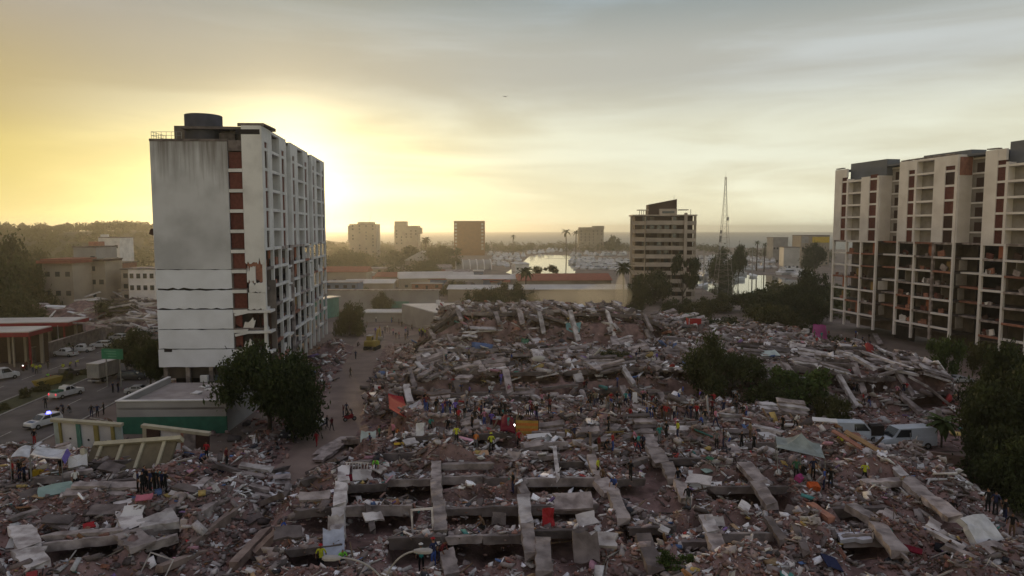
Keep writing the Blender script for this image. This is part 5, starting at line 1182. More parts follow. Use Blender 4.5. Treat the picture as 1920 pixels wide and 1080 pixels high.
WR = MB(); WR.tube((0, -.125, 0), (0, .125, 0), .18, n=8); RIM = WR.mesh('rim', M_METAL)
def loft(sec, m, name='body'):
    """sections (x, half width bottom, half width top, z bottom, z top) -> closed hull"""
    v = []; f = []
    for (x, wb, wt, zb, zt) in sec: wm = wb + (wt - wb) * .6 if name == 'cabin' else wb; v += [(x, -wb, zb), (x, wb, zb), (x, wm, zb + (zt - zb) * .6), (x, wt, zt), (x, -wt, zt), (x, -wm, zb + (zt - zb) * .6)]
    n = len(sec)
    for i in range(n - 1):
        o = 6 * i; f += [(o + k, o + (k + 1) % 6, o + 6 + (k + 1) % 6, o + 6 + k) for k in range(6)]
    f += [(5, 4, 3, 2, 1, 0), tuple(6 * (n - 1) + k for k in range(6))]
    b = MB(); b.add(v, f); return b.mesh(name, m)
def vehicle(kind, p, rz, paint, label, cat, name, lights=None, group=None, tilt=(0, 0)):
    T = thing(name, label, cat, p, 0, group); T.rotation_euler = (R(tilt[0]), R(tilt[1]), R(rz))
    W_ = .88
    if kind == 'pickup':
        body = [(2.6, .75, .68, .45, .85), (2.45, W_, .80, .38, 1.0), (1.2, W_, .84, .36, 1.12), (-.75, W_, .86, .36, 1.12), (-2.6, W_, .84, .40, 1.08)]
        cab = [(1.15, .84, .80, 1.08, 1.12), (.45, .82, .68, 1.08, 1.76), (-.75, .82, .70, 1.08, 1.78), (-.95, .82, .74, 1.08, 1.12)]; ax = (1.65, -1.6); win = (.42, -.78)
    elif kind == 'suv':
        body = [(2.3, .72, .66, .45, .85), (2.15, W_, .80, .36, .98), (1.05, W_, .84, .34, 1.08), (-2.2, W_, .84, .38, 1.08)]
        cab = [(1.05, .84, .80, 1.05, 1.08), (.3, .82, .68, 1.05, 1.66), (-1.9, .82, .68, 1.05, 1.64), (-2.2, .82, .78, 1.05, 1.1)]; ax = (1.4, -1.35); win = (.28, -1.85)
    elif kind == 'car':
        body = [(2.2, .70, .64, .40, .70), (2.05, W_, .78, .32, .84), (1.0, W_, .82, .30, .93), (-1.5, W_, .82, .30, .95), (-2.15, .82, .74, .36, .92)]
        cab = [(.95, .82, .78, .9, .93), (.2, .80, .64, .9, 1.40), (-1.0, .80, .64, .9, 1.40), (-1.7, .80, .74, .9, .95)]; ax = (1.35, -1.3); win = (.18, -1.0)
    else:   # van
        W_ = .98
        body = [(2.75, .80, .74, .45, .95), (2.6, W_, .86, .36, 1.12), (1.75, W_, .92, .34, 1.24), (-2.7, W_, .94, .36, 1.26)]
        cab = [(1.72, .92, .88, 1.2, 1.24), (1.0, .92, .80, 1.2, 2.12), (-2.4, .92, .80, 1.2, 2.18), (-2.7, .92, .84, 1.2, 2.05)]; ax = (1.8, -1.75); win = (.98, -.1)
    bd = new('body', loft(body, paint), T); new('cabin', loft(cab, paint, 'cabin'), T)
    c0, c1, c2, c3 = cab
    g = .012
    new('windscreen', mesh('windscreen', [(c0[0] + g, -c0[2] * .92, c0[4] + .05), (c0[0] + g, c0[2] * .92, c0[4] + .05), (c1[0] + .03, c1[2] * .92, c1[4] - .06), (c1[0] + .03, -c1[2] * .92, c1[4] - .06)], [(0, 1, 2, 3)], M_GLASS), T, (.03, 0, .02))
    for s in (-1, 1):
        zt = c1[4] - .10; zb = c0[4] + .06; hh = c1[4] - c1[3]; wt = c1[1] + (c1[2] - c1[1]) * (zt - c1[3]) / hh + .015; wb = c1[1] + (c1[2] - c1[1]) * (zb - c1[3]) / hh + .015
        xs = (c0[0] - .25, win[0] - .05, win[1] + .05, win[1] - .02)
        segs = [(xs[0], (xs[0] + xs[3]) / 2 + .05), ((xs[0] + xs[3]) / 2 - .05, xs[3])] if kind != 'van' else [(xs[0], xs[3])]
        for k, (xa, xb) in enumerate(segs):
            xa2 = xs[1] if k == 0 else xa
            q = [(xa, s * wb, zb), (xb, s * wb, zb), (xb, s * wt, zt), (xa2, s * wt, zt)]
            new('side_window', mesh('side_window', q, [(0, 1, 2, 3)], M_GLASS), T)
        for x in ax:
            w = new('wheel', WHEEL, T, (x, s * (W_ - .06), .34)); new('rim', RIM, w)
        new('headlight', mesh('headlight', [(body[0][0] + .02, s * .42, .66), (body[0][0] + .02, s * .68, .66), (body[0][0] - .02, s * .68, .82), (body[0][0] - .02, s * .42, .82)], [(0, 1, 2, 3)], M_HEADL if lights and 'h' in lights else M_LAMP), T, (.02, 0, 0))
        box('tail_light', T, (body[-1][0] - .02, s * .72, .88), (.06, .18, .26), M_TAIL if lights and 't' in lights else M_RED)
    box('bumper', T, (body[0][0] - .02, 0, .46), (.22, 1.5, .2), M_CARD)
    if kind in ('suv', 'car'): box('rear_window', T, ((c2[0] + c3[0]) / 2 - .05, 0, (c2[4] + c3[4]) / 2 + .02), (.05, 1.1, .42), M_GLASS, (0, math.atan2(c2[0] - c3[0], c2[4] - c3[4]), 0))
    if kind == 'pickup': box('cargo_bed', T, (-1.75, 0, 1.085), (1.5, 1.4, .06), M_DARK)  # near-black plate on the closed deck, shade of an open bed put into colour
    if kind == 'van':
        box('door_seam', T, (.05, .0, 1.1), (.03, 1.985, 1.3), M_CARG); box('rear_window', T, (-2.72, 0, 1.65), (.04, 1.3, .5), M_GLASS)
    return T
gp0 = lambda px, py, z=0.0: at(px, py, z)
rdir = 95.7                                                        # heading along the road, away from the viewer
v = vehicle('pickup', gp0(126, 743), rdir - 22, M_CARW, 'white police pickup with red tail lights and dark green load on the near carriageway', 'pickup', 'police_pickup', 't')
box('load', v, (-1.75, 0, 1.25), (1.3, 1.3, .35), M_GREENW); box('light_bar', v, (-.1, 0, 1.83), (.3, 1.2, .12), M_LAMP)
v = vehicle('suv', gp0(82, 799), -110, M_CARW, 'white police car with glowing blue beacon facing us on the near carriageway', 'police car', 'police_car')
bm_ = MB(); bm_.tube((0, 0, 0), (0, 0, .28), .3, .22, 10); new('beacon', bm_.mesh('beacon', M_BLUEL), v, (-.6, .25, 1.66)); box('light_bar', v, (-.6, -.25, 1.74), (.35, .6, .16), M_CARD); box('bonnet_stripe', v, (1.7, 0, 1.02), (.6, 1.2, .02), M_BLUEW, (0, .1, 0))
vehicle('pickup', gp0(122, 668), 172, M_CARW, 'white double-cab pickup parked broadside on the far carriageway', 'pickup', 'pickup')
vehicle('pickup', gp0(152, 660), -170, M_CARW, 'white pickup half hidden behind the broadside pickup', 'pickup', 'pickup', 'h')
vehicle('suv', gp0(190, 652), 178, M_CARW, 'white estate car with a black roof on the far carriageway', 'car', 'car')
vehicle('suv', gp0(222, 638), 160, M_CARW, 'white hatchback near the roadside tree on the far carriageway', 'car', 'car', 'h')
vehicle('car', gp0(252, 634), 170, M_CARG, 'silver car under the roadside tree', 'car', 'car')
vehicle('pickup', gp0(268, 626), 175, M_CARW, 'white pickup with light canopy farthest along the road', 'pickup', 'pickup'); vehicle('suv', gp0(288, 624), 175, M_CARW, 'white car touching the blank gable edge', 'car', 'car')
vehicle('pickup', gp0(124, 708), 80, M_CARD, 'dark pickup with pale roof rack among yellow-vested workers', 'pickup', 'pickup')
vehicle('suv', gp0(248, 712), 15, M_CARD, 'black estate car beneath the tree by the blank gable', 'car', 'car')
v = vehicle('van', gp0(2, 712), 60, M_CARW, 'white van cut by the view edge on the far carriageway', 'van', 'van')
vehicle('car', gp0(262, 738), 5, M_CARG, 'silver car parked along the green shop side wall', 'car', 'car')
# box truck
def truck(p, rz):
    T = thing('box_truck', 'pale box truck seen from its slatted rear beside the roadside tree', 'truck', p, R(rz)); b = M_TAN
    mw = mat('truck_box', (.40, .37, .34), None, .6)
    box('cargo_box', T, (-.8, 0, 2.3), (5.6, 2.3, 2.5), mw); box('roof', T, (-.8, 0, 3.58), (5.7, 2.4, .08), M_SHEET)
    for i in range(9): box('rear_slat', T, (-3.63, -1.0 + i * .25, 2.3), (.06, .08, 2.3), M_CARG)
    for i in range(12): box('side_slat', T, (-3.3 + i * .46, -1.17, 2.3), (.1, .05, 2.4), mw)
    new('cab', loft([(3.7, 1.0, .9, .6, 1.2), (3.6, 1.05, .95, .5, 1.4), (3.3, 1.05, .9, .5, 2.4), (2.1, 1.05, .95, .5, 2.5)], M_CARW, 'cab'), T)
    box('chassis', T, (-.2, 0, .75), (6.8, .9, .3), M_DARK); box('bumper', T, (-3.6, 0, .6), (.15, 2.1, .2), M_CARG)
    for x in (2.7, -2.2):
        for s in (-1, 1): w = new('wheel', WHEEL, T, (x, s * .95, .46), None, (1.35, 1.8, 1.35)); new('rim', RIM, w)
truck(gp0(202, 712), rdir - 12)
# yellow digger seen end-on in the lane
def digger(p, rz):
    T = thing('excavator', 'yellow excavator standing in the dirt lane before the crowd', 'excavator', p, R(rz))
    for s in (-1, 1):
        b = MB(); b.prism([(-1.9, .15), (-1.6, 0), (1.6, 0), (1.9, .2), (1.9, .6), (1.6, .8), (-1.6, .8), (-1.9, .6)], 1, s * 1.1 - .28, s * 1.1 + .28); new('track', b.mesh('track', M_TYRE), T)
    new('body', loft([(1.5, 1.3, 1.25, .95, 1.5), (1.3, 1.35, 1.3, .9, 1.9), (-1.6, 1.35, 1.2, .9, 2.2), (-1.9, 1.2, 1.0, 1.0, 2.0)], M_OCHRE), T)
    c = new('cab', loft([(1.45, .55, .48, 1.5, 1.7), (1.25, .58, .5, 1.5, 3.0), (-.4, .58, .5, 1.5, 3.05)], M_OCHRE, 'cab'), T, (0, .65, 0))
    box('window', T, (.4, .65, 2.4), (1.1, 1.19, .7), M_GLASS); box('roof', T, (.4, .65, 3.1), (1.8, 1.2, .1), M_SHEET)
    b = MB(); b.prism([(1.2, 1.6), (2.6, 4.2), (3.9, 4.4), (3.9, 4.0), (2.9, 3.8), (1.7, 1.5)], 1, -.55, -.2); new('boom', b.mesh('boom', M_OCHRE), T)
    b = MB(); b.prism([(3.6, 4.5), (4.1, 4.3), (4.3, 2.2), (4.0, 2.2)], 1, -.5, -.25); new('arm', b.mesh('arm', M_OCHRE), T)
    b = MB(); b.prism([(3.8, 2.3), (4.5, 2.3), (4.4, 1.3), (3.7, 1.2), (3.5, 1.8)], 1, -.9, .1); new('bucket', b.mesh('bucket', M_METAL), T)
digger(gp0(698, 655), 80)
H0 = lambda px, py: (lambda q: Vector((q.x, q.y, float(samp(HT, q.x, q.y)))))(hit(px, py))
vehicle('pickup', up(H0(578, 803), .1), -18, M_CARW, 'white pickup half buried in debris beside the dark tree', 'pickup', 'pickup', tilt=(4, -6))
vehicle('suv', up(H0(552, 818), .05), -100, M_CARD, 'dark car with dusty windscreen in front of the buried white pickup', 'car', 'car')
v = vehicle('van', Vector((48.6, 84, .1)), 186, M_VANB, 'pale blue-white van with clear side, parked behind the brown wall', 'van', 'van'); v.scale = (1.3, 1.2, 1.22)
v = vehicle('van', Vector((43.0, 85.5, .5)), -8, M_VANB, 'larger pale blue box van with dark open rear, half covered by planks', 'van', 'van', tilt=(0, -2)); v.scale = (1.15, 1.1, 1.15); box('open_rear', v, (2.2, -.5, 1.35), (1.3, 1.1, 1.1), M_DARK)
v = vehicle('car', gp0(1800, 716, .1), 8, M_CARG, 'crushed silver car on the path below the open tower', 'car wreck', 'car_wreck', tilt=(3, 2)); v.scale = (1, 1, .82)
vehicle('suv', gp0(1842, 770), 100, M_CARW, 'white car half hidden by the tall tree near the open tower', 'car', 'car')
box('tarp', thing('construction_skip', 'ochre steel skip between the workers on the road strip', 'skip', gp0(90, 722), R(80)), (0, 0, 1.15), (4.2, 1.7, .1), M_MUST); T = bpy.data.objects['construction_skip']; b = MB(); b.prism([(-2.4, 1.2), (-1.7, .1), (1.7, .1), (2.4, 1.2)], 1, -.95, .95); new('body', b.mesh('body', M_OCHRE), T)
# ---------------------------------------------------------------- boats in the marina
def yacht_meshes():
    hull = []; n = 8; v = []; f = []
    for i in range(n + 1):
        t = i / n; w = (1 - t ** 2.6) * .5; zk = -.1 + .35 * max(0, t - .7); v += [(t - .5, -w, .42 + .18 * t), (t - .5, -w * .72, .02), (t - .5, 0, zk), (t - .5, w * .72, .02), (t - .5, w, .42 + .18 * t)]
        if i: o = 5 * i; f += [(o - 5 + k, o - 4 + k, o + k + 1, o + k) for k in range(4)] + [(o - 5, o, o + 4, o - 1)]
    f.append((0, 1, 2, 3, 4)); b = MB(); b.add(v, f); H = b.mesh('hull', M_BOAT)
    b = MB(); b.prism([(-.34, .40), (.22, .50), (.05, .80), (-.30, .80)], 1, -.34, .34); C = b.mesh('cabin', M_BOAT)
    b = MB(); b.prism([(-.32, .56), (.165, .58), (.10, .71), (-.31, .71)], 1, -.352, .352); Wd = b.mesh('window', M_GLASS)
    b = MB(); b.prism([(-.28, .80), (-.02, .80), (-.10, 1.0), (-.26, 1.0)], 1, -.27, .27); b.box((-.2, 0, 1.18), (.2, .5, .03)); b.box((-.28, 0, 1.08), (.02, .4, .2)); Fb = b.mesh('flybridge', M_BOAT)
    return H, C, Wd, Fb
M_BOAT = mat('boat_gelcoat', (.66, .66, .68), (.56, .56, .58), .3, rough=.45, spec=.4, rnd=.2)
YM = yacht_meshes(); mast_b = MB(); mast_b.tube((0, 0, 0), (0, 0, 1), .012, n=4); mast_b.tube((.0, 0, .12), (-.25, 0, .12), .012, n=4); MASTM = mast_b.mesh('mast', M_METAL)
def yacht(x, y, L, rz, label, group, sail=False):
    T = thing('yacht', label, 'boat', (x, y, -.1), R(rz), group); S = (L, L * .30, L * .22)
    new('hull', YM[0], T, (0, 0, 0), None, S)
    if sail:
        new('mast', MASTM, T, (L * .08, 0, L * .1), None, (L, L, L * 1.15)); new('cabin', YM[1], T, (L * .02, 0, .0), None, (L * .8, L * .2, L * .15))
    else:
        c = new('cabin', YM[1], T, (0, 0, 0), None, S); new('window', YM[2], T, (0, 0, 0), None, S); new('flybridge', YM[3], T, (0, 0, 0), None, S)
r_ = random.Random(5); k_ = 0
def quay_row(px0, px1, py0, py1, n, label, group, L=(11, 17), rz=90, jit=3):
    for i in range(n):
        t = (i + .5) / n; p = at(px0 + (px1 - px0) * t + r_.uniform(-jit, jit), py0 + (py1 - py0) * t + r_.uniform(-1.5, 1.5), -.4)
        yacht(p.x, p.y, r_.uniform(*L), rz + r_.uniform(-14, 14), label, group)
g1 = 'white motor yachts moored in the marina'
quay_row(922, 975, 486, 491, 8, 'white motor yacht in the row between the vaulted hangar and the inlet', g1)
quay_row(925, 972, 496, 503, 7, 'white motor yacht in the front row beside the vaulted hangar', g1)
quay_row(985, 1062, 476, 470, 11, 'white motor yacht moored along the far bank of the inlet', g1, (14, 22))
quay_row(1072, 1180, 478, 480, 10, 'white motor yacht in the far row left of the balcony tower', g1, (13, 19), 60)
quay_row(1072, 1182, 490, 494, 11, 'white motor yacht in the middle row beside the bright inlet', g1, (12, 18), 60)
quay_row(1082, 1182, 504, 507, 9, 'white motor yacht in the front row before the balcony tower', g1, (12, 17), 60)
quay_row(1318, 1375, 492, 488, 7, 'white motor yacht under the lattice mast', g1, (14, 22), 30)
quay_row(1318, 1388, 505, 509, 8, 'white motor yacht in the wide group beside the balcony tower', g1, (14, 20), 20)
quay_row(1320, 1382, 522, 527, 7, 'white motor yacht in the nearest group beside the balcony tower', g1, (12, 16), 10)
quay_row(1385, 1450, 500, 505, 7, 'white motor yacht beside the finger pier of the marina', g1, (11, 16), 80)
quay_row(1462, 1515, 512, 520, 5, 'big white motor yacht before the dark trees near the open tower', g1, (14, 20), 40)
quay_row(1322, 1392, 496, 499, 8, 'white motor yacht in the wide group beside the balcony tower', g1, (13, 19), 25)
quay_row(1322, 1384, 514, 518, 8, 'white motor yacht in the nearest group beside the balcony tower', g1, (12, 17), 15)
quay_row(1400, 1455, 490, 494, 8, 'white motor yacht beside the finger pier of the marina', g1, (12, 17), 70)
quay_row(1075, 1182, 497, 500, 12, 'white motor yacht in the middle row beside the bright inlet', g1, (13, 18), 60)
quay_row(920, 985, 480, 482, 9, 'white motor yacht in the row between the vaulted hangar and the inlet', g1, (13, 18), 80)
for px, py, L in ((1318, 540, 14), (1410, 520, 13), (1388, 500, 15), (1105, 485, 14), (1402, 508, 12), (1428, 505, 12)):
    p = at(px, py, -.4); yacht(p.x, p.y, L, r_.uniform(0, 180), 'sailing yacht with bare mast in the marina', 'sailing yachts in the marina', True)
for (x0, y0, x1, y1, w, lb) in ((60, 430, 120, 436, 3, 'long concrete pier in front of the balcony tower yachts'), (150, 430, 215, 400, 4, 'finger pier on the open tower side of the marina'), (30, 640, 100, 650, 3, 'far pier across the inlet'), (60, 520, 130, 524, 3, 'middle pier between the rows of yachts')):
    T = thing('pier', lb, 'pier', ((x0 + x1) / 2, (y0 + y1) / 2, 0)); L = math.hypot(x1 - x0, y1 - y0); box('deck', T, (0, 0, -.05), (L, w, .3), M_CONC, (0, 0, math.atan2(y1 - y0, x1 - x0)))
# ---------------------------------------------------------------- people
def pmat(n, c): return mat(n, c, tuple(v * .8 for v in c), 6, rough=.95, spec=.1)
P_ = {n: pmat(n + '_cloth', c) for n, c in dict(black=(.018, .018, .02), navy=(.03, .035, .08), grey=(.17, .17, .175), white=(.62, .61, .60), red=(.34, .03, .035), maroon=(.13, .025, .03), yellow=(.50, .52, .05), neon=(.22, .62, .08),
      orange=(.50, .16, .04), teal=(.04, .25, .23), blue=(.05, .09, .30), purple=(.16, .10, .42), brown=(.14, .09, .06), pink=(.50, .20, .26), khaki=(.24, .20, .13), green=(.05, .14, .08), lilac=(.45, .42, .55)).items()}
SKIN = [pmat('tan_skin', (.30, .17, .11)), pmat('brown_skin', (.17, .09, .06))]; HAIR = pmat('dark_hair', (.015, .012, .01)); SHOE = pmat('dark_shoe', (.03, .026, .024))
def figure(name, J, bones):
    """one continuous body: joints {name: (x,y,z,r)}, bones [(a,b,slot)]; slots 0 top, 1 trousers, 2 skin, 3 hair, 4 shoes"""
    ks = list(J); me = bpy.data.meshes.new(name); me.from_pydata([J[k][:3] for k in ks], [(ks.index(a), ks.index(b)) for a, b, _ in bones], [])
    o = bpy.data.objects.new(name, me); COL.objects.link(o); md = o.modifiers.new('s', 'SKIN'); md.use_smooth_shade = True; md.branch_smoothing = .4
    for i, k in enumerate(ks):
        q = me.skin_vertices[0].data[i]; q.radius = (J[k][3], J[k][3] * (1.0 if k not in ('chest', 'pelvis', 'belly') else .68)); q.use_root = (k == 'pelvis')
    sb = o.modifiers.new('b', 'SUBSURF'); sb.levels = 1; sb.render_levels = 1
    dg = bpy.context.evaluated_depsgraph_get(); out = bpy.data.meshes.new_from_object(o.evaluated_get(dg)); out.name = name
    bpy.data.objects.remove(o); bpy.data.meshes.remove(me)
    for i in range(5): out.materials.append(SHOE)
    S = [(Vector(J[a][:3]), Vector(J[b][:3]), s) for a, b, s in bones]; hd = Vector(J['head'][:3]); face = J.get('_f')
    for p in out.polygons:
        c = p.center; best = min(S, key=lambda e: (c - (e[0] + (e[1] - e[0]) * max(0, min(1, (c - e[0]).dot(e[1] - e[0]) / max(1e-6, (e[1] - e[0]).length_squared))))).length); s = best[2]
        if s == 3: s = 3 if (c.z > hd.z + .035 or c.y > hd.y + .03) else 2
        p.material_index = s
    return out
def pose(lean=0.0, turn=0.0, arms=((.10, .24, -.03), (.10, .24, -.03)), stride=0.0, crouch=0.0, wide=.11):
    """arms: per side (out at elbow, drop scale, forward)"""
    J = {}; hip = .93 - crouch * .5; ys = crouch * .12
    J['pelvis'] = (0, ys, hip, .155)
    def sp(l, x=0.0): a = lean; return (x, ys - math.sin(a) * l, hip + math.cos(a) * l)
    J['belly'] = (*sp(.2), .14); J['chest'] = (*sp(.40), .165); J['neck'] = (*sp(.56), .058)
    h = sp(.68); J['head'] = (h[0], h[1] - .025, h[2], .088); h = sp(.80); J['crown'] = (h[0], h[1] - .01, h[2], .074); h = sp(.665); J['nose'] = (h[0], h[1] - .12, h[2], .022)
    B = [('pelvis', 'belly', 0), ('belly', 'chest', 0), ('chest', 'neck', 0), ('neck', 'head', 2), ('head', 'crown', 3), ('head', 'nose', 2)]
    for s, nm in ((-1, 'a'), (1, 'b')):
        out, drop, fw = arms[0 if s < 0 else 1]
        J['sh' + nm] = (*sp(.49, s * .19), .062); q = sp(.49, s * (.19 + out)); e = (q[0], q[1] - fw * .5, q[2] - drop); J['el' + nm] = (*e, .05)
        w = (e[0] + s * .02, e[1] - .06 - fw, e[2] - drop * .9); J['wr' + nm] = (*w, .036)
        J['ha' + nm] = (w[0], w[1] - .04 - fw * .3, w[2] - .085 * (1 if drop > 0 else -1), .036); J['th' + nm] = (w[0] - s * .035, w[1] - .06, w[2] - .05, .016)
        B += [('chest', 'sh' + nm, 0), ('sh' + nm, 'el' + nm, 0), ('el' + nm, 'wr' + nm, 2), ('wr' + nm, 'ha' + nm, 2), ('wr' + nm, 'th' + nm, 2)]
        st = stride * s
        J['hp' + nm] = (s * .09, ys, hip - .06, .095); J['kn' + nm] = (s * (wide + crouch * .1), ys - crouch * .42 - .03 - st * .5, .50 - crouch * .06, .066); J['an' + nm] = (s * (wide + .01), ys + .02 - st + crouch * .05, .085, .046); J['to' + nm] = (s * (wide + .03), ys - .15 - st, .04, .042)
        B += [('pelvis', 'hp' + nm, 1), ('hp' + nm, 'kn' + nm, 1), ('kn' + nm, 'an' + nm, 1), ('an' + nm, 'to' + nm, 4)]
    return J, B
POSES = {'standing': pose(), 'standing with hands on hips': pose(arms=((.18, .2, .10), (.18, .2, .10))), 'walking': pose(.08, stride=.22, arms=((.06, .25, .14), (.06, .25, -.12))),
         'bending forward': pose(.95, arms=((.03, .26, .06), (.03, .26, .08)), stride=.1), 'crouching': pose(.45, crouch=1.05, arms=((.06, .2, .16), (.06, .2, .18))), 'pointing': pose(.03, arms=((.06, .24, -.02), (.16, .02, .24))), 'reaching down': pose(.55, arms=((.05, .25, .10), (.05, .25, .12)), crouch=.25, stride=.12)}
BODY = {k: figure('person', *v) for k, v in POSES.items()}
hb = MB(); 
for i in range(3): hb.tube((0, 0, .06 * i * .5), (0, 0, .06 * (i + 1) * .5), .125 - .028 * i, .125 - .028 * (i + 1), 10)
hb.tube((0, -.03, 0), (0, -.03, .012), .145, .14, 10); 
HELM = {}
def helmet_mesh(m):
    if m.name not in HELM: HELM[m.name] = mesh('helmet', hb.v, hb.f, m)
    return HELM[m.name]
CN = {'yellow': 'yellow vest', 'neon': 'bright green vest', 'black': 'black top', 'navy': 'navy top', 'grey': 'grey top', 'white': 'white top', 'red': 'red top', 'maroon': 'dark red top', 'orange': 'orange top', 'teal': 'teal top', 'blue': 'blue top', 'purple': 'purple top', 'brown': 'brown top', 'pink': 'pink top', 'khaki': 'khaki top', 'green': 'green top', 'lilac': 'lilac top'}
LN = {'black': 'black', 'navy': 'navy', 'grey': 'grey', 'blue': 'blue', 'brown': 'brown', 'white': 'white', 'red': 'red', 'khaki': 'khaki'}
np_ = [0]
def person(p, top, legs, ps, where, group, face=0.0, helmet=None, size=1.09):
    np_[0] += 1; k = np_[0]
    lb = f'person in {CN[top]} and {LN[legs]} trousers {"" if ps == "standing" else ps + " "}{where}' if helmet is None else f'person in {CN[top]} and {helmet} helmet {"" if ps == "standing" else ps + " "}{where}'
    if len(lb.split()) > 16: lb = lb.replace(f' and {LN[legs]} trousers', '')
    if len(lb.split()) > 16: lb = lb.replace(ps + ' ', '')
    T = new('person', BODY[ps], None, p, (0, 0, face), (size * .98, size * .98, size), label=lb, category='person', group=group)
    for i, m in enumerate((P_[top], P_[legs], SKIN[k % 2], HAIR, SHOE)): T.material_slots[i].link = 'OBJECT'; T.material_slots[i].material = m
    if helmet:
        j = POSES[ps][0]['crown']; new('helmet', helmet_mesh(P_[helmet]), T, (j[0], j[1] - .01, j[2] - .03))
    return T
def ppx(px, py, *a, **k):
    q = hit(px, py); z = float(samp(HT, q.x, q.y)) if inside(q.x, q.y) else 0.0
    return person(Vector((q.x, q.y, z + .10)), *a, **k)
rp = random.Random(21)
gR, gF, gC, gM, gL = 'people on the road', 'people on the front ruin', 'crowd between the ruins', 'people on the middle ruin', 'people in the dirt lane'
for px, py, t, l, ps, w, h in (
    (70, 668, 'yellow', 'navy', 'standing', 'alone on the far carriageway', None), (62, 700, 'yellow', 'navy', 'standing', 'in the roadside group by the barrier', None), (69, 703, 'yellow', 'black', 'walking', 'in the roadside group by the barrier', None), (76, 701, 'yellow', 'grey', 'standing', 'in the roadside group by the barrier', None),
    (50, 696, 'maroon', 'black', 'standing', 'beside the yellow vests by the barrier', None), (57, 692, 'black', 'black', 'standing', 'beside the yellow vests by the barrier', None), (44, 697, 'red', 'brown', 'crouching', 'beside the yellow vests by the barrier', None), (90, 694, 'black', 'black', 'walking', 'between the roadside group and the dark pickup', None),
    (119, 700, 'yellow', 'navy', 'standing', 'beside the dark pickup', None), (131, 693, 'yellow', 'black', 'reaching down', 'behind the dark pickup', None), (91, 712, 'neon', 'navy', 'crouching', 'at the ochre skip', None), (142, 690, 'yellow', 'navy', 'bending forward', 'beside the dark pickup', None),
    (172, 784, 'black', 'navy', 'standing', 'nearest in the dark trio on the pavement', None), (183, 784, 'navy', 'black', 'standing', 'in the middle of the dark trio on the pavement', None), (195, 780, 'black', 'black', 'standing with hands on hips', 'at the tall end of the dark trio on the pavement', None),
    (212, 738, 'navy', 'black', 'standing', 'in the pair by the green shop wall', None), (222, 738, 'black', 'navy', 'standing', 'in the pair by the green shop wall', None), (108, 778, 'black', 'black', 'crouching', 'behind the police car', None), (119, 777, 'navy', 'black', 'reaching down', 'behind the police car', None), (131, 776, 'black', 'grey', 'crouching', 'behind the police car', None),
    (138, 662, 'black', 'navy', 'standing', 'behind the broadside white pickup', None), (150, 652, 'navy', 'black', 'standing', 'behind the broadside white pickup', None), (163, 640, 'black', 'black', 'standing', 'by the pole at the dark grey wall', None), (169, 636, 'maroon', 'black', 'standing', 'by the pole at the dark grey wall', None), (104, 652, 'black', 'brown', 'standing', 'in front of the dark grey wall', None), (86, 768, 'black', 'black', 'standing', 'just behind the police car roof', None)):
    ppx(px, py, t, l, ps, w, gR, rp.uniform(0, 6.28), h)
for px, py, t, l, ps, w in (
    (594, 838, 'red', 'red', 'walking', 'alone at the near end of the lane'), (613, 806, 'black', 'black', 'walking', 'in the pair near the buried white pickup'), (622, 809, 'maroon', 'black', 'walking', 'in the pair near the buried white pickup'), (644, 784, 'maroon', 'navy', 'standing', 'in the small knot beside a motorbike'), (652, 788, 'black', 'blue', 'crouching', 'in the small knot beside a motorbike'), (660, 786, 'grey', 'navy', 'reaching down', 'in the small knot beside a motorbike'), (650, 780, 'navy', 'black', 'standing', 'in the small knot beside a motorbike'),
    (693, 766, 'maroon', 'brown', 'walking', 'at the foot of the dark shrub'), (657, 709, 'black', 'black', 'walking', 'midway along the lane'), (667, 675, 'navy', 'black', 'walking', 'far along the lane'), (671, 651, 'black', 'black', 'crouching', 'by the excavator'), (482, 836, 'brown', 'brown', 'standing', 'under the large dark tree'), (520, 846, 'black', 'grey', 'crouching', 'in front of the dark dusty car'),
    (425, 872, 'maroon', 'black', 'standing', 'on the debris below the green shop'), (415, 876, 'teal', 'navy', 'crouching', 'on the debris below the green shop'), (378, 874, 'blue', 'black', 'crouching', 'below the broken brown and white wall'), (388, 866, 'red', 'black', 'standing', 'below the broken brown and white wall'),
    (24, 896, 'red', 'black', 'standing', 'under the white canopy'), (37, 897, 'black', 'navy', 'standing', 'under the white canopy'), (46, 900, 'navy', 'black', 'standing with hands on hips', 'under the white canopy'), (58, 892, 'lilac', 'black', 'standing', 'under the white canopy'), (115, 900, 'black', 'brown', 'standing', 'beside the white canopy'), (143, 938, 'white', 'black', 'walking', 'below the white canopy'), (65, 838, 'black', 'red', 'standing', 'waving red cloth above the white canopy')):
    ppx(px, py, t, l, ps, w, gL, rp.uniform(0, 6.28))
for i, (px, py) in enumerate(((260, 942), (268, 946), (276, 938), (283, 945), (291, 937), (298, 944), (305, 936), (312, 942), (287, 929), (272, 930))):
    ppx(px, py, 'black' if i % 3 else 'navy', 'black', ('standing', 'standing with hands on hips', 'standing')[i % 3], 'in the dark cluster beside the long brown beams', 'dark cluster of people', rp.uniform(0, 6.28))
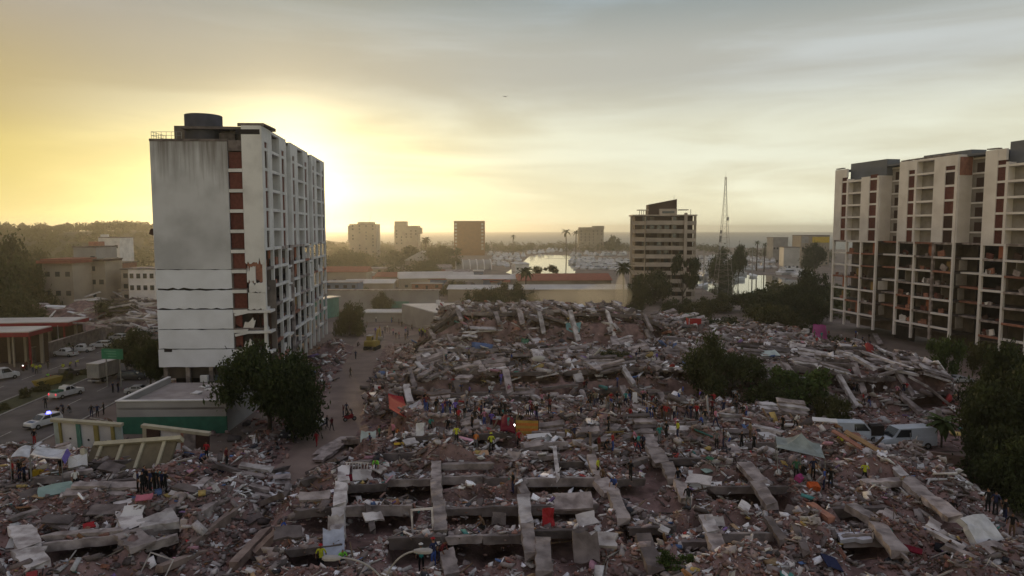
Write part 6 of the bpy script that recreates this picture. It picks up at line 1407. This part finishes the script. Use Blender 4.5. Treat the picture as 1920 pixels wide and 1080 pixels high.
for px, py, t, l, ps, w, h in (
    (602, 1048, 'yellow', 'black', 'standing', 'left of the white-painted column', 'red'), (641, 1046, 'neon', 'navy', 'crouching', 'at the foot of the white-painted column', None), (534, 998, 'blue', 'black', 'crouching', 'on brown slabs near a white board', None), (707, 893, 'neon', 'navy', 'bending forward', 'on a tilted grey plate', None),
    (856, 856, 'yellow', 'black', 'standing', 'between two floor edges', None), (892, 846, 'orange', 'grey', 'bending forward', 'near the yellow-vested pair', None), (921, 846, 'yellow', 'black', 'standing', 'beside the dark red blanket', 'yellow'), (711, 824, 'green', 'black', 'standing', 'above the leaning slab edges', None), (744, 812, 'orange', 'orange_' if False else 'brown', 'crouching', 'near the red awning', None), (973, 832, 'red', 'black', 'standing', 'before the orange striped cloth', None),
    (790, 1062, 'teal', 'black', 'standing', 'by the curved street lamp', 'white'), (813, 1068, 'navy', 'blue', 'standing', 'by the curved street lamp', 'red'), (826, 1056, 'maroon', 'navy', 'reaching down', 'by the curved street lamp', None), (1121, 896, 'yellow', 'black', 'standing', 'beside the broad column head', None), (1130, 910, 'brown', 'black', 'standing', 'on the beam by the broad column head', None), (1152, 926, 'blue', 'navy', 'reaching down', 'on the fallen column near the gap', None),
    (1182, 906, 'black', 'black', 'standing', 'above the fallen column', None), (1271, 910, 'black', 'navy', 'standing', 'beside the white fallen board', None), (1123, 852, 'maroon', 'brown', 'standing', 'in front of the tilted grey plate', None), (1136, 848, 'black', 'black', 'crouching', 'in front of the tilted grey plate', None), (1236, 838, 'teal', 'teal_' if False else 'grey', 'standing', 'at the head of the long sloping columns', None), (1249, 838, 'black', 'black', 'standing', 'at the head of the long sloping columns', None),
    (1270, 842, 'yellow', 'navy', 'standing', 'near the long sloping columns', 'white'), (1343, 852, 'grey', 'black', 'standing', 'on open rubble right of the long columns', None), (1356, 848, 'black', 'navy', 'standing', 'on open rubble right of the long columns', None), (1545, 912, 'blue', 'navy', 'standing', 'beside the grey-green tarpaulin', None), (1557, 912, 'black', 'black', 'standing', 'beside the grey-green tarpaulin', None), (1492, 905, 'green', 'black', 'standing', 'under the grey-green tarpaulin', None), (1505, 902, 'black', 'black', 'crouching', 'under the grey-green tarpaulin', None), (1524, 902, 'navy', 'black', 'standing', 'under the grey-green tarpaulin', None),
    (1621, 898, 'yellow', 'black', 'standing', 'beside the long pale beam', None), (1576, 856, 'yellow', 'brown', 'crouching', 'below the planks by the vans', None), (1786, 952, 'black', 'black', 'standing', 'at the foot of the brown wall', None), (1852, 960, 'black', 'black', 'standing', 'in the shade of the dense trees', None), (1866, 962, 'navy', 'black', 'standing', 'in the shade of the dense trees', None), (1884, 962, 'black', 'navy', 'standing', 'in the shade of the dense trees', None), (1897, 1005, 'black', 'brown', 'standing', 'on the path edge beside the rubble slope', None), (1689, 915, 'khaki', 'brown', 'crouching', 'at the head of the sloping beam line', None),
    (1775, 1032, 'black', 'black', 'crouching', 'on the lower rubble slope', None), (962, 930, 'black', 'navy', 'standing', 'inside the dark hollow by the bright column', None), (905, 998, 'brown', 'black', 'crouching', 'under the middle floor edge', None), (1290, 970, 'black', 'grey', 'reaching down', 'among pale boards', None)):
    ppx(px, py, t, l, ps, w, gF, rp.uniform(0, 6.28), h)
TOPS_C = ['black'] * 12 + ['navy', 'navy', 'maroon', 'red', 'red', 'white', 'grey', 'brown', 'white', 'purple', 'teal', 'khaki', 'blue', 'pink']
def crowd(n, x0, x1, y0, y1, where, group):
    for i in range(n):
        px, py = rp.uniform(x0, x1), rp.uniform(y0, y1)
        ppx(px, py, rp.choice(TOPS_C), rp.choice(('black', 'black', 'navy', 'blue', 'brown', 'grey')), rp.choice(('standing', 'standing', 'standing', 'walking', 'standing with hands on hips', 'pointing', 'reaching down')), where, group, rp.uniform(0, 6.28))
crowd(38, 796, 968, 784, 803, 'in the dense crowd row beside the red awning', gC)
crowd(10, 965, 1045, 772, 800, 'near the small red cart in the crowd row', gC)
crowd(26, 1085, 1225, 764, 798, 'in the crowd behind the big tilted plates', gC)
crowd(22, 1225, 1330, 764, 806, 'in the crowd behind the long sloping columns', gC)
crowd(9, 1000, 1330, 815, 862, 'spread over the slabs behind the lattice of beams', gF)
crowd(8, 640, 960, 806, 832, 'on the long floor edges below the crowd', gF)
crowd(7, 1340, 1500, 800, 872, 'on the open slope above the tarpaulin', gF)
crowd(12, 1335, 1400, 755, 790, 'in the crowd under the rubble trees', gC)
crowd(12, 835, 990, 728, 752, 'on the lower steps of the middle ruin', gM)
crowd(9, 800, 1000, 670, 715, 'among the dipping slab ends', gM)
crowd(9, 1000, 1240, 660, 740, 'scattered over the middle ruin', gM)
crowd(18, 1490, 1640, 632, 662, 'around the pink cloth on the high rubble', gM)
crowd(5, 1590, 1640, 735, 770, 'on the stony slope near the path', gM)
crowd(24, 700, 800, 598, 645, 'in the distant crowd beyond the excavator', 'distant crowd in the lane')
crowd(9, 1040, 1200, 562, 580, 'along the crest of the farthest ruin', 'people on the farthest ruin')
crowd(6, 1680, 1700, 740, 760, 'in the group at the path edge', gM)
for px, py, t, l, w in ((1796, 760, 'black', 'black', 'alone on the path below the open tower'), (1822, 752, 'brown', 'black', 'near the half hidden white car'), (1755, 838, 'black', 'white', 'behind the white van'), (793, 636, 'yellow', 'black', 'at the edge of the distant crowd'), (787, 640, 'yellow', 'navy', 'at the edge of the distant crowd'), (797, 640, 'yellow', 'grey', 'at the edge of the distant crowd')):
    ppx(px, py, t, l, 'standing', w, gL, rp.uniform(0, 6))
# ---------------------------------------------------------------- lamps, signs, cloths and loose belongings
def cloth(name, label, cat, pts, m, th=.04, sag=.3, n=8, part='sheet', seed=1):
    """quad of world points turned into a sagging sheet with real thickness"""
    g = np.random.default_rng(seed); a, b, c, d = [np.array(p) for p in pts]; o = Vector(((a + b + c + d) / 4)); V = []
    for k in (0, -th):
        for i in range(n + 1):
            for j in range(n + 1):
                u, v = i / n, j / n; p = a * (1 - u) * (1 - v) + b * u * (1 - v) + c * u * v + d * (1 - u) * v
                z = -sag * 4 * u * (1 - u) * (.4 + 2.4 * v * (1 - v)) + float(vnoise(p[0], p[1], .8, seed)) * .25 * min(1, sag * 3 + .1)
                V.append(p + np.array((0, 0, z + k)) - np.array(o))
    N = (n + 1) ** 2; f = grid_faces(n + 1, n + 1).tolist(); F = [tuple(q) for q in f] + [tuple(i + N for i in q[::-1]) for q in f]
    rim = [i * (n + 1) for i in range(n + 1)] + [n * (n + 1) + j for j in range(1, n + 1)] + [(n - i) * (n + 1) + n for i in range(1, n + 1)] + [n - j for j in range(1, n)]
    F += [(rim[i], rim[(i + 1) % len(rim)], rim[(i + 1) % len(rim)] + N, rim[i] + N) for i in range(len(rim))]
    T = thing(name, label, cat, o); new(part, mesh(part, V, F, m, True), T); return T
def clothmat(n, c): return mat(n, c, tuple(v * .7 for v in c), 1.5, rough=.9, spec=.1)
C_W = clothmat('white_canvas', (.60, .60, .62)); C_P = clothmat('violet_canvas', (.16, .12, .40)); C_G = clothmat('grey_green_tarp', (.30, .33, .31)); C_R = clothmat('red_cloth', (.32, .035, .04)); C_M = clothmat('magenta_cloth', (.38, .06, .20)); C_N = clothmat('green_cloth', (.05, .42, .08)); C_DR = clothmat('dark_red_blanket', (.17, .015, .03)); C_T = clothmat('turquoise_cloth', (.22, .42, .44))
def quad(a, b, c, d, dz): return [tuple(up(hit(*p), z)) for p, z in zip((a, b, c, d), dz)]
def poles(T, ps, h):
    for p in ps: b = MB(); q = Vector(p) - T.location; b.tube((q.x, q.y, q.z - h), q, .04, n=5); new('pole', b.mesh('pole', M_METAL), T)
q = quad((60, 905), (118, 903), (128, 885), (72, 888), (2.4, 2.1, 2.2, 2.5)); T = cloth('canopy', 'larger white canopy with violet edge over people by the painted wall', 'canopy', q, C_W, sag=.25); poles(T, q, 2.3)
e = Vector(q[1]) - T.location; w = Vector(q[2]) - T.location; b = MB(); b.add([e, w, w + Vector((.3, 0, -.5)), e + Vector((.3, -.1, -.5))], [(0, 1, 2, 3)]); me = b.mesh('valance', C_P); me2 = mesh('valance', [v + Vector((d, 0, 0)) for d in (0, .04) for v in (e, w, w + Vector((.3, 0, -.5)), e + Vector((.3, -.1, -.5)))], [(0, 1, 2, 3), (7, 6, 5, 4), (0, 4, 5, 1), (1, 5, 6, 2), (2, 6, 7, 3), (3, 7, 4, 0)], C_P); new('valance', me2, T)
q = quad((22, 904), (58, 904), (62, 888), (38, 890), (2.2, 2.2, 2.6, 2.4)); T = cloth('canopy', 'small white pitched canopy beside the larger one', 'canopy', q, C_W, sag=-.25); poles(T, q, 2.3)
def tarp():
    A = [up(hit(1455, 905), 3.0), up(hit(1545, 908), 2.2), up(hit(1535, 880), 2.3), up(hit(1452, 876), 2.8)]; pk = up(hit(1500, 890), 3.6); o = pk.copy(); T = thing('tarpaulin_shelter', 'grey-green tarpaulin shelter pitched on a pole on the rubble', 'shelter', o)
    v = []; n = 10; N = 0
    for k in (0, -.03):
        for i in range(4):
            for j in range(n + 1):
                e = A[i].lerp(A[(i + 1) % 4], j / n)
                for t in (0, .33, .66, 1): p = pk.lerp(e, t); v.append(p - o + Vector((0, 0, -.55 * math.sin(math.pi * t) * (.5 + .5 * math.sin(math.pi * j / n)) + k)))
    f = []; S = 4 * (n + 1) * 4
    for k in (0, 1):
        for i in range(4):
            for j in range(n):
                for t in range(3): a = k * S + (i * (n + 1) + j) * 4 + t; f.append((a, a + 1, a + 5, a + 4))
    new('sheet', mesh('sheet', v, f, C_G, True), T)
    b = MB(); b.tube((0, 0, -3.4), (0, 0, .05), .05, n=6); new('pole', b.mesh('pole', M_METAL), T)
    for p in A: b = MB(); b.tube(p - o, p - o + Vector((.1, 0, -2.2)), .035, n=5); new('pole', b.mesh('pole', M_METAL), T)
tarp()
q = quad((730, 792), (768, 794), (756, 768), (728, 768), (1.6, .5, 1.8, 2.2)); T = cloth('awning', 'red awning stretched at the lane end of the crowd', 'awning', q, C_R, sag=.2); poles(T, q[2:], 2.2)
q = quad((772, 800), (800, 800), (788, 778), (766, 780), (.7, .7, 2.0, 1.6)); cloth('tent', 'pale grey tent sheet beside the red awning', 'tent', q, C_W, sag=.3)
T = thing('striped_cloth', 'orange and yellow striped cloth hung on a frame above the blanket', 'cloth', up(H0(988, 818), .0)); 
for i in range(6): box('stripe', T, (0, .1 * i * .3, .35 + i * .27), (2.3, .05, .265), (clothmat('orange_cloth', (.42, .11, .04)), clothmat('ochre_cloth', (.42, .26, .06)))[i % 2], (R(-12), 0, R(-6)))
for s in (-1, 1): box('post', T, (s * 1.2, .1, 1.0), (.08, .08, 2.0), M_DARKWOOD)
q = quad((938, 822), (966, 822), (962, 804), (940, 806), (.8, .6, 1.3, 1.3)); cloth('blanket', 'dark red blanket heaped beside the striped cloth', 'blanket', q, C_DR, sag=-.5, th=.1)
q = quad((1283, 606), (1308, 606), (1304, 596), (1284, 597), (1.2, 1.2, 1.6, 1.6)); cloth('green_sheet', 'bright green sheet over a red stall on the far rubble', 'sheet', q, C_N, sag=-.15)
T = thing('red_stall', 'red panel stall under the bright green sheet', 'stall', up(H0(1300, 614), 0)); box('panel', T, (.4, 0, .8), (2.4, .15, 1.4), C_R); box('panel', T, (-1.0, 1, .8), (.12, 2, 1.4), C_R)
q = quad((1522, 640), (1552, 642), (1548, 622), (1524, 620), (.9, .5, 1.6, 1.7)); cloth('pink_sheet', 'magenta sheet draped over the high rubble', 'sheet', q, C_M, sag=-.4, th=.1)
q = quad((1062, 628), (1086, 636), (1090, 620), (1060, 616), (.8, 1.0, 1.6, 1.2)); cloth('turquoise_sheet', 'turquoise sheet beside the farthest beams', 'sheet', q, C_T, sag=.6)
q = quad((975, 668), (992, 668), (992, 650), (978, 650), (.4, .4, 1.6, 1.6)); cloth('green_sheet', 'dark green cloth beside the upright pale plate', 'sheet', q, P_['green'], sag=.2)
T = thing('red_cart', 'small red cart with pale rim beside the crowd', 'cart', up(H0(942, 796), 0)); box('tub', T, (0, 0, .75), (2.0, 1.0, .9), C_DR); box('rim', T, (0, 0, 1.24), (2.15, 1.15, .1), M_CARG)
for s in (-1, 1): new('wheel', WHEEL, T, (s * .6, -.55, .34))
# curved white roof shell (water slide like piece) on the middle ruin
T = thing('curved_white_shell', 'upturned white curved bowl on the middle ruin', 'shell', up(H0(1010, 692), .9)); v = []; n = 12
for k, rr_ in ((0, 1.0), (1, .94)):
    for i in range(n + 1):
        for j in range(6):
            t = math.pi * (i / n) * 1.15; ph = math.pi * .5 * j / 5; v.append((2.0 * rr_ * math.cos(t) * math.sin(ph), 1.4 * rr_ * math.sin(t) * math.sin(ph), 2.0 - 2.0 * rr_ * math.cos(ph)))
gq = grid_faces(n + 1, 6).tolist(); sm = mesh('shell', v, [tuple(a) for a in gq] + [tuple(i + 6 * (n + 1) for i in a[::-1]) for a in gq], M_WHITE, True); o_ = new('shell', sm, T); T.rotation_euler = (R(35), 0, R(190)); T.scale = (.55, .55, .3)
# coloured plates and furniture lying about, each a thing
def plate(px, py, sx, sy, tilt, yaw, m, label, name='board', cat='board', t=.1, dz=.5, tx=0):
    o = slab(name, None, up(H0(px, py), dz), sx, sy, t, (R(tilt), R(tx), R(yaw)), m, label=label, category=cat); return o
MT2 = mat('pale_mint_paint', (.30, .40, .36), (.24, .32, .29), 1)
plate(108, 938, 2.7, 1.2, 28, 38, MT2, 'pale mint wall plate tilted below the small canopies', t=.25)
plate(147, 885, 1.5, 1.3, 45, 30, M_WHITE, 'white wall block fallen beside the canopies', t=.35, dz=.8); plate(163, 890, .9, .8, 40, 10, MT2, 'small mint plate under the white wall block', t=.15)
plate(243, 985, 1.6, 2.6, 30, 8, M_WHITE, 'bright white door-sized plate above a grey beam', t=.12); plate(38, 1010, 1.5, 1.3, 30, 10, M_WHITE, 'white square plate on the canopy side of the rubble'); plate(62, 1052, 1.5, 1.3, 25, 15, M_CONCL, 'pale square plate nearest the view corner')
plate(272, 972, 1.2, .9, 15, 20, clothmat('rose_cloth', (.50, .16, .20)), 'rose pink panel beside the white door-sized plate', t=.06); plate(168, 1002, .8, .6, 20, 40, C_R, 'red rag among brown bricks', 'rag', 'cloth')
plate(526, 902, 1.9, 1.2, 30, -25, mat('blue_white_board', (.55, .58, .68), None, 2), 'white board with bluish tint at the end of the lane', t=.05); plate(626, 1032, 1.4, 2.2, 50, 15, mat('bluish_board', (.46, .49, .60), None, 2), 'bluish board leaning on the white-painted column', t=.05)  # both boards have a bluish base colour
plate(538, 998, 1.3, .6, 15, 5, M_WHITE, 'thin white board near the crouching blue-topped person'); plate(736, 890, 1.6, 1.8, 25, 30, mat('lavender_board', (.56, .56, .62), None, 2), 'torn pale lavender board beside the grey plate', t=.06)
plate(1322, 913, 2.6, 1.6, 18, -20, M_WHITE, 'large white board on open brick rubble', t=.06, dz=.7); plate(1325, 892, .9, .7, 15, 30, MT2, 'mint green scrap above the large white board', t=.05); plate(1330, 890, .8, .6, 10, 60, C_N, 'small green scrap on the brick rubble', 'rag', 'cloth', .04)
plate(1028, 985, .9, 1.3, 60, 0, C_R, 'red and orange box in the dark hollow', 'crate', 'crate', .8, .6); plate(75, 893, .9, .9, 90, 5, mat('yellow_plastic', (.55, .36, .03), None, 1), 'yellow drum-like crate under the canopy', 'crate', 'crate', .7, .6)
plate(1588, 865, 3.2, .5, 12, -52, M_BRICKL, 'long orange-brown plank leaning by the box van', 'plank', 'plank', .12, .9, 20); plate(1615, 862, 3.4, .7, 15, -45, mat('raw_wood', (.36, .22, .11), None, 3), 'broad raw wood plank sliding off the box van', 'plank', 'plank', .12, 1.1, 22); plate(1545, 815, 2.4, .9, 14, -20, M_WHITE, 'white door panel above the box van', t=.1)
plate(1590, 835, 2.0, .3, 55, 60, mat('yellow_wood', (.50, .33, .10), None, 3), 'short yellow plank propped upright by the box van', 'plank', 'plank', .1, .9)
plate(1637, 858, 2.2, 1.4, 20, -40, M_CONCL, 'pale mattress-like slab below the white van', t=.35); plate(1450, 820, 3.0, 1.4, 10, 15, M_WHITE, 'white torn ceiling sheet in the middle of the slope', t=.05); plate(1470, 880, 1.0, .5, 20, 80, mat('yellow_wood', (.50, .33, .10), None, 3), 'little yellow plank on the slope', 'plank', 'plank')
plate(1835, 1022, 2.4, 2.0, 45, 20, C_W, 'pointed white cloth heap on the lower slope', 'cloth_heap', 'cloth', .5, .6); plate(1560, 1055, 2.0, 1.0, 15, 80, P_['navy'], 'dark blue sheet near the bottom of the slope', 'sheet', 'cloth', .06); plate(1700, 1040, 1.8, .5, 25, -40, C_DR, 'red-brown plank at the bottom of the slope', 'plank', 'plank', .1)
plate(1600, 1012, 2.2, .9, 8, 0, mat('lavender_board', (.56, .56, .62), None, 2), 'pale lavender mattress by the sloping beam', 'mattress', 'mattress', .3); plate(1525, 920, .9, .7, 20, 0, mat('bright_orange', (.6, .12, .03), None, 1), 'bright orange box below the tarpaulin', 'crate', 'crate', .5); plate(1500, 912, .9, .6, 20, 40, C_M, 'pink bundle below the tarpaulin', 'bundle', 'bundle', .4)
plate(748, 838, 1.0, .5, 10, 10, mat('yellow_plastic', (.55, .36, .03), None, 1), 'yellow sheet scrap above the floor edge', 'rag', 'cloth', .05); plate(905, 862, 1.1, .8, 15, 10, mat('peach_board', (.55, .34, .20), None, 1), 'peach coloured board between the vested people', t=.08); plate(665, 907, 1.4, .8, 20, 15, C_DR, 'dark red cloth by the tilted grey plate', 'rag', 'cloth', .15)
plate(690, 812, 1.6, 1.4, 55, 0, M_TEALW, 'pale teal board standing by the green-topped person', t=.06); plate(788, 823, .9, 1.6, 70, 10, M_WHITE, 'white post block with dark cap near the crowd', t=.4); plate(1010, 830, 2.6, .9, 12, 15, M_WHITE, 'white bent sheet right of the striped cloth', 'sheet', 'sheet', .05); plate(1190, 775, .6, 1.4, 75, 0, M_WHITE, 'white upright panel held in the crowd', t=.06, dz=1.2); plate(1440, 675, 3.4, 2.6, 14, 5, M_TEALW, 'pale blue-grey roof sheet on the far rubble', 'sheet', 'sheet', .06, .9)
# window frame and rebar grille, green road sign, curved street lamp, poles
def frame_thing(px, py, w, h, t, rot, label, m=M_CONCL, name='window_frame'):
    T = thing(name, label, 'window frame', up(H0(px, py), .1)); T.rotation_euler = rot
    for a in ((0, 0, 0, w, t), (0, 0, h, w, t)): box('rail', T, (0, 0, a[2] + t / 2), (w, .12, t), m)
    for s in (-1, 1): box('stile', T, (s * (w - t) / 2, 0, h / 2 + t / 2), (t, .12, h - t), m)
frame_thing(793, 1002, 1.55, 1.5, .13, (R(-6), R(-3), R(4)), 'empty pale window frame standing in the gap beside a column'); frame_thing(1372, 893, 1.0, 2.0, .09, (R(-62), 0, R(40)), 'thin white window frame lying on brick rubble', M_WHITE); frame_thing(283, 1075, 1.6, 1.4, .08, (R(-20), R(25), R(10)), 'bent pale tubular frame near the view corner'); frame_thing(1310, 905, 1.1, 1.0, .08, (R(-65), 0, R(20)), 'small grey frame beside the large white board')
T = thing('balcony_grille', 'pale balcony grille with upright bars above the white-painted column', 'grille', up(H0(668, 892), .2)); T.rotation_euler = (R(-20), 0, R(-4))
for i in range(8): box('bar', T, (-.9 + i * .26, 0, .45), (.07, .07, .9), M_CONCL)
box('rail', T, (0, 0, .92), (2.1, .1, .08), M_CONCL); box('rail', T, (0, 0, .02), (2.1, .1, .08), M_CONCL)
M_SIGN = mat('sign_green', (.02, .20, .11), None, 1, rough=.5)
d_ = 117; a, b = atd(189, 672, d_), atd(233, 672, d_)
T = thing('road_sign', 'green direction sign board over the road beside the box truck', 'sign', ((a.x + b.x) / 2, d_, 0), R(-8)); zc = (a.z + atd(189, 656, d_).z) / 2
box('panel', T, (0, 0, zc), (b.x - a.x, .1, 1.7), M_SIGN); box('border', T, (0, .0, zc + .88), (b.x - a.x + .1, .12, .07), M_SIGN)
for k in range(3): box('lettering', T, (-.4 + .2 * k, -.056, zc + .5 - k * .45), (2.2 - .3 * k, .01, .16), mat('sign_lettering', (.12, .34, .24), None, 1))
for s in (-1, 1): bb = MB(); bb.tube((s * 1.3, .12, 0), (s * 1.3, .12, zc + .8), .1, n=6); new('post', bb.mesh('post', M_METAL), T)
def street_lamp():
    d = 36; base = atd(722, 1200, d); T = thing('street_lamp', 'double-armed curved street lamp rising at the lower view edge', 'street lamp', (base.x, d, 0)); tz = atd(722, 1092, d).z
    b = MB(); b.tube((0, 0, 0), (0, 0, tz), .12, .07, 8); new('pole', b.mesh('pole', M_LAMPP), T)
    for s, ex, ez in ((-1, 620, 1046), (1, 795, 1033)):
        e = atd(ex, ez, d); q = Vector((e.x - base.x, 0, e.z)); p0 = Vector((0, 0, tz)); c = Vector((q.x * .3, 0, q.z + .15)); b = MB(); pr = p0
        for i in range(1, 11):
            t = i / 10; p = p0 * (1 - t) ** 2 + c * 2 * t * (1 - t) + q * t * t; b.tube(pr, p, .05, n=6); pr = p
        new('arm', b.mesh('arm', M_LAMPP), T)
        h = new('lamp_head', loft([(-.55, .10, .08, -.06, .06), (-.2, .2, .15, -.09, .1), (.3, .2, .14, -.09, .1), (.45, .1, .08, -.05, .05)], M_LAMPP, 'lamp_head'), T, q); h.rotation_euler = (0, 0, 0 if s > 0 else math.pi)
        box('lens', h, (.0, 0, -.1), (.6, .26, .03), M_LAMP)
M_LAMPP = mat('galvanised_pole', (.40, .37, .35), None, 2, rough=.6)
street_lamp()
for px, py0, py1, d, lb in ((832, 752, 655, 105, 'thin pole beside the dry yellow palm'), (158, 645, 600, 165, 'pole at the dark grey wall with a small banner'), (108, 660, 610, 150, 'thin pole in front of the canopies'), (1271, 830, 810, 80, 'broken timber post on the slope'), (1320, 545, 455, 250, 'tall pale pole beside the balcony tower'), (1412, 530, 470, 300, 'tall mast-like pole among the yachts')):
    q = atd(px, py1, d); z0 = float(samp(HS, q.x, d)) if inside(q.x, d) else 0; b = MB(); b.tube((0, 0, 0), (0, 0, q.z - z0), .11 if d < 200 else .2, .06, 6); o = new('pole', b.mesh('pole', M_LAMPP), None, (q.x, d, z0), label=lb, category='pole')
q = [atd(183, 600, 170), atd(197, 596, 170), atd(196, 584, 170), atd(184, 588, 170)]; cloth('banner', 'faded pink banner on the dark grey wall', 'banner', [tuple(p) for p in q], clothmat('faded_pink', (.35, .15, .16)), sag=.05)
# motorbikes, gull, drifting dust
def motorbike(p, rz, label, lit=False):
    T = thing('motorbike', label, 'motorbike', p, R(rz))
    for x in (-.65, .65): w = new('wheel', WHEEL, T, (x, 0, .31), None, (.9, .55, .9)); new('rim', RIM, w)
    new('body', loft([(.5, .10, .08, .5, .95), (.2, .16, .14, .4, 1.0), (-.3, .16, .14, .35, .85), (-.8, .1, .08, .6, .85)], M_RED), T); b = MB(); b.tube((.65, 0, .31), (.42, 0, 1.1), .04, n=5); b.tube((.42, -.32, 1.1), (.42, .32, 1.1), .025, n=5); new('handlebar', b.mesh('handlebar', M_METAL), T); box('seat', T, (-.35, 0, .9), (.7, .24, .1), M_TYRE); box('headlight', T, (.56, 0, .95), (.08, .16, .16), M_HEADL if lit else M_LAMP)
motorbike(H0(656, 790), 30, 'red motorbike in the small knot of people in the lane'); motorbike(H0(968, 800), 250, 'red motorbike with lit headlight behind the crowd', True); motorbike(at(46, 694), -80, 'motorbike with lit headlight beside the yellow vests', True); motorbike(at(690, 748), 10, 'dark motorbike parked at the shrub in the lane')
b = MB(); b.add([(-.1, -.35, 0), (.12, 0, .03), (-.1, .35, 0), (.1, -.75, .22), (-.05, -.8, .2), (.1, .75, .22), (-.05, .8, .2), (-.1, 0, -.05)], [(1, 0, 4, 3), (1, 5, 6, 2), (1, 7, 0), (1, 2, 7)]); wing = b.mesh('wing', M_DARKWOOD); T = thing('bird', 'single dark bird gliding high in the sky', 'bird', atd(948, 181, 150), R(60)); new('wing', wing, T); new('body', loft([(.35, .03, .02, -.03, .03), (.15, .07, .05, -.07, .05), (-.2, .06, .04, -.05, .05), (-.45, .05, .03, -.01, .01)], M_DARKWOOD), T)
def dust(px, py, d, r, dens):
    m = bpy.data.materials.new('dust_cloud'); m.use_nodes = True; nt = m.node_tree; nt.nodes.clear(); o_ = nt.nodes.new('ShaderNodeOutputMaterial'); v_ = nt.nodes.new('ShaderNodeVolumePrincipled'); v_.inputs['Color'].default_value = (.95, .88, .75, 1); v_.inputs['Density'].default_value = dens; v_.inputs['Anisotropy'].default_value = .5; nt.links.new(v_.outputs[0], o_.inputs['Volume'])
    g = np.random.default_rng(int(px)); b = bmesh.new(); bmesh.ops.create_icosphere(b, subdivisions=3, radius=1)
    for v in b.verts: v.co *= 1 + .35 * float(vnoise(v.co.x * 3 + px, v.co.y * 3 + v.co.z * 2, 1.3, 8))
    me = bpy.data.meshes.new('dust'); b.to_mesh(me); b.free(); me.materials.append(m); p = atd(px, py, d); new('dust', me, None, p, None, r, kind='stuff')
for a in ((1165, 548, 176, (1.6, 1.5, 5.0), .22), (1130, 556, 178, (8, 2.5, 3.4), .10), (1075, 560, 180, (11, 3, 2.8), .06)): dust(*a)
